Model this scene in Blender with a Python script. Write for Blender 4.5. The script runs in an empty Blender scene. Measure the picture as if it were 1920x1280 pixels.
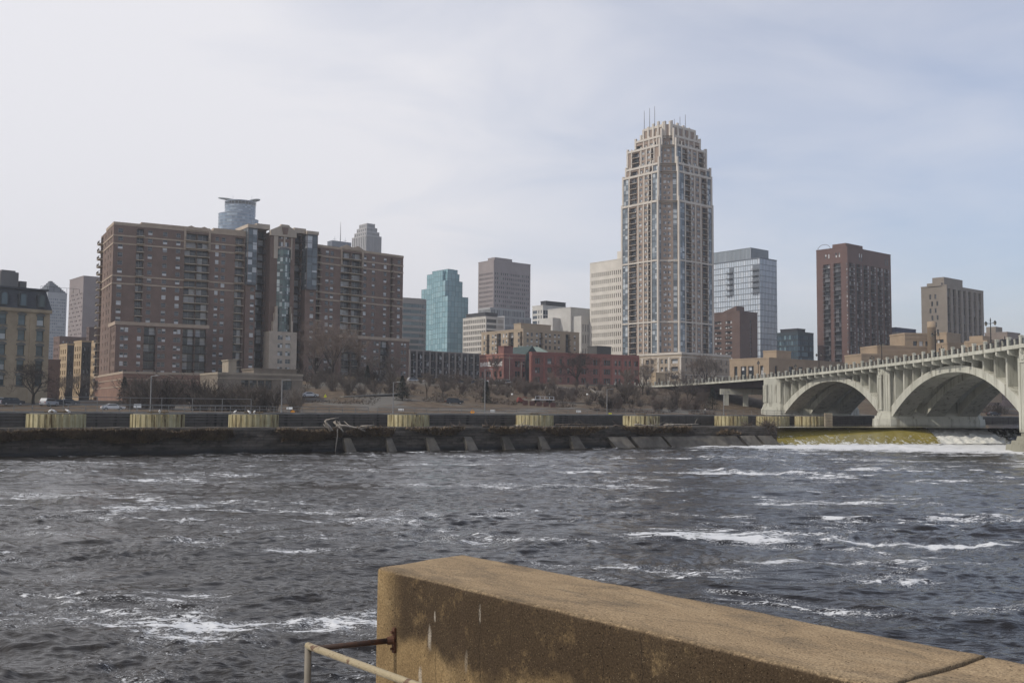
import bpy, math, random
import numpy as np
from mathutils import Vector, Matrix, noise as mnoise
random.seed(7)
S = bpy.context.scene
COL = S.collection
R = math.radians
# ---------------------------------------------------------------- camera
EYE = Vector((0.0, 0.0, 6.0))
FPX = 1900.0
PITCH = math.atan(128/1900.0)
cam = bpy.data.cameras.new("camera"); cam_o = bpy.data.objects.new("camera", cam); COL.objects.link(cam_o)
cam.sensor_width = 36.0; cam.lens = 36.0*FPX/1920.0
cam.clip_start = 0.1; cam.clip_end = 12000
CM = Matrix.Translation(EYE) @ Matrix.Rotation(R(90)+PITCH, 4, 'X') @ Matrix.Rotation(0.0075, 4, 'Z')
cam_o.matrix_world = CM
S.camera = cam_o
# ---------------------------------------------------------------- sky, sun, exposure
SUN_H = Vector((-0.95, -0.31, 0)).normalized(); SUN_EL = R(44)
SUN_DIR = Vector((SUN_H.x*math.cos(SUN_EL), SUN_H.y*math.cos(SUN_EL), math.sin(SUN_EL)))
W = bpy.data.worlds.new("World"); S.world = W; W.use_nodes = True
wt = W.node_tree; wt.nodes.clear()
def wn(t, **k):
    n = wt.nodes.new(t)
    for a, b in k.items(): setattr(n, a, b)
    return n
w_out = wn('ShaderNodeOutputWorld'); w_bg = wn('ShaderNodeBackground'); w_bg.inputs['Strength'].default_value = 0.1
w_sky = wn('ShaderNodeTexSky', sky_type='NISHITA'); w_sky.sun_disc = False
w_sky.sun_elevation = SUN_EL; w_sky.sun_rotation = math.atan2(SUN_H.x, SUN_H.y)
w_sky.air_density = 1.0; w_sky.dust_density = 2.0; w_sky.ozone_density = 1.0; w_sky.altitude = 250
w_tc = wn('ShaderNodeTexCoord'); w_sep = wn('ShaderNodeSeparateXYZ')
wt.links.new(w_tc.outputs['Generated'], w_sep.inputs[0])
def wmath(op, a, b=None, clamp=False):
    n = wn('ShaderNodeMath', operation=op, use_clamp=clamp)
    for i, x in enumerate((a, b)):
        if x is None: continue
        if isinstance(x, (int, float)): n.inputs[i].default_value = x
        else: wt.links.new(x, n.inputs[i])
    return n.outputs[0]
zz = wmath('ADD', wmath('MAXIMUM', w_sep.outputs[2], 0.0), 0.18)
w_cmb = wn('ShaderNodeCombineXYZ')
wt.links.new(wmath('DIVIDE', w_sep.outputs[0], zz), w_cmb.inputs[0])
wt.links.new(wmath('DIVIDE', w_sep.outputs[1], zz), w_cmb.inputs[1])
def wnoise(scale, detail, rough, dist=0.0, off=(0, 0, 0), st=(1, 1, 1)):
    mp = wn('ShaderNodeMapping'); mp.inputs['Location'].default_value = off; mp.inputs['Scale'].default_value = st
    wt.links.new(w_cmb.outputs[0], mp.inputs[0])
    n = wn('ShaderNodeTexNoise'); n.inputs['Scale'].default_value = scale; n.inputs['Detail'].default_value = detail
    n.inputs['Roughness'].default_value = rough; n.inputs['Distortion'].default_value = dist
    wt.links.new(mp.outputs[0], n.inputs['Vector']); return n.outputs['Fac']
n1 = wnoise(0.55, 4, 0.5, 0.3, (3.1, 1.2, 0), (1, 1.2, 1)); n2 = wnoise(2.2, 6, 0.55, 0.5, (0.4, 7.7, 0), (1, 1.15, 1))
# thin overcast: thicker towards the low left, opening to blue at the upper right
cov = wmath('ADD', wmath('MULTIPLY', n1, 0.70), wmath('MULTIPLY', n2, 0.42))
bias = wmath('ADD', wmath('MULTIPLY', w_sep.outputs[0], -1.0), wmath('MULTIPLY', w_sep.outputs[2], -0.62))
fac = wmath('ADD', wmath('ADD', wmath('MULTIPLY', wmath('SUBTRACT', cov, 0.53), 1.5), 0.86), bias)
fac = wmath('MINIMUM', wmath('MAXIMUM', fac, 0.24), 0.97)
w_cl = wn('ShaderNodeRGB'); w_cl.outputs[0].default_value = (6.55, 6.5, 6.8, 1)
w_skm = wn('ShaderNodeMix', data_type='RGBA', blend_type='MULTIPLY'); w_skm.inputs[0].default_value = 1.0
wt.links.new(w_sky.outputs[0], w_skm.inputs[6]); w_skm.inputs[7].default_value = (1.02, 1.02, 1.10, 1)
w_mix = wn('ShaderNodeMix', data_type='RGBA')
wt.links.new(fac, w_mix.inputs[0]); wt.links.new(w_skm.outputs[2], w_mix.inputs[6]); wt.links.new(w_cl.outputs[0], w_mix.inputs[7])
wt.links.new(w_mix.outputs[2], w_bg.inputs[0]); wt.links.new(w_bg.outputs[0], w_out.inputs[0])
sun = bpy.data.lights.new("sun", 'SUN'); sun.energy = 2.0; sun.angle = R(0.5); sun.color = (1.0, 0.93, 0.82)
sun_o = bpy.data.objects.new("sun", sun); COL.objects.link(sun_o)
sun_o.rotation_euler = SUN_DIR.to_track_quat('Z', 'Y').to_euler(); sun_o.location = (-60, -20, 120)
vs = S.view_settings; vs.view_transform = 'Standard'; vs.look = 'None'; vs.exposure = 0.42; vs.gamma = 1.0
S.display_settings.display_device = 'sRGB'
S.cycles.sample_clamp_indirect = 4.0; S.cycles.sample_clamp_direct = 3.0; S.cycles.use_adaptive_sampling = False; S.cycles.max_bounces = 6; S.cycles.volume_bounces = 0; S.cycles.transparent_max_bounces = 6
# ---------------------------------------------------------------- where a column of view meets the place
def ray(u, v):
    d = CM.to_3x3() @ Vector(((u-960)/FPX, -(v-640)/FPX, -1)); return d
def P(u, v, Y):
    d = ray(u, v); return EYE + d*(Y/d.y)
def Pz(u, v, z):
    d = ray(u, v); return EYE + d*((z-EYE.z)/d.z)
# ---------------------------------------------------------------- materials
MATS = {}
def _n(t, ty, **k):
    n = t.nodes.new(ty)
    for a, b in k.items(): setattr(n, a, b)
    return n
def mat(name, col, rough=0.85, var=0.12, scale=0.6, bump=0.0, bscale=4.0, metal=0.0, col2=None, thr=None, spec=0.3, st=(1, 1, 1), dirt=0.0, dscale=0.05):
    """base colour varied by noise laid out in the place's own metres"""
    if name in MATS: return MATS[name]
    m = bpy.data.materials.new(name); m.use_nodes = True; MATS[name] = m
    t = m.node_tree; b = t.nodes['Principled BSDF']
    b.inputs['Roughness'].default_value = rough; b.inputs['Metallic'].default_value = metal
    b.inputs['Specular IOR Level'].default_value = spec
    g = _n(t, 'ShaderNodeNewGeometry'); mp = _n(t, 'ShaderNodeMapping'); mp.inputs['Scale'].default_value = st
    t.links.new(g.outputs['Position'], mp.inputs[0])
    nz = _n(t, 'ShaderNodeTexNoise'); nz.inputs['Scale'].default_value = scale; nz.inputs['Detail'].default_value = 6; nz.inputs['Roughness'].default_value = 0.6
    t.links.new(mp.outputs[0], nz.inputs['Vector'])
    rp = _n(t, 'ShaderNodeValToRGB')
    c2 = col2 or tuple(c*(1+var*1.6) for c in col); c1 = col if col2 else tuple(c*(1-var*1.6) for c in col)
    lo, hi = thr or (0.3, 0.7)
    rp.color_ramp.elements[0].position = lo; rp.color_ramp.elements[0].color = (*c1, 1)
    rp.color_ramp.elements[1].position = hi; rp.color_ramp.elements[1].color = (*c2, 1)
    t.links.new(nz.outputs['Fac'], rp.inputs[0]); out = rp.outputs[0]
    if dirt:
        nd = _n(t, 'ShaderNodeTexNoise'); nd.inputs['Scale'].default_value = dscale; nd.inputs['Detail'].default_value = 5
        mp2 = _n(t, 'ShaderNodeMapping'); mp2.inputs['Scale'].default_value = (1, 1, 0.25); t.links.new(g.outputs['Position'], mp2.inputs[0]); t.links.new(mp2.outputs[0], nd.inputs['Vector'])
        r2 = _n(t, 'ShaderNodeValToRGB'); r2.color_ramp.elements[0].position = 0.35; r2.color_ramp.elements[0].color = (1-dirt,)*3+(1,); r2.color_ramp.elements[1].position = 0.6
        r2.color_ramp.elements[1].color = (1, 1, 1, 1); t.links.new(nd.outputs['Fac'], r2.inputs[0])
        mx = _n(t, 'ShaderNodeMix', data_type='RGBA', blend_type='MULTIPLY'); mx.inputs[0].default_value = 1
        t.links.new(out, mx.inputs[6]); t.links.new(r2.outputs[0], mx.inputs[7]); out = mx.outputs[2]
    t.links.new(out, b.inputs['Base Color'])
    if bump:
        nb = _n(t, 'ShaderNodeTexNoise'); nb.inputs['Scale'].default_value = bscale; nb.inputs['Detail'].default_value = 8
        t.links.new(g.outputs['Position'], nb.inputs['Vector'])
        bp = _n(t, 'ShaderNodeBump'); bp.inputs['Strength'].default_value = bump; bp.inputs['Distance'].default_value = 0.05
        t.links.new(nb.outputs['Fac'], bp.inputs['Height']); t.links.new(bp.outputs[0], b.inputs['Normal'])
    return m
def glass(name, dark, mid, blind, pb=0.25, rough=0.06, spec=0.6):
    """window glass: each pane its own tint, some with pale blinds behind"""
    if name in MATS: return MATS[name]
    m = bpy.data.materials.new(name); m.use_nodes = True; MATS[name] = m
    t = m.node_tree; b = t.nodes['Principled BSDF']; b.inputs['Roughness'].default_value = rough; b.inputs['Specular IOR Level'].default_value = spec
    g = _n(t, 'ShaderNodeNewGeometry'); o = _n(t, 'ShaderNodeObjectInfo')
    a = _n(t, 'ShaderNodeMath', operation='ADD'); t.links.new(g.outputs['Random Per Island'], a.inputs[0]); t.links.new(o.outputs['Random'], a.inputs[1])
    f = _n(t, 'ShaderNodeMath', operation='FRACT'); t.links.new(a.outputs[0], f.inputs[0])
    rp = _n(t, 'ShaderNodeValToRGB'); cr = rp.color_ramp; cr.interpolation = 'LINEAR'
    cr.elements[0].position = 0; cr.elements[0].color = (*dark, 1); cr.elements[1].position = 1-pb-0.02; cr.elements[1].color = (*mid, 1)
    e = cr.elements.new(1-pb); e.color = tuple(x*0.8 for x in blind)+(1,); e = cr.elements.new(1.0); e.color = (*blind, 1)
    t.links.new(f.outputs[0], rp.inputs[0]); t.links.new(rp.outputs[0], b.inputs['Base Color'])
    # panes never sit perfectly true
    wn_ = _n(t, 'ShaderNodeTexWhiteNoise', noise_dimensions='1D'); t.links.new(f.outputs[0], wn_.inputs['W'])
    s = _n(t, 'ShaderNodeVectorMath', operation='SUBTRACT'); t.links.new(wn_.outputs['Color'], s.inputs[0]); s.inputs[1].default_value = (.5, .5, .5)
    sc = _n(t, 'ShaderNodeVectorMath', operation='SCALE'); t.links.new(s.outputs[0], sc.inputs[0]); sc.inputs['Scale'].default_value = 0.05
    ad = _n(t, 'ShaderNodeVectorMath', operation='ADD'); t.links.new(g.outputs['Normal'], ad.inputs[0]); t.links.new(sc.outputs[0], ad.inputs[1])
    nm = _n(t, 'ShaderNodeVectorMath', operation='NORMALIZE'); t.links.new(ad.outputs[0], nm.inputs[0]); t.links.new(nm.outputs[0], b.inputs['Normal'])
    return m
# ---------------------------------------------------------------- mesh and object helpers
class MB:
    def __init__(s): s.v = []; s.f = []; s.m = []
    def quad(s, a, b, c, d, mi=0):
        n = len(s.v); s.v += [tuple(a), tuple(b), tuple(c), tuple(d)]; s.f.append((n, n+1, n+2, n+3)); s.m.append(mi)
    def tri(s, a, b, c, mi=0):
        n = len(s.v); s.v += [tuple(a), tuple(b), tuple(c)]; s.f.append((n, n+1, n+2)); s.m.append(mi)
    def box(s, x0, y0, z0, x1, y1, z1, mi=0):
        s.prism([(x0, y0), (x1, y0), (x1, y1), (x0, y1)], z0, z1, mi)
    def prism(s, pts, z0, z1, mi=0, top=None):
        """vertical prism on a counter-clockwise plan; top: plan of the upper ring"""
        n = len(s.v); k = len(pts); tp = top or pts
        s.v += [(p[0], p[1], z0) for p in pts]+[(p[0], p[1], z1) for p in tp]
        for i in range(k):
            j = (i+1) % k; s.f.append((n+i, n+j, n+k+j, n+k+i)); s.m.append(mi)
        s.f.append(tuple(n+k+i for i in range(k))); s.m.append(mi)
        s.f.append(tuple(n+k-1-i for i in range(k))); s.m.append(mi)
    def extrude(s, pts, vec, mi=0):
        """closed 3-D outline pushed along vec"""
        n = len(s.v); k = len(pts); vec = Vector(vec)
        s.v += [tuple(p) for p in pts]+[tuple(Vector(p)+vec) for p in pts]
        for i in range(k):
            j = (i+1) % k; s.f.append((n+i, n+j, n+k+j, n+k+i)); s.m.append(mi)
        s.f.append(tuple(n+k-1-i for i in range(k))); s.m.append(mi); s.f.append(tuple(n+k+i for i in range(k))); s.m.append(mi)
    def tube(s, a, b, r0, r1=None, n=6, mi=0, cap=True):
        a = Vector(a); b = Vector(b); r1 = r0 if r1 is None else r1
        d = (b-a).normalized(); x = d.orthogonal().normalized(); y = d.cross(x); k = len(s.v)
        for c, r in ((a, r0), (b, r1)):
            for i in range(n):
                t = 2*math.pi*i/n; s.v.append(tuple(c+x*(r*math.cos(t))+y*(r*math.sin(t))))
        for i in range(n):
            j = (i+1) % n; s.f.append((k+i, k+j, k+n+j, k+n+i)); s.m.append(mi)
        if cap:
            s.f.append(tuple(k+n-1-i for i in range(n))); s.m.append(mi); s.f.append(tuple(k+n+i for i in range(n))); s.m.append(mi)
    def path(s, pts, rad, n=6, mi=0):
        """one continuous swept pipe"""
        pts = [Vector(p) for p in pts]; k0 = len(s.v); x = None
        if not isinstance(rad, (list, tuple)): rad = [rad]*len(pts)
        for i, p in enumerate(pts):
            d = (pts[min(i+1, len(pts)-1)]-pts[max(i-1, 0)]).normalized()
            x = d.orthogonal().normalized() if x is None else (x-d*x.dot(d)).normalized()
            y = d.cross(x)
            for q in range(n):
                t = 2*math.pi*q/n; s.v.append(tuple(p+x*(rad[i]*math.cos(t))+y*(rad[i]*math.sin(t))))
        for i in range(len(pts)-1):
            for q in range(n):
                j = (q+1) % n; a = k0+i*n; s.f.append((a+q, a+j, a+n+j, a+n+q)); s.m.append(mi)
        s.f.append(tuple(k0+n-1-q for q in range(n))); s.m.append(mi)
        a = k0+(len(pts)-1)*n; s.f.append(tuple(a+q for q in range(n))); s.m.append(mi)
    def lathe(s, prof, c=(0, 0, 0), n=20, mi=0, a0=0, a1=2*math.pi):
        k = len(s.v); full = abs(a1-a0-2*math.pi) < 1e-6; cols = n if full else n+1
        for r, z in prof:
            for i in range(cols):
                t = a0+(a1-a0)*i/n; s.v.append((c[0]+r*math.cos(t), c[1]+r*math.sin(t), c[2]+z))
        for i in range(len(prof)-1):
            for j in range(n):
                q = (j+1) % cols; s.f.append((k+i*cols+j, k+i*cols+q, k+(i+1)*cols+q, k+(i+1)*cols+j)); s.m.append(mi)
        if full:
            s.f.append(tuple(k+cols-1-i for i in range(cols))); s.m.append(mi); s.f.append(tuple(k+(len(prof)-1)*cols+i for i in range(cols))); s.m.append(mi)
    def mesh(s, name, mats, smooth=False):
        me = bpy.data.meshes.new(name); me.from_pydata(s.v, [], s.f)
        for m in (mats if isinstance(mats, (list, tuple)) else [mats]): me.materials.append(m)
        if any(s.m): me.polygons.foreach_set('material_index', s.m)
        if smooth: me.polygons.foreach_set('use_smooth', [True]*len(s.f))
        me.update(); return me
    def build(s, name, mats, parent=None, smooth=False, mtx=None):
        return link(name, s.mesh(name, mats, smooth), parent, mtx)
def link(name, data, parent=None, mtx=None):
    o = bpy.data.objects.new(name, data); COL.objects.link(o)
    if parent is not None: o.parent = parent
    if mtx is not None: o.matrix_local = mtx
    return o
def tag(o, label=None, cat=None, group=None, kind=None):
    if label: o['label'] = label
    if cat: o['category'] = cat
    if group: o['group'] = group
    if kind: o['kind'] = kind
    return o
def thing(name, label, cat, loc=(0, 0, 0), rz=0.0, group=None):
    o = bpy.data.objects.new(name, None); COL.objects.link(o); o.location = loc; o.rotation_euler = (0, 0, rz); o.empty_display_size = 0.5
    return tag(o, label, cat, group)
def copy_thing(r, loc, rz=0.0, label=None, group=None, scale=1.0, swap=None):
    c = r.copy(); COL.objects.link(c); c.location = loc; c.rotation_euler = (0, 0, rz)
    c.scale = scale if isinstance(scale, (tuple, list)) else (scale,)*3
    if label: c['label'] = label
    if group: c['group'] = group
    for ch in list(r.children):
        d = ch.copy(); COL.objects.link(d); d.parent = c
        if swap and ch.name.split('.')[0] in swap: d.data = swap[ch.name.split('.')[0]]
        for g in list(ch.children):
            e = g.copy(); COL.objects.link(e); e.parent = d
    return c
def place_parts(root, name, items, limit=98):
    """items: (mesh, matrix local to root, how large it shows). The largest each as a part; the rest one part"""
    if not items: return
    items = sorted(items, key=lambda t: -t[2])
    for me, mx, sc in items[:limit]: link(name, me, root, mx)
    rest = items[limit:]
    if rest:
        v = []; f = []; mi = []; mats = []
        for me, mx, sc in rest:
            k = len(v); v += [tuple(mx @ q.co) for q in me.vertices]
            idx = []
            for m in me.materials:
                if m not in mats: mats.append(m)
                idx.append(mats.index(m))
            for p in me.polygons: f.append(tuple(k+i for i in p.vertices)); mi.append(idx[p.material_index])
        me = bpy.data.meshes.new(name); me.from_pydata(v, [], f)
        for m in mats: me.materials.append(m)
        me.polygons.foreach_set('material_index', mi); me.update()
        link(name, me, root)['kind'] = 'stuff'
WM = {}
def win_mesh(w, h, style, gm, fm):
    """one window: sash = upper and lower pane with a meeting rail; grid = several lights; pane = one light; french = two tall lights"""
    k = (round(w, 2), round(h, 2), style, gm, fm)
    if k in WM: return WM[k]
    b = MB(); f = 0.07 if min(w, h) > 0.8 else 0.04
    if style in ('sash', 'grid', 'french'):
        nx = {'sash': 1, 'grid': max(2, round(w/1.3)), 'french': 2}[style]; nz = {'sash': 2, 'grid': 2, 'french': 1}[style]
        for i in range(nx):
            for j in range(nz):
                x0, x1 = w*i/nx, w*(i+1)/nx; z0, z1 = h*j/nz, h*(j+1)/nz
                if style == 'grid' and j == 1: z0 = h*0.72
                if style == 'grid' and j == 0: z1 = h*0.72
                y = 0.03*j
                b.quad((x0, y, z0), (x1, y, z0), (x1, y, z1), (x0, y, z1), 0)
        bars = [(0, 0, f, h), (w-f, 0, w, h), (f, 0, w-f, f), (f, h-f, w-f, h)]
        for i in range(1, nx): bars.append((w*i/nx-f/2, f, w*i/nx+f/2, h-f))
        if nz == 2:
            zc = h*0.72 if style == 'grid' else h/2
            for i in range(nx): bars.append((w*i/nx+f/2+(f/2 if i == 0 else 0), zc-f/2, w*(i+1)/nx-f/2-(f/2 if i == nx-1 else 0), zc+f/2))
        for x0, z0, x1, z1 in bars: b.box(x0, -0.05, z0, x1, -0.005, z1, 1)
    else:
        b.quad((0, 0, 0), (w, 0, 0), (w, 0, h), (0, 0, h), 0)
    WM[k] = b.mesh('window', [gm, fm]); return WM[k]
def reg(n, a, b, frac):
    """n equal openings between a and b, each frac of its bay"""
    s = (b-a)/n; return [(a+s*(i+.5-frac/2), a+s*(i+.5+frac/2)) for i in range(n)]
class Bld:
    """a building: local x runs along its front, local y away behind it"""
    def __init__(s, name, label, cat, u, d, zb, ang, group=None, v=600, of=None, xy=None):
        p = P(u, v, d) if xy is None else xy; s.x, s.y, s.zb, s.a = p[0], p[1], zb, R(ang)
        s.M = Matrix.Translation((s.x, s.y, zb)) @ Matrix.Rotation(s.a, 4, 'Z')
        s.of = of
        s.root = of.root if of else thing(name, label, cat, (s.x, s.y, zb), s.a, group)
        s.loc = of.M.inverted() @ s.M if of else Matrix.Identity(4)
        s.wall = MB(); s.trim = MB(); s.glz = MB(); s.wins = of.wins if of else []; s.balc = of.balc if of else []; s.L = Vector((-math.sin(s.a), math.cos(s.a), 0)); s.Rv = Vector((math.cos(s.a), math.sin(s.a), 0))
    def _solve(s, u, v, o, d):
        h = ray(u, v); ox, oy = o.x, o.y
        det = d.x*h.y-d.y*h.x
        t = (-ox*h.y+oy*h.x)/det
        return t
    def tR(s, u, y=0.0, v=600): return s._solve(u, v, Vector((s.x, s.y, 0))+s.L*y, s.Rv)
    def tL(s, u, x=0.0, v=600): return s._solve(u, v, Vector((s.x, s.y, 0))+s.Rv*x, s.L)
    def z(s, u, v, x=0.0, y=0.0):
        p = Vector((s.x, s.y, 0))+s.Rv*x+s.L*y; d = ray(u, v); k = p.y/d.y
        return EYE.z+d.z*k-s.zb
    def grid(s, O, d, Wd, H, cols=(), rows=(), dep=0.25, style='pane', gm=None, fm=None, skip=None, mi=0, panes=None, kind='win'):
        """a wall with real openings; each opening gets a window set back by dep"""
        O = Vector(O); d = Vector((d[0], d[1], 0)); n = Vector((d.y, -d.x, 0)); up = Vector((0, 0, 1)); q = s.wall.quad
        def p(a, z, e=0.0): return O+d*a+up*z-n*e
        ang = math.atan2(d.y, d.x); last = 0.0
        for ci, (a, b) in enumerate(cols):
            if a > last+1e-4: q(p(last, 0), p(a, 0), p(a, H), p(last, H), mi)
            zl = 0.0
            for ri, (z0, z1) in enumerate(rows):
                if skip and skip(ci, ri): continue
                if z0 > zl+1e-4: q(p(a, zl), p(b, zl), p(b, z0), p(a, z0), mi)
                if dep:
                    q(p(a, z0), p(a, z0, dep), p(a, z1, dep), p(a, z1), mi); q(p(b, z0, dep), p(b, z0), p(b, z1), p(b, z1, dep), mi)
                    q(p(a, z0), p(b, z0), p(b, z0, dep), p(a, z0, dep), mi); q(p(a, z1, dep), p(b, z1, dep), p(b, z1), p(a, z1), mi)
                if panes is not None: panes.quad(p(a, z0, dep), p(b, z0, dep), p(b, z1, dep), p(a, z1, dep))
                elif gm: 
                    c = p((a+b)/2, (z0+z1)/2); wp = s.M @ c
                    face = max(0.05, abs((s.M.to_3x3() @ n).dot((wp-EYE).normalized())))
                    s.wins.append((win_mesh(b-a, z1-z0, style, gm, fm or gm), s.loc @ Matrix.Translation(p(a, z0, dep)) @ Matrix.Rotation(ang, 4, 'Z'), (b-a)*(z1-z0)*face/wp.length_squared))
                zl = z1
            if zl < H-1e-4: q(p(a, zl), p(b, zl), p(b, H), p(a, H), mi)
            last = b
        if last < Wd-1e-4: q(p(last, 0), p(Wd, 0), p(Wd, H), p(last, H), mi)
    def faceR(s, x0, x1, y, z0, z1, cols=(), rows=(), **k): s.grid((x0, y, z0), (1, 0), x1-x0, z1-z0, cols, rows, **k)
    def faceL(s, x, y0, y1, z0, z1, cols=(), rows=(), **k):
        """left face; columns counted from the near corner"""
        Wd = y1-y0; cols = sorted((Wd-b, Wd-a) for a, b in cols)
        s.grid((x, y1, z0), (0, -1), Wd, z1-z0, cols, rows, **k)
    def shell(s, x0, x1, y0, y1, z0, z1, mi=0, left=True, front=True, roof=True):
        """plain faces of a block that carry no openings"""
        q = s.wall.quad
        if front: q((x0, y0, z0), (x1, y0, z0), (x1, y0, z1), (x0, y0, z1), mi)
        if left: q((x0, y1, z0), (x0, y0, z0), (x0, y0, z1), (x0, y1, z1), mi)
        q((x1, y0, z0), (x1, y1, z0), (x1, y1, z1), (x1, y0, z1), mi); q((x1, y1, z0), (x0, y1, z0), (x0, y1, z1), (x1, y1, z1), mi)
        if roof: q((x0, y0, z1), (x1, y0, z1), (x1, y1, z1), (x0, y1, z1), mi)
    def parapet(s, x0, x1, y0, y1, z, h=0.8, t=0.35, o=0.12, mb=None, mi=0):
        mb = mb or s.trim
        mb.box(x0-o, y0-o, z, x1+o, y0+t, z+h, mi); mb.box(x0-o, y1-t, z, x1+o, y1+o, z+h, mi)
        mb.box(x0-o, y0+t, z, x0+t, y1-t, z+h, mi); mb.box(x1-t, y0+t, z, x1+o, y1-t, z+h, mi)
    def add_balcony(s, me, x, y, z, ang=0.0, sz=1.0):
        c = Vector((x, y, z)); wp = s.M @ c
        s.balc.append((me, s.loc @ Matrix.Translation(c) @ Matrix.Rotation(ang, 4, 'Z'), sz/wp.length_squared))
    def finish(s, wm, tm=None, gm=None, wname='wall', tname='cornice', gname='glazing', hold=False):
        if s.wall.f: s.wall.build(wname, wm, s.root, mtx=s.loc)
        if s.trim.f: s.trim.build(tname, tm or wm, s.root, mtx=s.loc)
        if s.glz.f: s.glz.build(gname, gm, s.root, mtx=s.loc)
        s.wall, s.trim, s.glz = MB(), MB(), MB()
        if not s.of and not hold: place_parts(s.root, 'window', s.wins); place_parts(s.root, 'balcony', s.balc)
        return s.root

def mixface(B, O, d, H, W_, segs, F, z0=0.0, wins=None, glz_m=None, rail_fn=None, wall_mi=0, top_skip=0):
    """a facade of vertical strips: 'w' windows, 'g' glass to each floor, 'b' recessed balconies; F storey height"""
    O = Vector(O); dv = Vector((d[0], d[1], 0)); n = Vector((dv.y, -dv.x, 0)); last = 0.0; ang = math.atan2(dv.y, dv.x)
    nf = int((H-z0)/F); zs = [z0+F*k for k in range(nf)]
    def plain(a, b):
        if b > a+1e-3: B.grid(O+dv*a, d, b-a, H, (), (), mi=wall_mi)
    for a, b, kind in sorted(segs):
        a = max(a, 0.0); b = min(b, W_)
        if b-a < .4: continue
        plain(last, a); w = b-a
        if kind == 'w': B.grid(O+dv*a, d, w, H, [(0.02, w-.02)], [(z+.75, z+F-.45) for z in zs], dep=.2, style=wins[0], gm=wins[1], fm=wins[2], mi=wall_mi)
        elif kind == 'g':
            k = max(1, round(w/1.6)); B.grid(O+dv*a, d, w, H, reg(k, .03, w-.03, .95), [q for z in zs for q in ((z+.12, z+.78), (z+.86, z+F-.06))], dep=.08, panes=B.glz, mi=1)
        elif kind == 'b':
            B.grid(O+dv*a, d, w, H, [(.02, w-.02)], [(z+.12, z+F-.12) for z in zs], dep=1.5, style='french', gm=wins[1], fm=wins[3] if len(wins) > 3 else wins[2], mi=wall_mi)
            for z in zs: B.add_balcony(rail_fn(w), *(O+dv*a+Vector((0, 0, z))), ang, w*1.2)
        last = b
    plain(last, W_)
BALM = {}
def balcony_mesh(w, dep, slab_m, rail_m_, back=0.0, key='', bars=True, th=.2):
    k = (round(w, 1), dep, key, back)
    if k in BALM: return BALM[k]
    b = MB(); b.box(-.05, -dep, -.1, w+.05, back-.002, -.1+th, 0)
    z = 1.0
    for x0, y0, x1, y1 in ((0, -dep, w, -dep+.06), (0, -dep+.06, .06, back-.01), (w-.06, -dep+.06, w, back-.01)):
        b.box(x0, y0, z, x1, y1, z+.09, 1)
        b.box(x0, y0, .2, x1, y1, .27, 1)
    if bars:
        n = max(2, int(w/.28))
        for i in range(n+1):
            x = .03+(w-.06)*i/n; b.box(x-.02, -dep+.01, .27, x+.02, -dep+.05, z, 1)
    BALM[k] = b.mesh('balcony', [slab_m, rail_m_]); return BALM[k]
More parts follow.
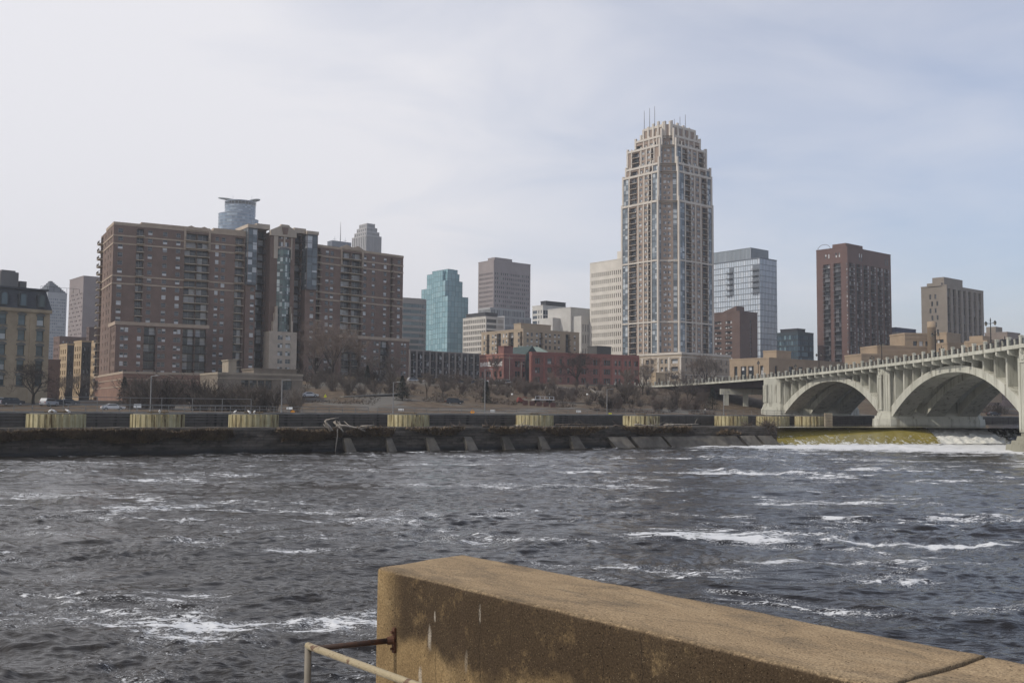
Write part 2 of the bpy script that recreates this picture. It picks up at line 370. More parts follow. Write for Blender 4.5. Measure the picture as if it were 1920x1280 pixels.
# ================================================================ node shorthand for the larger materials
class NT:
    def __init__(s, name):
        s.m = bpy.data.materials.new(name); s.m.use_nodes = True; s.t = s.m.node_tree; s.b = s.t.nodes['Principled BSDF']
        s.geo = _n(s.t, 'ShaderNodeNewGeometry'); s.tc = _n(s.t, 'ShaderNodeTexCoord')
        s.pos = s.geo.outputs['Position']; s.obj = s.tc.outputs['Object']
    def put(s, sock, x):
        if isinstance(x, bpy.types.NodeSocket): s.t.links.new(x, sock)
        elif isinstance(x, (tuple, list)) and len(x) == 3 and sock.type == 'RGBA': sock.default_value = (*x, 1)
        else: sock.default_value = x
    def math(s, op, a, b=None, c=None, clamp=False):
        n = _n(s.t, 'ShaderNodeMath', operation=op, use_clamp=clamp)
        for i, x in enumerate((a, b, c)):
            if x is not None: s.put(n.inputs[i], x)
        return n.outputs[0]
    def noise(s, vec, scale, detail=5, rough=0.55, dist=0.0, st=None, off=None):
        if st or off:
            mp = _n(s.t, 'ShaderNodeMapping'); s.t.links.new(vec, mp.inputs[0]); vec = mp.outputs[0]
            if st: mp.inputs['Scale'].default_value = st
            if off: mp.inputs['Location'].default_value = off
        n = _n(s.t, 'ShaderNodeTexNoise'); s.t.links.new(vec, n.inputs['Vector']); n.inputs['Scale'].default_value = scale
        n.inputs['Detail'].default_value = detail; n.inputs['Roughness'].default_value = rough; n.inputs['Distortion'].default_value = dist
        return n.outputs['Fac']
    def voro(s, vec, scale, st=None, feat='F1'):
        if st:
            mp = _n(s.t, 'ShaderNodeMapping'); s.t.links.new(vec, mp.inputs[0]); vec = mp.outputs[0]; mp.inputs['Scale'].default_value = st
        n = _n(s.t, 'ShaderNodeTexVoronoi', feature=feat); s.t.links.new(vec, n.inputs['Vector']); n.inputs['Scale'].default_value = scale
        return n.outputs['Distance']
    def ss(s, x, lo, hi, a=0.0, b=1.0):
        n = _n(s.t, 'ShaderNodeMapRange', interpolation_type='SMOOTHSTEP'); s.put(n.inputs['Value'], x)
        for k, v in (('From Min', lo), ('From Max', hi), ('To Min', a), ('To Max', b)): s.put(n.inputs[k], v)
        return n.outputs[0]
    def mix(s, f, a, b, mode='MIX'):
        n = _n(s.t, 'ShaderNodeMix', data_type='RGBA', blend_type=mode); s.put(n.inputs[0], f); s.put(n.inputs[6], a); s.put(n.inputs[7], b); return n.outputs[2]
    def ramp(s, x, *st):
        n = _n(s.t, 'ShaderNodeValToRGB'); s.put(n.inputs[0], x); cr = n.color_ramp
        while len(cr.elements) < len(st): cr.elements.new(0.5)
        for e, (p, c) in zip(cr.elements, st): e.position = p; e.color = (*c, 1)
        return n.outputs[0]
    def sep(s, v):
        n = _n(s.t, 'ShaderNodeSeparateXYZ'); s.t.links.new(v, n.inputs[0]); return n.outputs
    def bump(s, h, st=0.5, dist=0.05, nrm=None):
        n = _n(s.t, 'ShaderNodeBump'); s.put(n.inputs['Height'], h); n.inputs['Strength'].default_value = st; n.inputs['Distance'].default_value = dist
        if nrm is not None: s.t.links.new(nrm, n.inputs['Normal'])
        return n.outputs[0]
    def attr(s, name):
        n = _n(s.t, 'ShaderNodeAttribute', attribute_name=name); return n.outputs['Fac']
    def done(s, col=None, rough=None, nrm=None, spec=None):
        if col is not None: s.put(s.b.inputs['Base Color'], col)
        if rough is not None: s.put(s.b.inputs['Roughness'], rough)
        if nrm is not None: s.t.links.new(nrm, s.b.inputs['Normal'])
        if spec is not None: s.put(s.b.inputs['Specular IOR Level'], spec)
        return s.m
def np_mesh(name, V, F, mats, smooth=True):
    me = bpy.data.meshes.new(name); nv, nf = len(V), len(F)
    me.vertices.add(nv); me.vertices.foreach_set('co', np.ascontiguousarray(V, dtype=np.float32).ravel())
    me.loops.add(nf*4); me.loops.foreach_set('vertex_index', np.ascontiguousarray(F, dtype=np.int32).ravel())
    me.polygons.add(nf); me.polygons.foreach_set('loop_start', np.arange(nf, dtype=np.int32)*4)
    if smooth: me.polygons.foreach_set('use_smooth', np.ones(nf, dtype=bool))
    for m in (mats if isinstance(mats, (list, tuple)) else [mats]): me.materials.append(m)
    me.update(calc_edges=True); me.validate(); return me
def grid_faces(nr, nc):
    i = np.arange(nr-1)[:, None]*nc+np.arange(nc-1)[None, :]
    return np.stack([i, i+1, i+nc+1, i+nc], -1).reshape(-1, 4)
# value noise for heights
def vnoise(x, y, seed=0):
    xi = np.floor(x).astype(np.int64); yi = np.floor(y).astype(np.int64); fx = x-xi; fy = y-yi
    fx = fx*fx*(3-2*fx); fy = fy*fy*(3-2*fy)
    def h(a, b):
        n = (a*374761393+b*668265263+seed*974634121) & 0x7fffffff
        n = ((n ^ (n >> 13))*1274126177) & 0x7fffffff
        return ((n ^ (n >> 16)) & 0xffff)/65535.0
    return (h(xi, yi)*(1-fx)+h(xi+1, yi)*fx)*(1-fy)+(h(xi, yi+1)*(1-fx)+h(xi+1, yi+1)*fx)*fy
def fbm(x, y, o=4, seed=0):
    a = 0; w = 0.5
    for k in range(o): a = a+w*vnoise(x*2**k, y*2**k, seed+k); w *= 0.5
    return a
POOL = 3.08
# ================================================================ lower river water
WALL_A = Pz(0, 856, 0); WALL_B = Pz(1452, 834, 0)
wd = (WALL_B-WALL_A); wd.z = 0; wd.normalize()
def make_water():
    nc, nr = 900, 1050
    ang = np.radians(np.linspace(-50, 52, nc)); d = 13.0*(230/13.0)**np.linspace(0, 1, nr)
    X = d[:, None]*np.tan(ang)[None, :]*0.9+0*d[:, None]; Y = np.repeat(d[:, None], nc, 1)
    rng = np.random.default_rng(3); Z = np.zeros_like(X)
    wx = X+2.5*(fbm(X*.08, Y*.08, 3, 5)-.5)*4; wy = Y+2.5*(fbm(X*.08+9, Y*.08, 3, 8)-.5)*4
    sp = np.maximum(np.gradient(d)[:, None], 0.05)
    for i in range(54):
        lam = 0.26*(6.5/0.26)**(i/53.0)*rng.uniform(.85, 1.2); th = rng.normal(R(82), R(36)); k = 2*np.pi/lam
        ph = rng.uniform(0, 6.28); am = 0.0068*lam**0.62
        ph_ = k*(wx*np.cos(th)+wy*np.sin(th))+ph
        fade = np.clip((lam/sp-2.2)/2.0, 0, 1)
        s = np.sin(ph_); Z += fade*am*(s-0.3*np.cos(2*ph_))
    calm = 0.45+1.1*fbm(X*.035, Y*.06, 3, 40)
    Z *= calm*1.15
    # rougher water below the weir
    ax, ay = 84, 185
    prox = np.exp(-(((X-90)/45)**2+((Y-176)/15)**2)); Z += prox*(fbm(X*.5, Y*.35, 4, 77)-.47)*0.9
    boil = np.exp(-(((X-28)/8)**2+((Y-100)/4.5)**2)); Z += boil*(fbm(X*.7, Y*.7, 4, 71)-.45)*0.5
    foam = 0.16*(fbm(X*.03+4, Y*.05, 3, 21)-.5)+prox*0.95+boil*0.13
    foam += 0.05*np.clip((X-0.0)/60, -.6, 1)-.004+.07*(fbm(X*.11+7, Y*.16, 4, 61)-.45)
    for u, v, rx, ry, a in ((390, 930, 3.5, 2.2, .28), (330, 1190, 1.8, 1.4, .42), (80, 1085, 1.8, 1.6, .40), (110, 975, 5, 1.6, .22), (1575, 944, 4, 1.2, .18), (1250, 1005, 4, 2, .18),
                         (1420, 1060, 2.6, 1.2, .16), (1500, 1010, 3.5, 1, .14), (1200, 885, 9, 2, .14), (1830, 1025, 2.5, 1.2, .2), (500, 900, 14, 2.0, .16), (60, 1225, 2.2, .8, .22),
                         (1150, 968, 5, 1.5, .14), (1600, 970, 6, 1, .2), (1750, 900, 10, 4, .12), (1300, 1000, 3, .8, .2), (440, 1200, 4, 1.5, .12), (900, 870, 12, 3, .06), (1130, 1060, 2.5, 1, .15)):
        c = Pz(u, v, 0); foam += 0.62*a*np.exp(-(((X-c.x)/rx)**2+((Y-c.y)/ry)**2))
    me = np_mesh('water', np.stack([X, Y, Z], -1).reshape(-1, 3), grid_faces(nr, nc), [])
    at = me.attributes.new('foam', 'FLOAT', 'POINT'); at.data.foreach_set('value', foam.astype(np.float32).ravel())
    return me
def water_mat():
    t = NT('river_water'); p = t.pos
    # lay the streaks along the current
    warp = _n(t.t, 'ShaderNodeVectorMath', operation='ADD'); nz = _n(t.t, 'ShaderNodeTexNoise'); nz.inputs['Scale'].default_value = 0.12; nz.inputs['Detail'].default_value = 3
    t.t.links.new(p, nz.inputs['Vector']); sc = _n(t.t, 'ShaderNodeVectorMath', operation='SCALE'); sc.inputs['Scale'].default_value = 6.0
    t.t.links.new(nz.outputs['Color'], sc.inputs[0]); t.t.links.new(p, warp.inputs[0]); t.t.links.new(sc.outputs[0], warp.inputs[1]); q = warp.outputs[0]
    big = t.noise(q, 0.16, 3, 0.5, 0.8, st=(0.55, 1.25, 1)); mid = t.noise(q, 0.9, 5, 0.62, 1.0, st=(0.7, 1.3, 1)); fine = t.noise(p, 5.0, 5, 0.68, 0.6, st=(0.7, 1.3, 1)); tiny = t.noise(p, 17, 3, 0.6, 0.2, st=(.7, 1.3, 1))
    rn = t.noise(q, 0.30, 4, 0.55, 1.2, st=(0.5, 1.3, 1), off=(3, 8, 0)); ridge = t.math('SUBTRACT', 1.0, t.math('MULTIPLY', t.math('ABSOLUTE', t.math('SUBTRACT', rn, 0.5)), 5.0), clamp=True)
    at = t.attr('foam'); patchy = t.ss(big, .44, .62)
    f = t.math('ADD', t.math('MULTIPLY', t.math('MULTIPLY', ridge, patchy), 0.30), t.math('MULTIPLY', mid, 0.36))
    f = t.math('ADD', f, t.math('MULTIPLY', fine, 0.42)); f = t.math('ADD', f, t.math('MULTIPLY', at, t.math('ADD', .35, t.math('MULTIPLY', mid, 1.3))))
    lace = t.math('ADD', t.math('ADD', t.math('MULTIPLY', tiny, .55), t.math('MULTIPLY', fine, .75)), t.math('MULTIPLY', t.math('SUBTRACT', f, .62), 2.4))
    m = t.math('MULTIPLY', t.ss(f, 0.575, 0.69), t.ss(lace, .60, .80))
    # loose flecks away from the streaks
    fl = t.math('MULTIPLY', t.ss(tiny, .55, .63), t.ss(f, .49, .57)); m = t.math('MAXIMUM', m, t.math('MULTIPLY', fl, .85))
    h = t.math('ADD', t.math('MULTIPLY', t.noise(p, 1.5, 4, 0.55, 0.6, st=(0.6, 1.6, 1)), 0.50), t.math('MULTIPLY', t.noise(p, 5.0, 4, 0.5, 0.5, st=(0.6, 1.5, 1)), 0.10))
    h = t.math('ADD', h, t.math('MULTIPLY', m, 0.05))
    h = t.math('MULTIPLY', h, t.ss(t.noise(p, .07, 3, .5, .5, st=(.6, 1.4, 1)), .36, .62, .45, 1.15))
    nr = t.bump(h, 0.9, 0.22)
    col = t.mix(m, t.ramp(t.noise(p, 0.05, 3), (0.35, (.008, .0065, .005)), (0.65, (.016, .0125, .009))), (.60, .61, .62))
    return t.done(col, t.math('ADD', 0.07, t.math('MULTIPLY', m, 0.6)), nr, 0.27)
wm = make_water(); wm.materials.append(water_mat()); tag(link('water', wm), kind='structure')
# ================================================================ upper pool
LA = Vector((-75, 148, 0)); LE = Vector((0.8400, 0.5425, 0)).normalized(); LN = Vector((-LE.y, LE.x, 0))
def bank(t, s, z=0.0):
    p = LA+LE*t+LN*s; return Vector((p.x, p.y, z))
def st_of(x, y):
    q = Vector((x, y, 0))-LA; return q.dot(LE), q.dot(LN)
def pool_mat():
    t = NT('pool_water'); h = t.math('ADD', t.noise(t.pos, 0.9, 4, 0.55, 0.3, st=(0.6, 1.6, 1)), t.math('MULTIPLY', t.noise(t.pos, 4.0, 3, 0.5), 0.25))
    return t.done((.03, .028, .024), 0.12, t.bump(h, 0.25, 0.12), 0.5)
CREST = [Vector((WALL_B.x-0.6, WALL_B.y+3.0, 0)), Vector((76, 200, 0)), Vector((112, 206, 0)), Vector((180, 214, 0)), Vector((420, 236, 0))]
pb = MB()
back0 = WALL_A-wd*90
poly = [back0]+[CREST[0]]+CREST[1:]+[Vector((900, 250, 0)), bank(1100, 0.3), bank(-130, 0.3)]
n0 = len(pb.v); pb.v += [(p.x, p.y, POOL) for p in poly]; pb.f.append(tuple(range(n0, n0+len(poly)))); pb.m.append(0)
tag(pb.build('pool_water', pool_mat()), kind='structure')
# ================================================================ the land beyond the lock
def smooth(x, a, b):
    t = min(1, max(0, (x-a)/(b-a))); return t*t*(3-2*t)
def ground_z(x, y):
    t, s = st_of(x, y)
    u = 960+1900*x/max(y, 1)
    rise_l = smooth(s, 45, 110)*2.2
    k = smooth(t, 40, 110)
    rise_r = smooth(s, 34, 130)*9.6
    z = 5.15+(1-k)*rise_l+k*rise_r
    z += smooth(t, 330, 420)*-2*k
    return z
tv = np.concatenate([np.arange(-140, 420, 4.0), np.linspace(430, 1100, 40)]); tv = np.concatenate([np.linspace(-2600, -150, 30), tv, np.linspace(1150, 3200, 24)])
sv = np.concatenate([[0.0, 0.6, 2, 5, 9, 14, 20], np.arange(24, 200, 4.0), np.linspace(210, 2700, 46)])
V = np.zeros((len(sv), len(tv), 3))
for i, s_ in enumerate(sv):
    for j, t_ in enumerate(tv):
        p = bank(t_, s_); z = ground_z(p.x, p.y)
        if s_ > 26: z += (mnoise.noise(Vector((p.x*.06, p.y*.06, 1)))*0.55+mnoise.noise(Vector((p.x*.2, p.y*.2, 4)))*0.18)*smooth(s_, 26, 45)*(1-smooth(s_, 200, 240))
        V[i, j] = (p.x, p.y, z)
def ground_mat():
    t = NT('winter_ground'); p = t.pos
    a = t.noise(p, 0.05, 5, 0.6, 0.5); b = t.noise(p, 0.6, 6, 0.65); c = t.noise(p, 5, 4, 0.6)
    col = t.ramp(b, (0.3, (.060, .046, .034)), (0.5, (.105, .080, .058)), (0.72, (.160, .125, .085)))
    col = t.mix(t.ss(a, 0.5, 0.62), col, t.ramp(c, (0.3, (.10, .095, .085)), (0.7, (.17, .16, .145))))
    return t.done(col, 0.95, t.bump(t.math('ADD', b, t.math('MULTIPLY', c, .3)), 0.7, 0.3), 0.1)
tag(link('ground', np_mesh('ground', V.reshape(-1, 3), grid_faces(len(sv), len(tv)), ground_mat(), False)), kind='structure')
# paved road along the lock and a parking strip
def strip(name, pts, w, m, dz, kind='structure'):
    b = MB()
    for i in range(len(pts)-1):
        a, c = Vector(pts[i]), Vector(pts[i+1]); n = max(1, int((c-a).length/4))
        d = (c-a).normalized(); sd = Vector((-d.y, d.x, 0))*w/2
        for k in range(n):
            q0 = a+(c-a)*k/n; q1 = a+(c-a)*(k+1)/n; v = []
            for q in (q0-sd, q1-sd, q1+sd, q0+sd): v.append((q.x, q.y, ground_z(q.x, q.y)+dz))
            b.quad(*v)
    return tag(b.build(name, m), kind=kind)
strip('road', [bank(-130, 16), bank(330, 16)], 9.0, mat('worn_asphalt', (.085, .082, .078), .92, .12, .4, dirt=.25, dscale=.12), 0.03)
strip('pavement', [bank(-130, 5.0), bank(330, 5.0)], 8.0, mat('lock_concrete', (.23, .22, .20), .9, .10, .3, dirt=.3, dscale=.2), 0.02)
strip('parking_lot', [bank(-150, 62), bank(-20, 62)], 34.0, mat('pale_gravel', (.17, .155, .135), .95, .12, .5, dirt=.2, dscale=.15), 0.06)
# ================================================================ lock wall
def wall_stone():
    t = NT('lock_wall_face'); z = t.sep(t.pos)[2]
    n = t.noise(t.pos, 0.5, 6, 0.65, st=(1, 1, 2.5)); c = t.ramp(n, (0.3, (.062, .056, .050)), (0.7, (.125, .113, .10)))
    drip = t.noise(t.pos, 1.2, 4, 0.6, st=(1, 1, 0.08)); c = t.mix(t.ss(drip, .5, .7), c, (.026, .023, .020))
    return t.done(c, 0.85, t.bump(n, 0.5, 0.1), 0.25)
TOPZ = 5.2
def wall_run(name, label, t0, t1):
    r = thing(name, label, 'lock wall', bank(t0, 0, POOL-3), math.atan2(LE.y, LE.x))
    Lh = t1-t0; b = MB(); b.box(0, 0, 0, Lh, 1.6, TOPZ-POOL+3-0.25); b.build('wall_face', wall_stone(), r)
    c = MB(); c.box(-0.02, -0.12, TOPZ-POOL+3-0.25, Lh, 1.7, TOPZ-POOL+3); c.build('coping', mat('grey_coping', (.24, .23, .215), .9, .12, .5, dirt=.35, dscale=.3), r)
    for z in (0.55, 1.0, 1.45):
        f = MB(); f.box(0, -0.28, 3+z, Lh, -0.002, 3+z+0.16); f.build('rubbing_strip', mat('black_timber', (.12, .112, .105), .8, .2, .8), r)
    return r
wall_run('lock_wall', 'long dark lock wall with black rubbing strips behind the yellow mooring cells', -130, 640)
# guard railing on the lock wall: one rail for each length
rail_m = mat('galvanised_rail', (.20, .20, .195), .5, .08, 1.0, metal=.3)
def railing(name, label, t0, t1, s, h=1.05, step=2.5, mids=(0.55,), group=None, r0=0.045):
    r = thing(name, label, 'railing', bank(t0, s, ground_z(*bank(t0, s).xy)), math.atan2(LE.y, LE.x), group)
    n = int((t1-t0)/step); posts = []
    b = MB(); b.box(-r0, -r0, 0, r0, r0, h); pm = b.mesh('post', rail_m)
    for i in range(n+1): posts.append((pm, Matrix.Translation((i*step, 0, 0)), -abs(bank(t0+i*step, s).length)))
    place_parts(r, 'post', posts)
    for z in mids+(h,):
        c = MB(); c.box(-r0, -r0, z, n*step+r0, r0, z+0.09); c.build('rail', rail_m, r)
    return r
railing('railing', 'low two-bar grey railing along the lock from the parking lot to the big tree', -60, 60, 2.0)
railing('railing', 'thin grey lock railing along the foot of the brushy hillside', 62, 172, 2.4, r0=0.03)
railing('railing', 'tall mesh-less grey pipe frame railing by the concrete pump house', 10, 40, 6.5, h=2.3, step=5.0, mids=(1.2,))
# ================================================================ old river wall in front of the pool
WH = 3.40
def rivermat():
    t = NT('old_masonry'); p = t.obj; s = t.sep(p)
    br = _n(t.t, 'ShaderNodeTexBrick'); mp = _n(t.t, 'ShaderNodeMapping'); mp.inputs['Rotation'].default_value = (R(90), 0, 0); t.t.links.new(p, mp.inputs[0]); t.t.links.new(mp.outputs[0], br.inputs[0])
    br.inputs['Scale'].default_value = 1; br.inputs['Brick Width'].default_value = 1.9; br.inputs['Row Height'].default_value = 0.42; br.inputs['Mortar Size'].default_value = 0.02
    br.inputs['Color1'].default_value = (.125, .108, .092, 1); br.inputs['Color2'].default_value = (.080, .070, .060, 1); br.inputs['Mortar'].default_value = (.04, .036, .03, 1)
    n = t.noise(p, 0.7, 6, 0.7, st=(.6, 1, 1.5)); c = t.mix(t.ss(n, .45, .66), br.outputs['Color'], (.036, .031, .026))
    br2 = t.noise(p, .8, 5, 0.7); zb = t.ss(s[2], 0.9, 2.3)
    c = t.mix(t.math('MULTIPLY', t.math('MULTIPLY', t.ss(br2, .5, .66), zb), t.ss(s[0], 150, 120, 0, .6)), c, (.14, .105, .065))
    wet = t.ss(t.math('ADD', s[2], t.math('MULTIPLY', n, 0.7)), 0.5, 1.4); c = t.mix(wet, (.007, .007, .006), c)
    top = t.ss(s[2], WH-.35, WH-.2); c = t.mix(t.math('MULTIPLY', top, .75), c, (.14, .125, .105))
    return t.done(c, t.ss(wet, 0, 1, .35, .9), t.bump(t.math('ADD', br.outputs['Fac'], n), 0.9, 0.15), 0.3)
rw_len = (WALL_B-WALL_A).length+90
rw = thing('river_wall', 'old dark stone river wall overgrown with brown grass above the churning water', 'stone wall', WALL_A-wd*90, math.atan2(wd.y, wd.x))
nc = 620; prof = [(-.35, -1.2), (-.30, 0.0), (-.22, .35), (-.10, .7), (-.02, 1.1), (.03, 1.5), (0, 1.9), (-.03, 2.3), (.0, 2.7), (.03, 3.1), (.0, 3.3), (.02, WH), (.5, WH+.03), (1.3, WH), (1.5, WH-.1), (1.5, 1.5)]
V = np.zeros((len(prof), nc, 3)); xs = np.linspace(0, rw_len, nc)
for i, (y, z) in enumerate(prof):
    am = 0.42 if 0 <= z < 3.2 and i < 11 else 0.05
    for j, x in enumerate(xs):
        n = mnoise.noise(Vector((x*.35, z*1.1, 3)))*am+mnoise.noise(Vector((x*1.2, z*2.1, 9)))*am*.6
        V[i, j] = (x, y+n, z+mnoise.noise(Vector((x*.5, i*.9, 5)))*(.07 if 0 < z < WH+1 else 0))
link('masonry', np_mesh('masonry', V.reshape(-1, 3), grid_faces(len(prof), nc)[:, ::1], rivermat(), False), rw)
e = MB(); e.box(rw_len-.02, -.15, -1.2, rw_len+.5, 1.5, WH-.05); e.build('end_block', rivermat(), rw)
def on_wall(u, v=840, y=0.0):
    """distance along the wall and its world point under a column of view"""
    h = ray(u, v); o = back = WALL_A-wd*90+Vector((-wd.y, wd.x, 0))*y; det = wd.x*h.y-wd.y*h.x
    t = (-o.x*h.y+o.y*h.x)/det; return t, o+wd*t
# buttress stubs and sloping slabs at the foot of the wall
conc_b = mat('buttress_concrete', (.16, .145, .122), .9, .2, .8, bump=.6, bscale=3, dirt=.4, dscale=.5)
wa = math.atan2(wd.y, wd.x)
BUT = [(642, 661, 'thick pale concrete buttress below the hanging driftwood'), (720, 737, 'concrete buttress stub just below the fourth mooring cell'), (796, 818, 'pale leaning buttress stub with a broken stone beside it'),
       (868, 888, 'slim leaning buttress stub between two dark wall bays'), (938, 957, 'rounded light buttress stub before the fifth mooring cell'), (1006, 1023, 'small brown buttress stub with a dead branch over it'), (1066, 1089, 'rounded buttress stub nearest the sloping slabs')]
for u0, u1, lb in BUT:
    t0, p0 = on_wall(u0); t1, _ = on_wall(u1); w = t1-t0; b = MB()
    k = 0.45*w
    v = [(0, .2, 2.05), (w*.62, .2, 2.05), (w*.62+k*.2, -.35, 1.85), (.1, -.35, 1.85), (.25, .4, -.8), (w+.35, .4, -.8), (w+.35, -1.7, -.8), (.3, -1.7, -.8)]
    v = [(x+random.uniform(-.06, .06), y, z+random.uniform(-.08, .08)) for x, y, z in v]
    n = len(b.v); b.v += v
    for f in ((0, 3, 2, 1), (4, 5, 6, 7), (0, 1, 5, 4), (1, 2, 6, 5), (2, 3, 7, 6), (3, 0, 4, 7)): b.f.append(tuple(n+i for i in f)); b.m.append(0)
    o = b.build('concrete_buttress', conc_b); o.location = p0; o.rotation_euler = (0, 0, wa); tag(o, lb, 'buttress', group='buttresses along the river wall')
for u0, u1, lb in [(1136, 1172, 'short rounded concrete slab at the dark end of the sloping row'), (1180, 1236, 'sloping concrete slab between two dark drain gaps'), (1241, 1378, 'longest sloping concrete slab at the foot of the wall'),
                   (1384, 1411, 'small sloping slab second from the weir'), (1417, 1444, 'small sloping slab beside the weir foam')]:
    t0, p0 = on_wall(u0); t1, _ = on_wall(u1); w = t1-t0; b = MB(); nn = max(1, int(w/2.5))
    for k in range(nn):
        x0, x1 = w*k/nn, w*(k+1)/nn; sk = 1.3
        j0 = mnoise.noise(Vector((u0+x0, 1, 0)))*.12; j1 = mnoise.noise(Vector((u0+x1, 1, 0)))*.12
        b.quad((x0, -.1, 1.75+j0), (x1, -.1, 1.75+j1), (x1, -.45, 1.7+j1), (x0, -.45, 1.7+j0)); b.quad((x0, -.45, 1.7+j0), (x1, -.45, 1.7+j1), (x1+sk, -2.1, -.6), (x0+sk, -2.1, -.6))
    b.quad((0, -.1, 1.75), (0, -.45, 1.7), (sk, -2.1, -.6), (sk, .2, -.6)); b.quad((w, -.45, 1.7), (w, -.1, 1.75), (w+sk, .2, -.6), (w+sk, -2.1, -.6))
    o = b.build('concrete_slab', conc_b); o.location = p0; o.rotation_euler = (0, 0, wa); tag(o, lb, 'slab', group='sloping slabs at the wall foot')
# dry grass hanging on the wall
def tufts(name, n, fn, m, h=(.3, .8), w=.05, seed=1):
    rng = random.Random(seed); b = MB()
    for _ in range(n):
        p = fn(rng)
        if p is None: continue
        p = Vector(p)
        for k in range(5):
            a = rng.uniform(0, 6.28); hh = rng.uniform(*h); q = p+Vector((math.cos(a)*hh*.7, math.sin(a)*hh*.7, hh*rng.uniform(-.2, .9))); s_ = Vector((math.sin(a), -math.cos(a), .3))*w
            b.tri(p-s_, p+s_, q)
    return tag(b.build(name, m), kind='stuff')
def wallpt(rng):
    u = rng.choice([rng.uniform(-60, 640), rng.uniform(-60, 640), rng.uniform(640, 1440)]); t, p = on_wall(u, y=-.78)
    z = rng.uniform(1.5, 3.0) if u < 640 else rng.uniform(2.0, 3.2)
    if mnoise.noise(Vector((t*.12, z*.5, 2))) < (-.05 if u < 640 else .18): return None
    return (p.x, p.y, z)
tufts('dry_grass', 11000, wallpt, mat('dead_grass', (.17, .125, .078), .9, .35, .5), h=(.35, .9), w=.07, seed=4)
# ================================================================ mooring cells of yellow sheet piling
def pile_mat():
    t = NT('yellow_sheet_piling'); p = t.pos; s = t.sep(t.obj)
    n = t.noise(p, .9, 5, .6); c = t.ramp(n, (.3, (.36, .315, .18)), (.7, (.52, .472, .295)))
    rust = t.noise(p, 1.3, 5, .7, st=(1, 1, .10)); c = t.mix(t.ss(rust, .54, .62), c, (.055, .035, .018)); c = t.mix(t.math('MULTIPLY', t.ss(rust, .42, .5), .35), c, (.22, .16, .06))
    c = t.mix(t.ss(t.math('ADD', s[2], t.math('MULTIPLY', n, .5)), .35, .85), (.07, .055, .03), c)
    return t.done(c, .75, None, .3)
pm = pile_mat(); cellcap = mat('cell_cap', (.17, .16, .14), .9, .2, .6)
CELLS = [(54, 157, 'widest mooring cell with pale gulls on its top'), (247, 344, 'yellow mooring cell with a group of black rust streaks, before the brick podium'), (430, 521, 'mooring cell with one wide black stain and gulls, before the pump house'),
         (727, 805, 'mooring cell with alternating brown and yellow sheets beyond the driftwood'), (967, 1038, 'mooring cell before the brushy hillside with a narrow pale pile at its edge'), (1168, 1237, 'mooring cell before the lone bare tree with driftwood at its foot'),
         (1340, 1402, 'mooring cell before the dark mouth under the bridge approach'), (1418, 1479, 'mooring cell right under the panelled bridge pylon'), (1491, 1549, 'smallest mooring cell beside the weir under the first arch')]
cell_tops = []
for u0, u1, lb in CELLS:
    D = 7.2; um = (u0+u1)/2; d = FPX*D/(u1-u0); c = P(um, 790, d)
    topz = 5.0
    r = thing('mooring_cell', lb, 'mooring cell', (c.x, c.y, POOL-1), random.uniform(0, 1), 'yellow sheet pile mooring cells')
    b = MB(); n = 26; pts = []
    for i in range(n):
        for dr, fr in ((0, .0), (0, .42), (.16, .5), (.16, .92)):
            a = 2*math.pi*(i+fr)/n; q = D/2-dr; pts.append((q*math.cos(a), q*math.sin(a)))
    b.prism(pts, 0, topz-POOL+1); b.build('sheet_piling', pm, r)
    b = MB(); b.prism([(D/2*.9*math.cos(2*math.pi*i/30), D/2*.9*math.sin(2*math.pi*i/30)) for i in range(30)], topz-POOL+1+.003, topz-POOL+1.12); b.build('cap', cellcap, r)
    if um < 500 or 700 < um < 1300:
        b = MB(); b.tube((-.9, 0, topz-POOL+1.1), (-.9, 0, topz-POOL+1.45), .13, .13, 8); b.tube((.9, 0, topz-POOL+1.1), (.9, 0, topz-POOL+1.45), .13, .13, 8); b.tube((-1.5, 0, topz-POOL+1.32), (1.5, 0, topz-POOL+1.32), .1, .1, 8); b.build('bollard', mat('rusty_bollard', (.16, .12, .07), .8), r)
    cell_tops.append((c, topz+.12))
b = MB()
for k in range(5): b.box(-.8, -.5, k*.62, .8, .5, k*.62+.56)
c = P(1553, 790, 228); o = b.build('timber_crib', mat('old_timber', (.26, .22, .16), .9, .2, 1.0)); o.location = (c.x, c.y, POOL-.3); tag(o, 'stacked grey timber crib beside the smallest mooring cell', 'timber crib')
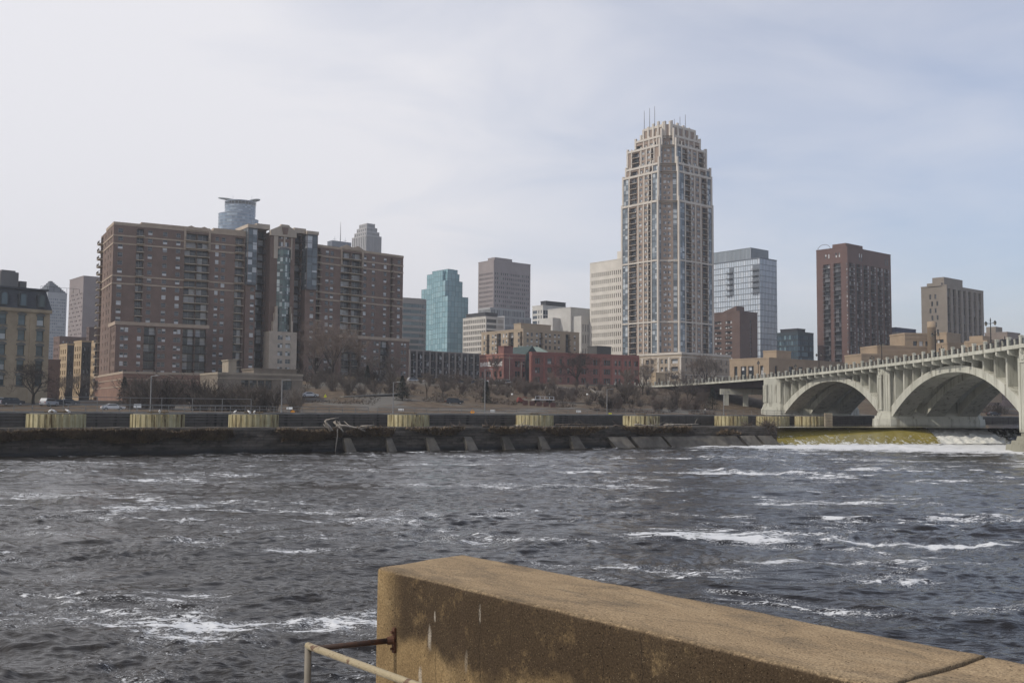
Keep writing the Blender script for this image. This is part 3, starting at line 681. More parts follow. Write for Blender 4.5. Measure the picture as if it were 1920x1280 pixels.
# ================================================================ weir
CREST[0] = Vector((WALL_B.x-.4, WALL_B.y+8.5, 0))
def make_weir():
    cr = [CREST[0], Vector((83, 206, 0)), Vector((97, 210, 0)), Vector((126, 216, 0)), Vector((200, 228, 0))]
    to = [Vector((WALL_B.x+.2, WALL_B.y-.6, 0)), Vector((84.5, 196, 0)), Vector((99, 199, 0)), Vector((130, 203, 0)), Vector((204, 212, 0))]
    nu, nv = 420, 60; V = np.zeros((nv, nu, 3)); wh = np.zeros((nv, nu)); dk = np.zeros((nv, nu))
    seg = np.cumsum([0]+[(cr[i+1]-cr[i]).length for i in range(4)])
    for j in range(nu):
        L_ = seg[-1]*(j/(nu-1)); i = min(3, int(np.searchsorted(seg, L_, side='right')-1)); f = (L_-seg[i])/(seg[i+1]-seg[i])
        a = cr[i].lerp(cr[i+1], f); b_ = to[i].lerp(to[i+1], f)
        for k in range(nv):
            t = k/(nv-1); z = POOL+.05-(POOL+.2)*(smooth(t, .06, .92)**1.15)
            p = a.lerp(b_, t); rough = 0.0
            if i == 0: rough = .07*smooth(t, .5, .8); wh[k, j] = .22*smooth(t, .42, .56)+.16*smooth(t, .6, .78)+.5*smooth(t, .82, .95)
            elif i == 1: rough = .45*smooth(t, .05, .3); wh[k, j] = .85; z = POOL-.15-(POOL+.1)*smooth(t, .02, .95)
            else:
                stp = .55 if t < .5 else 1.0
                z = POOL-.1-(POOL+.1)*(.5*smooth(t, .12, .30)+.5*smooth(t, .62, .85)); rough = .25*smooth(t, .2, .4); wh[k, j] = .25+.45*smooth(t, .2, .35)*(1-smooth(t, .42, .55))+.5*smooth(t, .74, .92); dk[k, j] = 1
            n = mnoise.fractal(Vector((p.x*.9, p.y*.9, 2)), 1, 2, 4)*rough
            V[k, j] = (p.x, p.y, z+n)
    me = np_mesh('weir', V.reshape(-1, 3), grid_faces(nv, nu), [])
    for nm, ar in (('white', wh), ('dark', dk)):
        at = me.attributes.new(nm, 'FLOAT', 'POINT'); at.data.foreach_set('value', ar.astype(np.float32).ravel())
    t = NT('weir_water'); p = t.pos
    n = t.noise(p, 1.1, 6, .7, .6); s = t.noise(p, .35, 4, .6, .4, st=(1, .35, 1)); w = t.attr('white')
    gold = t.ramp(s, (.3, (.19, .155, .035)), (.7, (.29, .24, .065))); gold = t.mix(t.attr('dark'), gold, (.035, .032, .022))
    f = t.ss(t.math('ADD', n, t.math('MULTIPLY', w, .42)), .62, .74)
    me.materials.append(t.done(t.mix(f, gold, (.68, .68, .64)), t.math('ADD', .15, t.math('MULTIPLY', f, .6)), t.bump(t.math('MULTIPLY', n, f), .6, .25), .5)); return me
tag(link('weir', make_weir()), 'weir with a smooth golden lip of water breaking into white foam', 'weir')
# dead bush clinging to the wall end
def twig_bush(name, label, c, n, L, seed, m):
    rng = random.Random(seed); b = MB()
    for _ in range(n):
        a = rng.uniform(0, 6.28); el = rng.uniform(-.7, 1.2); q = Vector((math.cos(a)*math.cos(el), math.sin(a)*math.cos(el), math.sin(el))); p0 = Vector((rng.uniform(-.8, .8), rng.uniform(-.6, .6), rng.uniform(-.8, .3)))
        l = L*rng.uniform(.4, 1); p1 = p0+q*l*.5+Vector((0, 0, .1)); p2 = p1+(q+Vector((rng.uniform(-.6, .6), rng.uniform(-.6, .6), rng.uniform(-.7, .3))))*l*.5
        b.path([p0, p1, p2], [.035, .022, .01], 3)
    o = b.build(name, m); o.location = c; return tag(o, label, 'bush')
twig_m = mat('grey_twigs', (.085, .068, .055), .9, .3, 1.5)
twig_bush('dead_bush', 'tangled dead bush clinging to the end of the old wall beside the weir', WALL_B+Vector((-1.2, -.2, 3.2)), 420, 2.6, 5, twig_m)
twig_bush('dead_bush', 'grey brush heap lying low on the masonry near the weir end', WALL_B+Vector((-5.0, -.6, 3.3)), 160, 1.6, 6, twig_m)
# ================================================================ the arched bridge
bx = np.polyfit([60, 100, 162, 226, 290, 360, 430], [70, 77, 80.3, 81.6, 75.2, 54, 22], 4)
def xn(y): return float(np.polyval(bx, y))
def zd(y): return float(np.interp(y, [60, 162, 226, 290, 360, 430], [17.6, 17.0, 16.5, 15.75, 15.1, 14.9]))
bc = NT('bridge_concrete'); _n1 = bc.noise(bc.pos, .25, 5, .6, st=(1, 1, .5)); _n2 = bc.noise(bc.pos, .9, 6, .7, st=(1, 1, .12))
bcm = bc.mix(bc.math('MULTIPLY', bc.ss(_n2, .50, .66), .75), bc.ramp(_n1, (.3, (.40, .40, .345)), (.7, (.53, .525, .46))), (.17, .16, .125))
_z = bc.sep(bc.pos)[2]; bcm = bc.mix(bc.math('MULTIPLY', bc.ss(bc.math('ADD', _z, bc.math('MULTIPLY', _n1, 1.4)), 4.4, 3.5), .7), bcm, (.16, .15, .11))
bridge_m = bc.done(bcm, .85, bc.bump(bc.noise(bc.pos, 3, 6, .6), .25, .05), .2)
BR = Vector((80, 226, POOL)); bm_ = Matrix.Translation(-BR)
br = thing('arch_bridge', 'pale concrete bridge of tall open arches with brackets, posts and panelled piers', 'bridge', BR)
def put(mb, name, m=None, parent=None): return mb.build(name, m or bridge_m, parent or br, mtx=bm_ if parent is None else None)
WD = 22.0
PIERS = [98.0, 162.0, 226.0, 290.0]
# deck: fascia beam, slab, far beam
b = MB(); ys = np.arange(70, 432, 3.0)
for i in range(len(ys)-1):
    y0, y1 = ys[i], ys[i+1]; A, B = xn(y0), xn(y1); z0, z1 = zd(y0), zd(y1)
    def ring(x, y, z): return [(x-.05, y, z-.5), (x-.05, y, z+.12), (x+.5, y, z+.12), (x+.5, y, z), (x+WD-.5, y, z), (x+WD-.5, y, z+.12), (x+WD+.05, y, z+.12), (x+WD+.05, y, z-.5), (x+WD-.6, y, z-.5), (x+WD-.6, y, z-.32), (x+.6, y, z-.32), (x+.6, y, z-.5)]
    r0, r1 = ring(A, y0, z0), ring(B, y1, z1)
    for k in range(12):
        q = (k+1) % 12; b.quad(r0[k], r0[q], r1[q], r1[k])
put(b, 'deck')
def arch_z(t): return 4.7+9.1*(1-abs(2*t-1)**2.15)
def arch_top(t): return arch_z(t)+1.25+1.3*abs(2*t-1)**2
pier_hw = {98.0: 2.7, 162.0: 2.7, 226.0: 2.7, 290.0: 3.8}
for a0, a1 in zip(PIERS[:-1], PIERS[1:]):
    ya, yb = a0+pier_hw[a0]-.3, a1-pier_hw[a1]+.3
    for o0, o1 in ((1.7, 5.7), (9.0, 13.0), (16.3, 20.3)):
        b = MB(); n = 44; rings = []
        for k in range(n+1):
            t = k/n; y = ya+(yb-ya)*t; x = xn(y); zi, ze = arch_z(t), arch_top(t)
            rings.append([(x+o0, y, zi), (x+o1, y, zi), (x+o1, y, ze), (x+o0, y, ze)])
        for k in range(n):
            for q in range(4):
                w = (q+1) % 4; b.quad(rings[k][q], rings[k][w], rings[k+1][w], rings[k+1][q])
        b.quad(*rings[0]); b.quad(*rings[-1][::-1]); put(b, 'arch_rib')
COLY = []
for a0, a1 in zip(PIERS[:-1], PIERS[1:]):
    n = 14; COLY += [(a0+(a1-a0)*(k/n), k in (0,)) for k in range(0, n)]
COLY.append((290.0, True)); COLY = [c for c in COLY if c[0] > 100]
for y, ispier in COLY:
    x, z = xn(y), zd(y)
    b = MB(); pr = [(x+.02, y-.28, z-.503), (x+.02, y-.28, z-1.05), (x+.10, y-.28, z-1.25), (x+.30, y-.28, z-1.36), (x+1.0, y-.28, z-1.42), (x+1.9, y-.28, z-1.65), (x+1.9, y-.28, z-.503)]
    b.extrude(pr, (0, .56, 0)); put(b, 'bracket')
    if not ispier:
        for a0, a1 in zip(PIERS[:-1], PIERS[1:]):
            ya, yb = a0+pier_hw[a0]-.3, a1-pier_hw[a1]+.3
            if ya < y < yb:
                zt = arch_top((y-ya)/(yb-ya))-.15
                if z-.33-zt > .3:
                    b = MB(); b.box(x+1.75, y-.3, zt, x+20.2, y+.3, z-.325); put(b, 'spandrel_column')
# piers with half-octagon noses, a recessed panel and a stepped base
def pier(y, hw, zb, zt, nose, basew, big=False):
    x = xn(y); b = MB()
    def plan(hw, ns, e=0.0): return [(x+1.6-ns*.999-e, y-hw*.5-e*.5), (x+1.6-e*.3, y-hw-e), (x+20.4+e*.3, y-hw-e), (x+20.4+ns+e, y-hw*.5-e*.5), (x+20.4+ns+e, y+hw*.5+e*.5), (x+20.4+e*.3, y+hw+e), (x+1.6-e*.3, y+hw+e), (x+1.6-ns-e, y+hw*.5+e*.5)]
    p1 = put_later = None
    b.prism(plan(hw, nose), zb+3.2, zt); o = put(b, 'pier')
    for nm, z0, z1, e0, e1 in (('pier_base', zb, zb+1.9, basew, basew*.88), ('pier_moulding', zb+1.9, zb+2.5, basew*.62, basew*.55), ('pier_moulding', zb+2.5, zb+3.2, basew*.30, basew*.22)):
        m = MB(); m.prism(plan(hw, nose, e0), z0, z1, top=plan(hw, nose, e1)); m.build(nm, bridge_m, o)
    f = MB(); xf = x+1.6-nose; h0, h1 = zb+3.8, zt-2.2; wv = hw*.32
    for (ya_, yb_, za, zb_) in ((y-wv-.25, y-wv, h0, h1), (y+wv, y+wv+.25, h0, h1), (y-wv, y+wv, h1-.3, h1), (y-wv, y+wv, h0, h0+.3)): f.box(xf-.16, ya_, za, xf+.02, yb_, zb_)
    f.lathe([(wv*.55, 0), (wv*.55, .2)], (0, 0, 0), 14) if False else None
    f.box(xf-.14, y-wv*.6, h1+.2, xf+.02, y+wv*.6, h1+.75)
    for a_, c_ in (((x+1.6-nose, y-hw*.5), (x+1.6, y-hw)), ((x+1.6-nose, y+hw*.5), (x+1.6-nose, y-hw*.5))):
        for t_ in (.0, .33, .67, 1.0):
            px_, py_ = a_[0]+(c_[0]-a_[0])*t_, a_[1]+(c_[1]-a_[1])*t_; w_ = .22 if t_ in (0, 1) else .12
            f.tube((px_, py_, h0), (px_, py_, h1+.4), w_, w_, 6)
    f.build('panel_frame', bridge_m, o); return o
pier(98.0, 2.5, -.8, zd(98)-.33, 1.2, 1.5); pier(162.0, 2.5, -.8, zd(162)-.33, 1.2, 2.2); pier(226.0, 2.5, POOL-.3, zd(226)-.33, 1.2, 1.3)
pier(290.0, 4.0, 4.9, zd(290)-.33, 3.2, 0.8)
# parapet posts, small posts and iron grille between them
cp, ci = [], []
def post_mesh(w, h):
    m = MB(); m.box(-w, -w, 0, w, w, h); m.prism([(-w*1.25, -w*1.25), (w*1.25, -w*1.25), (w*1.25, w*1.25), (-w*1.25, w*1.25)], h, h+.12); m.prism([(-w*.8, -w*.8), (w*.8, -w*.8), (w*.8, w*.8), (-w*.8, w*.8)], h+.12, h+.2); return m.mesh('post', bridge_m)
pbig, psm = post_mesh(.26, 1.25), post_mesh(.14, .75)
grille = MB(); py = [c[0] for c in COLY]; y = 290.0
while y < 425: y += 4.57; py.append(y)
posts = []
for side in (0, 1):
    for i, y in enumerate(py):
        x = xn(y)+.22+side*(WD-.44); posts.append((pbig, Matrix.Translation(Vector((x, y, zd(y)+.12))-BR), (1-side)*10-y*.001))
        if i+1 < len(py):
            y1 = py[i+1]; ym = (y+y1)/2; xm = xn(ym)+.22+side*(WD-.44); posts.append((psm, Matrix.Translation(Vector((xm, ym, zd(ym)+.12))-BR), (1-side)*10-5*side-y*.001-.2))
            n = 16
            for k in range(1, n):
                if k == 8: continue
                yy = y+(y1-y)*k/n; xx = xn(yy)+.22+side*(WD-.44); z = zd(yy)+.12; grille.box(xx-.02, yy-.03, z, xx+.02, yy+.03, z+.95)
            for zz_ in (.15, .95):
                grille.extrude([(xn(y)+.19+side*(WD-.44), y+.26, zd(y)+zz_), (xn(y)+.25+side*(WD-.44), y+.26, zd(y)+zz_), (xn(y)+.25+side*(WD-.44), y+.26, zd(y)+zz_+.09), (xn(y)+.19+side*(WD-.44), y+.26, zd(y)+zz_+.09)], (xn(y1)-xn(y), y1-y-.52, zd(y1)-zd(y)))
place_parts(br, 'railing_post', posts)
put(grille, 'railing_grille', mat('dark_iron', (.035, .04, .045), .5, .1, 1, metal=.5))
# approach span: dark steel girders, a bent and the abutment
st = mat('girder_steel', (.045, .032, .038), .6, .15, .5)
for o0 in (2.2, 7.5, 13.0, 18.5):
    b = MB()
    yy = np.arange(293, 428, 6.0)
    for a, c in zip(yy[:-1], yy[1:]): b.extrude([(xn(a)+o0, a, zd(a)-2.3), (xn(a)+o0+.5, a, zd(a)-2.3), (xn(a)+o0+.5, a, zd(a)-.33), (xn(a)+o0, a, zd(a)-.33)], (xn(c)-xn(a), c-a, zd(c)-zd(a)))
    put(b, 'girder', st)
yb_ = 322.0; b = MB(); x = xn(yb_); b.box(x-.6, yb_-.8, zd(yb_)-4.1, x+23, yb_+.8, zd(yb_)-2.32); bent = put(b, 'bent_beam')
for o0 in (1.2, 7.4, 13.6, 19.8):
    b = MB(); gz = 5.0; b.box(x+o0-.75, yb_-.7, gz, x+o0+.75, yb_+.7, zd(yb_)-4.102); b.build('bent_column', bridge_m, bent)
b = MB(); ya_ = 372.0; b.box(xn(ya_)-4, ya_, 4.8, xn(ya_)+30, ya_+1.5, 13.2); put(b, 'abutment', mat('abutment_concrete', (.20, .19, .17), .9, .15, .2, dirt=.4, dscale=.2))
# twin-globe street lamps on both kerbs
iron = mat('black_lamp_iron', (.02, .022, .025), .45, .1, 1, metal=.4); globe = mat('lamp_glass', (.16, .15, .13), .3, .05, 1)
lamp0 = thing('street_lamp', 'x', 'street lamp', (0, 0, 0), 0, 'street lamps on the bridge')
b = MB(); b.lathe([(.20, 0), (.20, .5), (.13, .7), (.09, 1.0), (.07, 5.0), (.11, 5.1), (.04, 5.6)], n=8); b.path([(0, -1.05, 4.85), (0, -.9, 4.7), (0, 0, 4.6), (0, .9, 4.7), (0, 1.05, 4.85)], .05, 5); b.build('pole', iron, lamp0)
for s_ in (-1, 1):
    b = MB(); b.lathe([(.09, 4.25), (.22, 4.5), (.24, 4.75), (.06, 4.95)], (0, s_*1.05, 0), 8); l = b.build('lantern', globe, lamp0)
    b = MB(); b.lathe([(.28, 4.73), (.10, 4.98), (.03, 5.1)], (0, s_*1.05, 0), 8); b.build('cap', iron, l)
LAMPS = [(175, 0, 'tallest twin street lamp, before the low office wing'), (199, 0, 'twin street lamp in front of the round brick chimney'), (226, 0, 'twin street lamp right above the panelled middle pier'), (262, 0, 'twin street lamp over the first arch before the red tower'), (300, 0, 'twin street lamp just past the end pylon'),
         (185, 1, 'far-kerb street lamp just right of the round brick chimney'), (212, 1, 'far-kerb street lamp before the long low post office wing'), (240, 1, 'far-kerb street lamp below the foot of the red tower'), (275, 1, 'far-kerb street lamp near the dark glass office'), (318, 1, 'far-kerb street lamp before the tan post office windows')]
for i, (y, sd, lb) in enumerate(LAMPS):
    loc = (xn(y)+.9+sd*(WD-1.8), y, zd(y)+.02)
    if i == 0: lamp0.location = loc; lamp0['label'] = lb; lamp0.rotation_euler = (0, 0, .3)
    else: copy_thing(lamp0, loc, random.uniform(-.1, .5), lb)
# ================================================================ near wall, rail and the bank the viewer stands on
TZ = 5.0
q0 = Pz(705, 1063, TZ); q1 = Pz(1620, 1279.5, TZ); q2 = Pz(868, 1038, TZ); q3 = Pz(1852, 1231, TZ)
ex = (q1-q0); ex.z = 0; ex.normalize(); ey = Vector((-ex.y, ex.x, 0))
wth = (q2-q0).dot(ey); xo = (q2-q0).dot(ex); xj = (q3-q0).dot(ex)
def near_mat():
    t = NT('weathered_concrete'); p = t.obj; s = t.sep(p); x, y, z = s[0], s[1], s[2]; up = t.sep(t.geo.outputs['Normal'])[2]
    top = t.ss(up, .45, .85)
    g1 = t.noise(p, 2.2, 6, .65, .3, st=(1, 1.6, 1)); g2 = t.noise(p, 38, 4, .7); g3 = t.noise(p, 140, 2, .6)
    face = t.ramp(t.math('ADD', t.math('MULTIPLY', g1, .7), t.math('MULTIPLY', g2, .3)), (.32, (.145, .098, .050)), (.52, (.235, .165, .085)), (.70, (.33, .245, .135)))
    # dark band of grime below the coping, ragged at its lower edge
    edge = t.math('ADD', z, t.math('MULTIPLY', t.math('SUBTRACT', t.noise(p, 1.3, 5, .6, .5), .5), .75))
    lim = t.math('ADD', -.62, t.math('MULTIPLY', t.noise(p, .8, 2, .5, 0, st=(1, 0, 0), off=(4, 0, 0)), .35))
    band = t.ss(t.math('SUBTRACT', edge, lim), -.04, .10)
    lf = t.ss(x, .05, .34); band = t.math('MULTIPLY', band, lf)
    stain = t.math('MULTIPLY', band, t.ss(t.math('ADD', t.noise(p, 5, 6, .7), t.math('MULTIPLY', g2, .35)), .42, .66, .25, .92))
    face = t.mix(stain, face, (.040, .028, .019))
    run = t.noise(p, 6, 4, .6, .2, st=(1, 1, .10)); face = t.mix(t.math('MULTIPLY', t.ss(run, .55, .68), .4), face, (.06, .042, .028))
    topc = t.ramp(t.math('ADD', t.math('MULTIPLY', t.noise(p, 2.4, 6, .65, .6, st=(.7, 1.6, 1)), .72), t.math('MULTIPLY', g2, .28)), (.33, (.155, .122, .084)), (.5, (.285, .207, .124)), (.68, (.375, .283, .175)))
    topc = t.mix(t.math('MULTIPLY', t.ss(t.noise(p, 1.6, 6, .7, 1.2, st=(.6, 2.2, 1), off=(2, 1, 0)), .52, .66), .45), topc, (.09, .075, .06))
    rim = t.math('MAXIMUM', t.ss(y, .11, .0), t.ss(y, wth-.07, wth)); topc = t.mix(t.math('MULTIPLY', rim, t.ss(g2, .38, .6, .15, .75)), topc, (.09, .066, .042))
    c = t.mix(top, face, topc)
    # efflorescence streaks and hairline cracks with their own outlines
    def streak(cx, cz, rx, rz, st_):
        nonlocal c
        dx = t.math('DIVIDE', t.math('SUBTRACT', t.math('ADD', x, t.math('MULTIPLY', t.math('SUBTRACT', run, .5), .06)), cx), rx); dz = t.math('DIVIDE', t.math('SUBTRACT', z, cz), rz)
        rr = t.math('ADD', t.math('MULTIPLY', dx, dx), t.math('MULTIPLY', dz, dz)); rr = t.math('ADD', rr, t.math('MULTIPLY', t.math('SUBTRACT', t.noise(p, 26, 4, .7, 0, st=(1, 1, .4)), .5), 2.2))
        c = t.mix(t.math('MULTIPLY', t.math('MULTIPLY', t.ss(rr, 1.05, .25), st_), t.ss(top, .5, 0)), c, (.46, .42, .36))
    for a in STREAKS: streak(*a)
    def crack(cx, w_, z0):
        nonlocal c
        dx = t.math('ABSOLUTE', t.math('SUBTRACT', t.math('ADD', x, t.math('MULTIPLY', t.math('SUBTRACT', t.noise(p, 3.0, 5, .65, 0, st=(.2, .2, 1)), .5), .16)), cx))
        c = t.mix(t.math('MULTIPLY', t.math('MULTIPLY', t.ss(dx, w_, w_*.3), .75), t.ss(top, .5, 0)), c, (.03, .022, .015))
    for a in CRACKS: crack(*a)
    gr_ = t.ramp(t.noise(p, 95, 3, .75), (.36, (.62, .62, .62)), (.5, (.98, .98, .98)), (.64, (1.32, 1.32, 1.32))); c = t.mix(1.0, c, gr_, 'MULTIPLY')
    vd = t.voro(p, 46); pit = t.math('MULTIPLY', t.ss(vd, .22, .10), t.ss(t.noise(p, 21, 2, .5), .50, .60))
    sp = t.ss(t.voro(p, 95), .24, .12); c = t.mix(t.math('MULTIPLY', t.math('MULTIPLY', sp, t.ss(g3, .5, .6)), .55), c, (.40, .32, .21))
    c = t.mix(t.math('MULTIPLY', pit, .85), c, (.02, .015, .01))
    h = t.math('ADD', t.math('MULTIPLY', g2, .5), t.math('MULTIPLY', g3, .25)); h = t.math('SUBTRACT', h, t.math('MULTIPLY', pit, 1.2)); h = t.math('ADD', h, t.math('MULTIPLY', g1, .5))
    return t.done(c, .93, t.bump(h, .8, .012), .15)
MWL = Matrix.Translation(q0) @ Matrix((( ex.x, ey.x, 0, 0), (ex.y, ey.y, 0, 0), (0, 0, 1, 0), (0, 0, 0, 1)))
def face_xz(u, v):
    """where a sight line meets the near face of the wall, in the wall's own metres"""
    d = ray(u, v); o = EYE-q0; t = -(o.dot(ey))/d.dot(ey); p = o+d*t; return p.dot(ex), p.z
STREAKS = []
for u, v, ru, rv, a in ((806, 1196, 4.0, 30, .5), (816, 1154, 2.2, 12, .5), (899, 1150, 2.4, 20, .5), (788, 1270, 4, 26, .5), (875, 1240, 2.5, 26, .2)):
    x, z = face_xz(u, v); x1, z1 = face_xz(u+ru, v); x2, z2 = face_xz(u, v-rv); STREAKS.append((x, z, abs(x1-x), abs(z2-z), a))
CRACKS = [(face_xz(1130, 1200)[0], .006, 0), (face_xz(899, 1200)[0], .005, 0), (face_xz(817, 1200)[0], .0035, 0), (face_xz(958, 1250)[0], .003, 0), (face_xz(1205, 1230)[0], .005, 0)]
def rough_block(x0l, x0r, x1l, x1r, y0, y1, z0, z1, rad, sq=1):
    """block with worn rounded arrises, closely divided so the edge can be chipped"""
    import bmesh
    bm = bmesh.new(); P8 = [bm.verts.new(v) for v in ((x0l, y0, z0), (x1l, y0, z0), (x1r, y1, z0), (x0r, y1, z0), (x0l, y0, z1), (x1l, y0, z1), (x1r, y1, z1), (x0r, y1, z1))]
    for f in ((0, 3, 2, 1), (4, 5, 6, 7), (0, 1, 5, 4), (1, 2, 6, 5), (2, 3, 7, 6), (3, 0, 4, 7)): bm.faces.new([P8[i] for i in f])
    bmesh.ops.bevel(bm, geom=[e for e in bm.edges if max(v.co.z for v in e.verts) > z0+.1 and not all((v.co.x-(x0r+x1l)/2)*sq > 0 and abs(v.co.x-(x0r+x1l)/2) > .2 for v in e.verts if True) or all(abs(v.co.z-z1) < 1e-5 for v in e.verts) and abs(e.verts[0].co.y-e.verts[1].co.y) < 1e-5], offset=rad, segments=4, profile=.5, affect='EDGES')
    for n, axis in ((90, 0), (14, 1), (16, 2)):
        lo, hi = ((x0l, x1l), (y0, y1), (z0, z1))[axis]
        for k in range(1, n):
            co = [0, 0, 0]; no = [0, 0, 0]; co[axis] = lo+(hi-lo)*k/n; no[axis] = 1
            bmesh.ops.bisect_plane(bm, geom=bm.verts[:]+bm.edges[:]+bm.faces[:], plane_co=co, plane_no=no)
    for v in bm.verts:
        p = v.co; near = min(abs(p.y-y0), abs(p.z-z1)); k = mnoise.noise(p*3.1)*.006+mnoise.noise(p*14)*.0025
        if abs(p.z-z1) < rad*1.2 and (abs(p.y-y0) < rad*1.2): k += -max(0, mnoise.noise(p*9+Vector((3, 0, 0))))*.012
        v.co += v.normal*k if v.normal.length else Vector((0, 0, k))
    me = bpy.data.meshes.new('concrete_wall'); bm.to_mesh(me); bm.free(); me.polygons.foreach_set('use_smooth', [True]*len(me.polygons)); return me
nm_ = near_mat()
me = rough_block(0, xo, xj-.022, xj-.022, 0, wth, -2.6, 0, .03); me.materials.append(nm_)
tag(link('concrete_wall', me, mtx=MWL), 'weathered tan concrete wall with white streaks and a grimy dark side, at the water', 'wall')
me = rough_block(xj, xj, xj+3.4, xj+3.4, 0, wth, -2.6, -.004, .025, -1); me.materials.append(nm_)
tag(link('concrete_wall', me, mtx=MWL), 'next length of tan concrete wall beyond the open dark joint', 'wall')
# pipe rail with a rusty bar set into the wall
rpaint = mat('faded_cream_paint', (.33, .275, .175), .55, .1, 16, col2=(.13, .075, .045), thr=(.57, .64), bump=.3, bscale=40); rust = mat('rusty_bar', (.045, .028, .022), .75, .35, 9, col2=(.12, .05, .025), thr=(.45, .75))
x, z = face_xz(741, 1199); bwall = q0+ex*x+Vector((0, 0, z)); RZ = bwall.z-.02
c0 = Pz(578, 1210, RZ); c1 = Pz(770, 1280, RZ); c2 = c0+(c1-c0)*3.2
rl = thing('pipe_rail', 'cream painted pipe rail with a rusty dark bar fixed into the concrete wall', 'railing', (c0.x, c0.y, 3.4))
im = Matrix.Translation(-Vector((c0.x, c0.y, 3.4))); rr_ = .0205
b = MB(); b.path([c0+(c0-c1).normalized()*.0, c0.lerp(c2, .5), c2], rr_, 14); b.build('top_rail', rpaint, rl, True, im)
b = MB(); b.tube(c0+Vector((0, 0, -.004)), (c0.x, c0.y, 3.4), .021, n=14); b.build('post', mat('grey_rail_post', (.17, .15, .12), .6, .15, 4), rl, True, im)
b = MB(); b.lathe([(0.001, -rr_*1.1), (rr_*.8, -rr_*.8), (rr_*1.12, 0), (rr_*.8, rr_*.8), (.001, rr_*1.1)], c0, 14); b.build('elbow', rpaint, rl, True, im)
b = MB(); st0 = c0.lerp(c1, .085); b.path([st0, bwall], .017, 10); bar = b.build('tie_bar', rust, rl, True, im)
b = MB(); n_ = -ey; pc = bwall
b.extrude([pc+ex*a+Vector((0, 0, h_))+n_*.016 for a, h_ in ((-.012, -.075), (.012, -.075), (.012, .075), (-.012, .075))], ey*.03); b.tube(bwall-(bwall-st0).normalized()*.05, bwall-(bwall-st0).normalized()*.012, .024, .026, 10)
for a_ in (-.05, .05): b.tube(pc+Vector((0, 0, a_))+n_*.016, pc+Vector((0, 0, a_))+n_*.032, .009, .009, 6)
b.build('wall_plate', mat('rust_plate', (.095, .045, .028), .8, .3, 12), bar)
# made ground under the viewer
b = MB(); g0 = c0+ey*.1; e1 = c2+(c2-c0).normalized()*4+ey*.1
b.prism([(-14, g0.y-.2), (-14, -9), (12, -9), (12, .5), (q0.x+ex.x*5-.02, q0.y+ex.y*5-.02), (q0.x-ey.x*.01, q0.y-ey.y*.01), (g0.x-.1, g0.y-.1)], -1.5, 3.4)
b.f = b.f[::1]; tag(b.build('near_bank', mat('bank_concrete', (.24, .21, .16), .9, .12, .8, bump=.3)), kind='structure')
# ================================================================ long brown brick apartment slab
rw_brick = mat('brown_brick', (.178, .125, .104), .9, .10, .35, dirt=.18, dscale=.06)
tanst = mat('tan_stone_trim', (.36, .29, .225), .85, .08, .5); tan2 = mat('tan_cast_stone', (.43, .37, .305), .88, .08, .4, dirt=.15, dscale=.1)
wg = glass('flat_window_glass', (.015, .018, .022), (.07, .085, .10), (.58, .59, .60), .34); wf = mat('pale_sash', (.40, .385, .36), .6, .05, 1)
dkmetal = mat('dark_balcony_metal', (.030, .032, .038), .5, .1, 1); bal_slab = mat('balcony_slab', (.42, .36, .28), .85, .08, 1); bal_rail = mat('balcony_rail', (.16, .135, .115), .6, .08, 1)
gg = glass('green_bay_glass', (.03, .06, .06), (.12, .19, .18), (.55, .62, .60), .22); ggf = mat('green_mullion', (.02, .045, .042), .5, .1, 1)
bayg = glass('grey_bay_glass', (.04, .05, .06), (.14, .17, .19), (.5, .52, .54), .2); bayf = mat('grey_mullion', (.10, .11, .12), .5, .1, 1)
F = 2.66
def rw_bal(w): return balcony_mesh(w, 1.3, bal_slab, bal_rail, 1.5, 'rw')
def rw_dark(w): return balcony_mesh(w, 1.2, dkmetal, dkmetal, 1.5, 'rwd', th=.14)
wins_rw = ('sash', wg, wf, wf); wins_dk = ('sash', wg, dkmetal, dkmetal)
A = Bld('apartment_building', 'long brown brick apartment slab with stacked balconies and a green glass centre bay', 'apartment building', 208, 330, 6.0, 30, v=592)
HA = A.z(217, 421); wl = A.tL(190, v=437)
xa = lambda u, y=0.0, v=510: A.tR(u, y, v)
XA = xa(459)
def ctr(u, w): c = xa(u); return (c-w/2, c+w/2, 'w')
zb0 = (HA-.55) % F
segs = [ctr(224, 1.6), (xa(254), xa(268), 'b'), ctr(280, 1.5), ctr(308, 1.5), ctr(333, 1.5), (xa(345), xa(367.5), 'b'), (xa(368.5), xa(391), 'b'), ctr(406, 1.3), ctr(418, 1.4), (xa(440), xa(456), 'b')]
mixface(A, (0, 0, 0), (1, 0), HA, XA, segs, F, zb0, wins_rw, None, rw_bal)
yl = wl
mixface(A, (0, yl, 0), (0, -1), HA, yl, [(yl*.02, yl*.2, 'b'), (yl*.38, yl*.38+1.3, 'w'), (yl*.62, yl*.62+1.3, 'w'), (yl*.80, yl*.80+1.3, 'w')], F, zb0, wins_rw, None, rw_bal)
A.shell(0, XA, 0, 16, 0, HA, left=False, front=False)
A.parapet(0, XA, 0, 16, HA, 1.0)
for k in (2, 3): pass
for vb in (440.5, 455.5, 516, 530.5):
    z = A.z(212, vb); A.trim.box(-.15, -.15, z-.25, XA, -.003, z+.25); A.trim.box(-.15, -.003, z-.25, -.003, yl, z+.25)
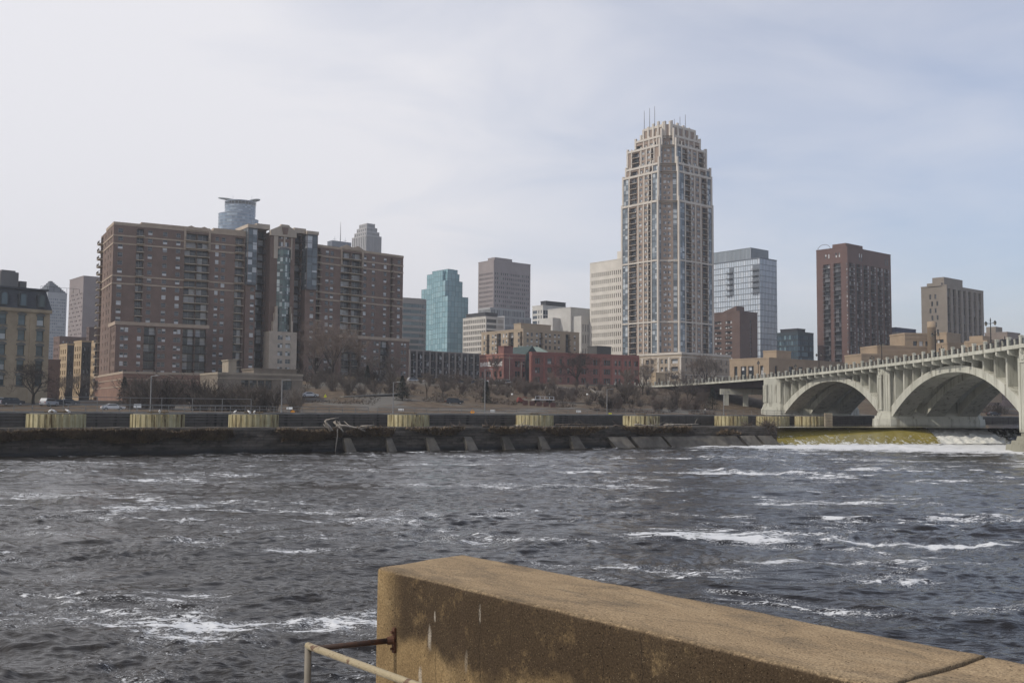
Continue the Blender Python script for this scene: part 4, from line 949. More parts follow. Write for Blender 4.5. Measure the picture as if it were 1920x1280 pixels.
# pale gabled surround over the double balconies
x0, x1 = xa(344), xa(392)
for a, c in ((x0-.2, x0+.5), (x1-.5, x1+.2)): A.trim.box(a, -.5, HA-6.5, c, -.152, HA+.4)
A.trim.extrude([(x0-.2, -.5, HA+.402), (x1+.2, -.5, HA+.402), (x1+.2, -.5, HA+1.2), (x0+(x1-x0)*.75, -.5, HA+2.0), (x0+(x1-x0)*.5, -.5, HA+1.1), (x0+(x1-x0)*.25, -.5, HA+2.0), (x0-.2, -.5, HA+1.2)], (0, .5, 0))
A.trim.box(xa(262), -.2, HA+1.0, xa(392), 3, HA+1.6); A.trim.box(xa(398), -.2, HA+1.0, XA, 3, HA+2.0)
A.finish([rw_brick, dkmetal], tanst, None, hold=True)
# low block in front of the wing
Bk = Bld('', '', '', 217, 322, 6.0, 30, v=610, of=A); HB = Bk.z(217.5, 605); wB = Bk.tR(390, v=640); xb = lambda u: Bk.tR(u, 0, 650)
def cB(u, w): c = xb(u); return (c-w/2, c+w/2, 'w')
FB = 2.72; zB = (HB-.8) % FB
segs = [cB(228, 1.2), cB(236, 1.2), cB(260, 1.3), (xb(269), xb(291), 'b'), cB(298.5, 1.2), cB(306, 1.2), cB(327.5, 1.2), cB(334.5, 1.2), (xb(342), xb(363), 'b'), (xb(365.5), xb(386), 'b')]
mixface(Bk, (0, 0, 0), (1, 0), HB, wB, segs, FB, zB, wins_dk if False else wins_rw, None, rw_dark)
mixface(Bk, (0, 14, 0), (0, -1), HB, 14, [(2, 3.1, 'w'), (6.2, 7.3, 'w'), (9.6, 10.6, 'w'), (11.6, 12.6, 'w')], FB, zB, wins_rw, None, rw_dark)
Bk.shell(0, wB, 0, 14, 0, HB, left=False, front=False); Bk.parapet(0, wB, 0, 14, HB-.55, 1.1, o=.25)
Bk.finish([rw_brick, dkmetal], tanst)
# centre
pA = A.M @ Vector((XA, 0, 0))
C = Bld('', '', '', 0, 0, 6.0, 35, xy=(pA.x, pA.y), of=A); HC = C.z(470, 427)
xc = lambda u, y=0.0, v=510: C.tR(u, y, v)
XE = xc(590)
e1, e2, e3, e4 = xc(480, -1.5), xc(506, -2), xc(552, -2), xc(573, -1.5)
zC = (HC-.3) % F
for i, (a, b_) in enumerate(((0, e1), (e4, XE))):
    zt = HC-7*F-.3*0
    wv = b_-a
    mixface(C, (a, -1.5, 0), (1, 0), HC-7.6*F, wv, [(wv*.45, wv*.45+1.5, 'w')], F, (HC-7.6*F-.3) % F, wins_rw, None, rw_dark)
    C.shell(a, b_, -1.5, 12, 0, HC-7.6*F, front=False)
    mixface(C, (a, -2.3, HC-7.6*F), (1, 0), 7.6*F-.2, wv, [(.1, wv-.1, 'g')], F, .9, wins_rw, None, None)
    mixface(C, (a, 4, HC-7.6*F), (0, -1), 7.6*F-.2, 6.3, [(.1, 6.2, 'g')], F, .9, wins_rw, None, None)
    C.shell(a, b_, -2.3, 10, HC-7.6*F, HC-.2, front=False, left=False)
    C.trim.box(a-.2, -2.6, HC-.2, b_+.2, 10, HC+1.0)
    C.glz.build('corner_bay_glazing', bayg, A.root, mtx=C.loc); C.glz = MB()
for a, b_ in ((e1, e2), (e3, e4)):
    wv = b_-a
    mixface(C, (a, 2.2, 0), (1, 0), HC, wv, [(wv*.12, wv*.88, 'b')], F, zC, wins_dk, None, rw_dark)
    C.wall.quad((a, 2.2, HC), (b_, 2.2, HC), (b_, 12, HC), (a, 12, HC)); C.trim.box(a, -1.2, HC, b_, 2.6, HC+1.8)
pw = e3-e2; HP = C.z(529, 421.5, (e2+e3)/2, -2)-2.9
# green glass bow and stepped pale stone foot
gx0, gx1 = xc(518, -2, 560), xc(543, -2, 560); zg1 = C.z(530, 464, gx0, -2); zg0 = C.z(530, 622, gx0, -2)
C.grid((e2, -2, 0), (1, 0), gx0-e2, HP, (), ()); C.grid((gx1, -2, 0), (1, 0), e3-gx1, HP, (), ())
C.grid((gx0, -2, zg1), (1, 0), gx1-gx0, HP-zg1, [(.6, (gx1-gx0)/2-.3), ((gx1-gx0)/2+.3, gx1-gx0-.6)], [(.6, 2.2), (3.3, 4.9)], dep=.3, style='french', gm=wg, fm=wf)
C.shell(e2, e3, -2, 12, 0, HP, front=False)
nb = 6; gw = gx1-gx0
for k in range(nb):
    f0, f1 = k/nb, (k+1)/nb; y0, y1 = -2-1.5*math.sin(math.pi*f0), -2-1.5*math.sin(math.pi*f1)
    ax, bx_ = gx0+gw*f0, gx0+gw*f1; dl = math.hypot(bx_-ax, y1-y0); dd = ((bx_-ax)/dl, (y1-y0)/dl); nfl = int((zg1-zg0)/F)
    rows = []
    for q in range(nfl): rows += [(q*F+.25, q*F+.95), (q*F+1.05, q*F+F-.12)]
    C.grid((ax, y0, zg0), dd, dl, zg1-zg0, [(.05, dl-.05)], rows, dep=.06, panes=C.glz, mi=1)
C.finish([rw_brick, bayf], tan2, gg, gname='bay_glazing')
# tan stone: top surround and stepped base
t = MB(); z6 = C.z(530, 622, gx0, -2)
zs_ = C.z(507, 612, e2, -2); base0 = C.z(500, 694, e2, -2)
def tb(xL, xR, z0, z1, y0=-2.5, y1=-2.003): t.box(xL, y0, z0, xR, y1, z1)
k1 = xc(500.5, -2, 650); k2 = xc(552, -2, 650); gxm = (gx0+gx1)/2
C2 = Bld('', '', '', 0, 0, 6.0, 35, xy=(pA.x, pA.y), of=A)
zt1 = C.z(503, 615, k1, -4)
C2.grid((k1, -4, 0), (1, 0), k2-k1, z6, [(gx0+.1-k1, gxm-.5-k1), (gxm+.5-k1, gx1-.1-k1)], [(z6-2.9-2.78*k, z6-1.3-2.78*k) for k in range(5, -1, -1) if z6-2.9-2.78*k > .3], dep=.3, style='grid', gm=wg, fm=wf)
C2.shell(k1, k2, -4, 2, 0, z6, front=False)
for side, lst in ((0, ((509, 602), (512, 587), (514.3, 574))), (1, ((545.3, 604), (543.9, 590), (542.4, 576)))):
    for i, (u, v) in enumerate(lst):
        x_ = xc(u, -2, 600); zt = C.z(530, v-1.5*side, x_, -2.5); ya_ = -3.9+.12*i
        if side == 0: C2.wall.box(x_, ya_, z6-.01, gx0-.02, -2.003, zt)
        else: C2.wall.box(gx1+.02, ya_, z6-.01, x_, -2.003, zt)
C2.finish(tan2, None, None, wname='stone_foot')
C2.wall.box(e2+1.2, -2.5, zg1-4.0, gx0, -2.003, HP-.1); C2.wall.box(gx1, -2.5, zg1-4.0, e3-1.2, -2.003, HP-.1); C2.wall.box(gx0+.002, -2.62, zg1-.4, gx1-.002, -2.003, zg1+.35); C2.wall.box(gxm-.28, -2.4, zg1+.36, gxm+.28, -2.003, HP-.1)
C2.wall.extrude([(e2-.3, -2.7, HP-1.4), (e3+.3, -2.7, HP-1.4), (e3+.3, -2.7, HP+.5), (gxm+3.0, -2.7, HP+1.7), (gxm+1.7, -2.7, HP+2.35), (gxm+1.5, -2.7, HP+2.9), (gxm-1.5, -2.7, HP+2.9), (gxm-1.7, -2.7, HP+2.35), (gxm-3.0, -2.7, HP+1.7), (e2-.3, -2.7, HP+.5)], (0, 1.4, 0))
C2.finish(tan2, None, None, wname='stone_surround')
b = MB(); b.extrude([(gxm-1.2, -2.85, HP+1.9), (gxm-.8, -2.85, HP-.6), (gxm+.8, -2.85, HP-.6), (gxm+1.2, -2.85, HP+1.9)], (0, .148, 0)); b.build('keystone', rw_brick, A.root, mtx=C.loc)
# right wing
pC = C.M @ Vector((XE, 0, 0)); D = Bld('', '', '', 0, 0, 6.0, 43, xy=(pC.x, pC.y), of=A); HD = D.z(592, 462); xd = lambda u, v=540: D.tR(u, 0, v); XD = xd(756, 500)
def cD(u, w): c = xd(u); return (c-w/2, c+w/2, 'w')
zD = (HD-.5) % F
segs = [(xd(588.5)+.1, xd(600), 'b'), cD(613, 1.5), cD(622, 1.5), (xd(638.5), xd(658), 'b'), (xd(658.8), xd(678), 'b'), cD(684, 1.5), cD(700, 1.5), cD(722, 1.5), (xd(731.5), xd(736.5), 'b'), cD(748, 1.5)]
mixface(D, (0, 0, 0), (1, 0), HD, XD, segs, F, zD, wins_rw, None, rw_bal)
D.shell(0, XD, 0, 16, 0, HD, left=True, front=False); D.parapet(0, XD, 0, 16, HD, .9)
for vb in (478.5, 492, 546.5, 560):
    z = D.z(600, vb); D.trim.box(0.1, -.15, z-.25, XD+.1, -.003, z+.25)
x0, x1 = xd(638), xd(679)
for a, c in ((x0-.2, x0+.5), (x1-.5, x1+.2)): D.trim.box(a, -.5, HD-5.5, c, -.152, HD+.4)
D.trim.extrude([(x0-.2, -.5, HD+.402), (x1+.2, -.5, HD+.402), (x1+.2, -.5, HD+1.0), (x0+(x1-x0)*.75, -.5, HD+2.2), (x0+(x1-x0)*.5, -.5, HD+1.3), (x0+(x1-x0)*.25, -.5, HD+2.2), (x0-.2, -.5, HD+1.0)], (0, .5, 0))
D.finish([rw_brick, dkmetal], tanst)
E = Bld('', '', '', 636, 372, 6.0, 43, v=640, of=A); HE = E.z(640, 629.5); xe = lambda u: E.tR(u, 0, 665); XE_ = xe(767)
def cE(u, w): c = xe(u); return (c-w/2, c+w/2, 'w')
segs = [(xe(640), xe(657), 'b'), (xe(658.5), xe(675), 'b'), cE(680, 1.2), cE(685, 1.2), cE(702.5, 1.2), cE(708, 1.2), (xe(713), xe(728), 'b'), cE(736, 1.3), cE(754, 1.2), cE(759.5, 1.2)]
mixface(E, (0, 0, 0), (1, 0), HE, XE_, segs, FB, (HE-.8) % FB, wins_rw, None, rw_dark)
E.shell(0, XE_, 0, 10, 0, HE, left=True, front=False); E.parapet(0, XE_, 0, 10, HE-.55, 1.1, o=.2)
E.finish([rw_brick, dkmetal], tanst)
# brick podium with arched niches
Q = Bld('', '', '', 230, 305, 5.5, 30, v=720, of=A); HQ = Q.z(230, 697.5); wq = Q.tR(385, v=720); lq = Q.tL(176, v=720)
Q.faceR(0, wq, 0, 0, HQ); Q.faceL(0, 0, lq, 0, HQ, [(3, 5.6), (lq-7, lq-4)], [(.4, 4.2)], dep=.6, style='pane', gm=wg)
Q.shell(0, wq, 0, lq, 0, HQ, left=False, front=False); Q.parapet(0, wq, 0, lq, HQ-.4, .7)
for z in (HQ-2.2, HQ-4.4): Q.trim.box(-.12, -.12, z, wq, -.003, z+.25); Q.trim.box(-.12, -.003, z, -.003, lq, z+.25)
for cx, r, side in ((wq*.46, 4.6, 0), (4.3, 2.3, 1), (lq-5.5, 2.3, 1)):
    for k in range(12):
        a0, a1 = math.pi*k/12, math.pi*(k+1)/12; pts = []
        for rr2, aa in ((r, a0), (r+.35, a0), (r+.35, a1), (r, a1)):
            u_, z_ = cx+rr2*math.cos(aa), HQ-3.4+rr2*.62*math.sin(aa); pts.append((u_, -.2, z_) if side == 0 else (-.2, u_, z_))
        Q.trim.extrude(pts, (0, .19, 0) if side == 0 else (.19, 0, 0))
Q.finish([mat('podium_brick', (.215, .130, .098), .9, .10, .4, dirt=.15, dscale=.1), dkmetal], tanst, wname='podium', tname='podium_trim')
place_parts(A.root, 'window', A.wins); place_parts(A.root, 'balcony', A.balc)
# ================================================================ tall stepped tower of tan brick and glass
tb_ = mat('tan_tower_brick', (.30, .232, .19), .88, .08, .3, dirt=.10, dscale=.05); tlime = mat('pale_limestone', (.51, .47, .42), .85, .06, .4); tglf = mat('tower_mullion', (.13, .14, .155), .5, .08, 1)
tgl = glass('tower_glass', (.06, .08, .10), (.20, .245, .29), (.45, .50, .54), .25); tw = glass('tower_window', (.05, .06, .075), (.17, .20, .23), (.52, .54, .56), .35); twf = mat('tower_sash', (.33, .30, .27), .6, .05, 1)
FT = 2.74
T = Bld('tower', 'tallest tan brick and glass residential tower with a stepped crown and spires', 'tower', 1255, 488, 12.0, 40, v=520)
def tbal(w): return balcony_mesh(w, .6, mat('tower_slab', (.40, .34, .28), .8, .05, 1), dkmetal, 1.5, 'car', bars=True, th=.22)
yT = lambda u, v=460: T.tL(u, 0, v); xT = lambda u, v=460: T.tR(u, 0, v)
c_ = 7.4
SL = [(yT(1233), yT(1222.5), 'g'), (yT(1220.5), yT(1215.5), 'b'), (yT(1214), yT(1208), 'w'), (yT(1203), yT(1198), 'w'), (yT(1193), yT(1180), 'b'), (yT(1177), yT(1167.5), 'g')]
SR = [(xT(1275), xT(1284), 'g'), (xT(1286), xT(1296), 'b'), (xT(1297.5), xT(1303), 'w'), (xT(1307.5), xT(1313), 'w'), (xT(1317.5), xT(1327), 'b'), (xT(1328), xT(1334.5), 'g')]
WL_, WR_ = yT(1165.5), xT(1337)
wins_t = ('grid', tw, twf, dkmetal)
def tier(z0, z1, f, iL, iR, c, segsel=None, pin=1.6, mid=True):
    """one setback: f front inset, iL and iR the far-end insets, c the cut corner"""
    H = z1-z0; y1, x1 = WL_-iL, WR_-iR; zoff = .3
    def lseg(sg): return [(y1-b, y1-a, k) for a, b, k in sg if b <= y1+.3 and a >= c+f-.3]
    mixface(T, (f, y1, z0), (0, -1), H, y1-c-f, lseg(SL), FT, zoff, wins_t, None, tbal)
    mixface(T, (c+f, f, z0), (1, 0), H, x1-c-f, [(a-c-f, b-c-f, k) for a, b, k in SR if a >= c+f-.3 and b <= x1+.3], FT, zoff, wins_t, None, tbal)
    m = c*math.sqrt(2); q = 1/math.sqrt(2); rec = 1.8
    # recessed middle between the two glass corners
    O = Vector((f, c+f, z0)); dv = Vector((q, -q, 0)); n = Vector((dv.y, -dv.x, 0)); O2 = O-n*rec
    T.wall.quad(O, O2, O2+Vector((0, 0, H)), O+Vector((0, 0, H))); E_ = O+dv*m; E2 = O2+dv*m; T.wall.quad(E2, E_, E_+Vector((0, 0, H)), E2+Vector((0, 0, H)))
    if c > 4: sg = [(m*.06, m*.17, 'g'), (m*.27, m*.42, 'w'), (m*.47, m*.62, 'w'), (m*.73, m*.92, 'g')]
    else: sg = [(m*.1, m*.45, 'g'), (m*.55, m*.9, 'g')]
    mixface(T, O2, (q, -q), H, m, sg, FT, zoff, wins_t, None, tbal)
    q4 = T.wall.quad; q4((x1, f, z0), (x1, y1, z0), (x1, y1, z1), (x1, f, z1)); q4((x1, y1, z0), (f, y1, z0), (f, y1, z1), (x1, y1, z1))
    k = len(T.wall.v); T.wall.v += [(f, c+f, z1), (c+f, f, z1), (x1, f, z1), (x1, y1, z1), (f, y1, z1)]; T.wall.f.append(tuple(range(k, k+5))); T.wall.m.append(0)
    # stone piers rising past the roof as pinnacles, and the cornice between them
    def pier_at(px, py, h, w=.5): T.trim.box(px-w, py-w, z0, px+w, py+w, z1+h)
    ed = sorted([s_[0]-.35 for s_ in SL]+[s_[1]+.35 for s_ in SL]); prev = -9
    for y in ed:
        if c+f+.2 < y < y1-.2 and y-prev > 1.6: T.trim.box(f-.28, y-.32, z0, f-.002, y+.32, z1+pin*(.5+.5*(y < c+f+4))); prev = y
    ed = sorted([s_[0]-.35 for s_ in SR]+[s_[1]+.35 for s_ in SR]); prev = -9
    for x in ed:
        if c+f+.2 < x < x1-.2 and x-prev > 1.6: T.trim.box(x-.32, f-.28, z0, x+.32, f-.002, z1+pin*(.5+.5*(x < c+f+4))); prev = x
    pier_at(f+.2, c+f, pin*1.5, .45); pier_at(c+f, f+.2, pin*1.5, .45); pier_at(f+.2, y1-.3, pin*.7, .5); pier_at(x1-.3, f+.2, pin*.7, .5)
    h = .55
    T.trim.box(f-.35, c+f+.46, z1-h, f+.3, y1-.81, z1+.5); T.trim.box(c+f+.46, f-.35, z1-h, x1-.81, f+.3, z1+.5)
    T.trim.extrude([(O2+n*.3)+Vector((0, 0, H-h)), (O2+n*.3+dv*m)+Vector((0, 0, H-h)), (O2+n*.3+dv*m)+Vector((0, 0, H+.45)), (O2+n*.3)+Vector((0, 0, H+.45))], -n*.6)
z_ = lambda v: T.z(1255, v)
B1 = z_(372)
tier(0, B1, 0, 0, 0, c_)
for vb in (484.5, 601):
    z = z_(vb); T.trim.box(-.32, c_+.5, z-.4, -.003, WL_-.9, z+.4); T.trim.box(c_+.5, -.32, z-.4, WR_-.9, -.003, z+.4)
    q = 1/math.sqrt(2); n = Vector((-q, -q, 0)); O2 = Vector((0, c_, z-.4))-n*1.8
    T.trim.extrude([O2+n*.3, O2+n*.3+Vector((q, -q, 0))*c_*1.414, O2+n*.3+Vector((q, -q, 0))*c_*1.414+Vector((0, 0, .8)), O2+n*.3+Vector((0, 0, .8))], -n*.29)
LASTF = [0]
def tier_px(va, vb, f, uL, uR, c, pin):
    vm = (va+vb)/2; zq = lambda v: T.z(1255, v, f, f+2); tier(z_(va) if va == 372 else T.z(1255, va, LASTF[0], LASTF[0]+2), zq(vb), f, WL_-T.tL(uL, f, vm), WR_-T.tR(uR, f, vm), c, pin=pin); LASTF[0] = f
tier_px(372, 318, .5, 1167.5, 1334.5, c_-.4, 1.6)
tier_px(318, 303, 1.1, 1173, 1332.5, c_-.8, 2.2)
tier_px(303, 269, 2.2, 1176, 1324.5, c_-1.6, 2.4)
tier_px(269, 253, 4.2, 1191, 1313, c_-3.0, 2.6)
# blind brick crown with tall stone fins
f = 6.0; y1, x1 = T.tL(1206, f, 243), T.tR(1303, f, 243); z0, z1 = T.z(1255, 253, 4.2, 6.2), T.z(1250, 233, f, f+2)
T.wall.prism([(f, f+2.4), (f+2.4, f), (x1, f), (x1, y1), (f, y1)], z0, z1)
def fin(x, y, h, w=.55): T.trim.box(x-w, y-w, z0-1, x+w, y+w, z1+h)
for i in range(5): fin(f, f+2.8+(y1-f-3.2)*i/4, 2.4-.9*abs(i-1.2)); fin(f+2.8+(x1-f-3.2)*i/4, f, 1.9-.45*i)
fin(f+.3, f+2.2, 1.6); fin(f+2.2, f+.3, 1.6)
for yb_, zt in ((y1+1.5, -2.5), (y1+3.2, -5)): fin(f+.2, yb_, zt)
for xb_, zt in ((x1+1.6, -2.0), (x1+3.4, -4.5)): fin(xb_, f+.2, zt)
T.trim.box(f-.25, f+2.6, z1-1.0, f+.4, y1, z1+.3); T.trim.box(f+2.6, f-.25, z1-1.0, x1, f+.4, z1+.3)
T.finish([tb_, tglf], tlime, tgl, gname='glass_strip', tname='stone_pier', hold=True)
for u, v0, v1, side in ((1208, 208, 240, 'l'), (1218, 203, 238, 'l'), (1227.5, 200, 236, 'l'), (1264.5, 223, 240, 'r'), (1275, 219, 240, 'r'), (1285, 215, 240, 'r')):
    x, y = (f, T.tL(u, f, 230)) if side == 'l' else (T.tR(u, f, 230), f)
    b = MB(); b.tube((x, y, T.z(u, v1, x, y)-3), (x, y, T.z(u, v0, x, y)), .22, .12, 6); b.build('spire', mat('spire_metal', (.20, .20, .21), .4, .05, 1, metal=.5), T.root)
# its stone base block
Pd = Bld('', '', '', 1278, 462, 12.0, 40, v=690, of=T); HP_ = Pd.z(1278, 663); wl2 = Pd.tL(1196, v=690); wr2 = Pd.tR(1369, v=690)
rows = [(HP_-2.2-3.6*k-2.0, HP_-2.2-3.6*k) for k in (2, 1, 0)]
Pd.faceR(0, wr2, 0, 0, HP_, reg(9, 1.5, wr2-1, .32), rows, dep=.5, style='sash', gm=tw, fm=twf)
Pd.faceL(0, 0, wl2, 0, HP_, [(2.2, 6.2), (8.6, 10.2), (11.2, 12.8), (17, 19), (20, 22), (26, 28), (31, 33)], rows, dep=.6, style='sash', gm=tw, fm=twf)
Pd.shell(0, wr2, 0, wl2, 0, HP_, left=False, front=False); Pd.parapet(0, wr2, 0, wl2, HP_-.2, 1.0, o=.3)
for z in (HP_-1.6, HP_-9.6): Pd.trim.box(-.14, -.14, z, wr2, -.003, z+.3); Pd.trim.box(-.14, -.003, z, -.003, wl2, z+.3)
for y in (.5, 7.4, 14, 24): Pd.trim.box(-.3, y-.5, 0, -.143, y+.5, HP_-1.62)
Pd.finish([mat('podium_stone', (.36, .30, .235), .88, .10, .4, dirt=.15, dscale=.1), dkmetal], tlime, None, wname='base_block')
place_parts(T.root, 'window', T.wins); place_parts(T.root, 'balcony', T.balc)
# ================================================================ the rest of downtown
lamp_dark = dkmetal
def city(name, label, uc, vt, d, ul, ur, zb=8.0, ang=40, v=600, cat='building', group=None):
    b = Bld(name, label, cat, uc, d, zb, ang, v=v, group=group); b.H = b.z(uc, vt); b.wl = b.tL(ul, 0, v) if ul else 20.0; b.wr = b.tR(ur, 0, v) if ur else 20.0; return b
def close(b, h=.8, par=True, z0=0):
    b.shell(0, b.wr, 0, b.wl, z0, b.H, left=False, front=False)
    if par: b.parapet(0, b.wr, 0, b.wl, b.H-.02, h)
def rws(z0, z1, n, frac=.5): return reg(n, z0, z1, frac)
def penthouse(b, x0, x1, y0, y1, h, m, name='penthouse', lou=True):
    k = MB(); k.box(x0, y0, b.H+.01, x1, y1, b.H+h); k.box(x0-.2, y0-.2, b.H+h+.001, x1+.2, y1+.2, b.H+h+.4)
    if lou:
        for i in range(4): k.box(x0+(x1-x0)*(.1+.22*i), y0-.15, b.H+h*.35, x0+(x1-x0)*(.22+.22*i), y0-.003, b.H+h*.75)
    k.build(name, m, b.root, mtx=b.loc)
def M_(n, c, **k): return mat(n, c, .85, .06, .2, dirt=.12, dscale=.04, **k)
darkwin = glass('dark_window', (.012, .014, .018), (.05, .06, .07), (.20, .21, .22), .12); midwin = glass('mid_window', (.03, .036, .045), (.09, .105, .12), (.3, .32, .34), .15)
# --- far left
b = city('pyramid_tower', 'far bluish tower with a stepped pyramid top behind the yellow brick mill', 88, 549, 900, 60, 124)
b.faceR(0, b.wr, 0, 0, b.H, reg(9, 1, b.wr-1, .72), rws(2, b.H-4, 34, .55), dep=.2, panes=b.glz); b.faceL(0, 0, b.wl, 0, b.H, reg(9, 1, b.wl-1, .72), rws(2, b.H-4, 34, .55), dep=.2, panes=b.glz); close(b)
hp = b.z(97, 527, b.wr/2, b.wl/2)-b.H
k = MB(); n = 9
for i in range(n):
    f = i/n*.5*.96; k.box(b.wr*f, b.wl*f, b.H+hp*i/n, b.wr*(1-f), b.wl*(1-f), b.H+hp*(i+1)/n-.3)
k.build('pyramid_roof', M_('slate_blue_roof', (.10, .115, .14)), b.root)
b.finish(M_('pale_blue_stone', (.30, .32, .35)), None, glass('blue_band_glass', (.07, .09, .12), (.14, .18, .23), (.3, .34, .4), .15))
b = city('office_slab', 'grey-brown office slab with short black slots and a blank shaded side', 154, 518, 620, 128, 190)
b.faceL(0, 0, b.wl, 0, b.H, reg(9, .8, b.wl-.8, .5), rws(3, b.H-9, 24, .34), dep=.5, style='pane', gm=darkwin, skip=lambda c, r: (c+r) % 3 == 2)
b.faceR(0, b.wr, 0, 0, b.H); close(b, .5); b.finish(M_('mauve_concrete', (.25, .215, .215)))
b = city('apartment_building', 'low brown brick flats with a top row of pale windows beneath the grey-brown slab', 113, 633, 470, 102, 195, cat='apartment building')
b.faceR(0, b.wr, 0, 0, b.H, reg(12, 1, b.wr-1, .5), rws(2, b.H-.8, 9, .55), dep=.3, style='sash', gm=wg, fm=wf); b.faceL(0, 0, b.wl, 0, b.H, reg(3, .8, b.wl-.8, .45), rws(2, b.H-.8, 9, .5), dep=.3, style='sash', gm=wg, fm=wf); close(b); b.finish(M_('umber_brick', (.15, .10, .085)))
b = city('apartment_building', 'dark brick flats half hidden behind the long slab, above the sunlit town block', 168, 616, 440, 163, 200, cat='apartment building')
b.faceR(0, b.wr, 0, 0, b.H); b.faceL(0, 0, b.wl, 0, b.H, reg(3, .5, b.wl-.5, .5), rws(6, b.H-1, 12, .5), dep=.3, style='sash', gm=wg, fm=wf); close(b); b.finish(M_('plum_brick', (.13, .09, .08)))
b = city('town_block', 'narrow flats with a sunlit buff side and dark glassy bays, beside the long brown slab', 128, 647, 372, 114, 141, cat='apartment building')
buff = M_('buff_brick', (.40, .30, .19)); dkp = M_('charcoal_panel', (.06, .06, .062))
def tblock(q, wl_, wr_):
    q.faceL(0, 0, wl_, 0, q.H, reg(3, .6, wl_-.6, .42), rws(1.5, q.H-1, 7, .62), dep=.5, style='sash', gm=wg, fm=dkmetal)
    q.faceR(0, wr_, 0, 0, q.H, reg(2, .5, wr_-.5, .62), rws(1.5, q.H-1, 7, .6), dep=.6, style='grid', gm=wg, fm=dkmetal, mi=1); q.shell(0, wr_, 0, wl_, 0, q.H, left=False, front=False); q.parapet(0, wr_, 0, wl_, q.H-.02, .7)
tblock(b, b.wl, b.wr)
q = Bld('', '', '', 155, 384, 8.0, 40, of=b); q.H = q.z(155, 641); tblock(q, q.tL(140.5), q.tR(173)); q.finish([buff, dkp], buff)
q = Bld('', '', '', 180, 396, 8.0, 40, of=b); q.H = q.z(180, 641); tblock(q, q.tL(172), q.tR(196)); q.finish([buff, dkp], buff)
b.finish([buff, dkp], buff)
b = city('brick_shed', 'plain low brick building between the yellow mill and the sunlit town block', 60, 675, 345, None, 116, cat='building'); b.wl = 20
b.faceR(0, b.wr, 0, 0, b.H); b.faceL(0, 0, b.wl, 0, b.H); close(b, .6); b.finish(M_('dull_brick', (.155, .10, .08)))
# yellow brick mill with a slate mansard
b = Bld('mill_building', 'yellow brick mill with arched windows under a dark slate mansard roof', 'mill', -200, 213, 6.0, 45, v=650); b.wr = b.tR(92, v=640); b.H = b.z(91, 584, b.wr); b.wl = 25
pitch = (b.tR(74, v=650)-b.tR(39, v=650)); x0 = b.tR(74, v=650); cols = []
x = x0+0.0
while x > .8: cols.append((x-.78, x+.78)); x -= pitch
cols = sorted(cols); fl = (b.z(75, 600, x0)-b.z(74, 656, x0))/2; zt = b.z(75, 600, x0)
rows = sorted((zt-fl*k-1.35, zt-fl*k+1.25) for k in range(5) if zt-fl*k-1.35 > .5)
tealw = glass('mill_window', (.025, .04, .045), (.08, .12, .135), (.42, .44, .44), .12); tealf = mat('teal_frame', (.05, .075, .08), .6, .05, 1)
b.faceR(0, b.wr, 0, 0, b.H, cols, rows, dep=.35, style='sash', gm=tealw, fm=tealf); b.faceL(0, 0, b.wl, 0, b.H); b.shell(0, b.wr, 0, b.wl, 0, b.H, left=False, front=False)
ylw = mat('yellow_brick', (.35, .283, .195), .9, .10, .5, dirt=.2, dscale=.15); hood = mat('window_hood', (.13, .13, .12), .8, .05, 1)
hds = []; hds2 = []
for a, c in cols:
    for z0, z1 in rows:
        hd = MB(); m = (a+c)/2; hd.extrude([(a-.25, -.14, z1-.35), (c+.25, -.14, z1-.35), (c+.2, -.14, z1+.05), (m, -.14, z1+.42), (a-.2, -.14, z1+.05)], (0, .137, 0)); hd2 = MB(); hd2.box(a-.2, -.12, z0-.28, c+.2, -.003, z0-.04); hds2.append((hd2.mesh('window_sill', hood), Matrix.Identity(4), a)); hds.append((hd.mesh('window_hood', hood), Matrix.Identity(4), a))
place_parts(b.root, 'window_hood', hds); place_parts(b.root, 'window_sill', hds2)
for i, (a, c) in enumerate(cols[::2]): b.trim.box((a+c)/2+pitch*.5-.3, -.14, .3, (a+c)/2+pitch*.5+.3, -.003, b.H-.8)
b.trim.box(-.3, -.45, b.H-.5, b.wr+.3, 0, b.H+.25)
mh = b.z(85, 546, b.wr-1.2, 1)-b.H; k = MB(); k.prism([(-.3, -.3), (b.wr+.3, -.3), (b.wr+.3, b.wl), (-.3, b.wl)], b.H+.26, b.H+mh, top=[(.8, .9), (b.wr-.8, .9), (b.wr-.8, b.wl-1), (.8, b.wl-1)]); k.box(.3, .4, b.H+mh+.002, b.wr-.3, b.wl-1, b.H+mh+.4)
k.build('mansard_roof', mat('dark_slate', (.065, .07, .078), .7, .15, 1.2, st=(1, 1, 3)), b.root)
for a, c in cols:
    k = MB(); m = (a+c)/2; k.box(m-1.0, -.55, b.H+.7, m+1.0, 1.2, b.H+3.3)
    k.extrude([(m+1.0*math.cos(t_), -.55, b.H+3.302+.7*math.sin(t_)) for t_ in [math.pi*i/8 for i in range(9)]], (0, 1.7, 0)); dm = k.build('dormer', mat('dormer_slate', (.05, .055, .06), .7), b.root)
    k = MB(); k.extrude([(m-.6, -.60, b.H+.9), (m+.6, -.60, b.H+.9)]+[(m+.6*math.cos(t_), -.60, b.H+3.1+.5*math.sin(t_)) for t_ in [math.pi*i/8 for i in range(9)]], (0, .046, 0)); k.build('pane', tealw, dm)
k = MB(); x = b.tR(20, 8, v=540); zz_ = b.H+mh+.4; k.box(x-3, 6, zz_, x+1, 10, zz_+4.0); k.box(x-2.6, 6.4, zz_+4.002, x+.4, 9.6, zz_+4.4); k.box(x+1.6, 7, zz_, x+3.2, 9, zz_+2.2); k.build('roof_plant', M_('grey_plant_box', (.16, .155, .15)), b.root)
k = MB()
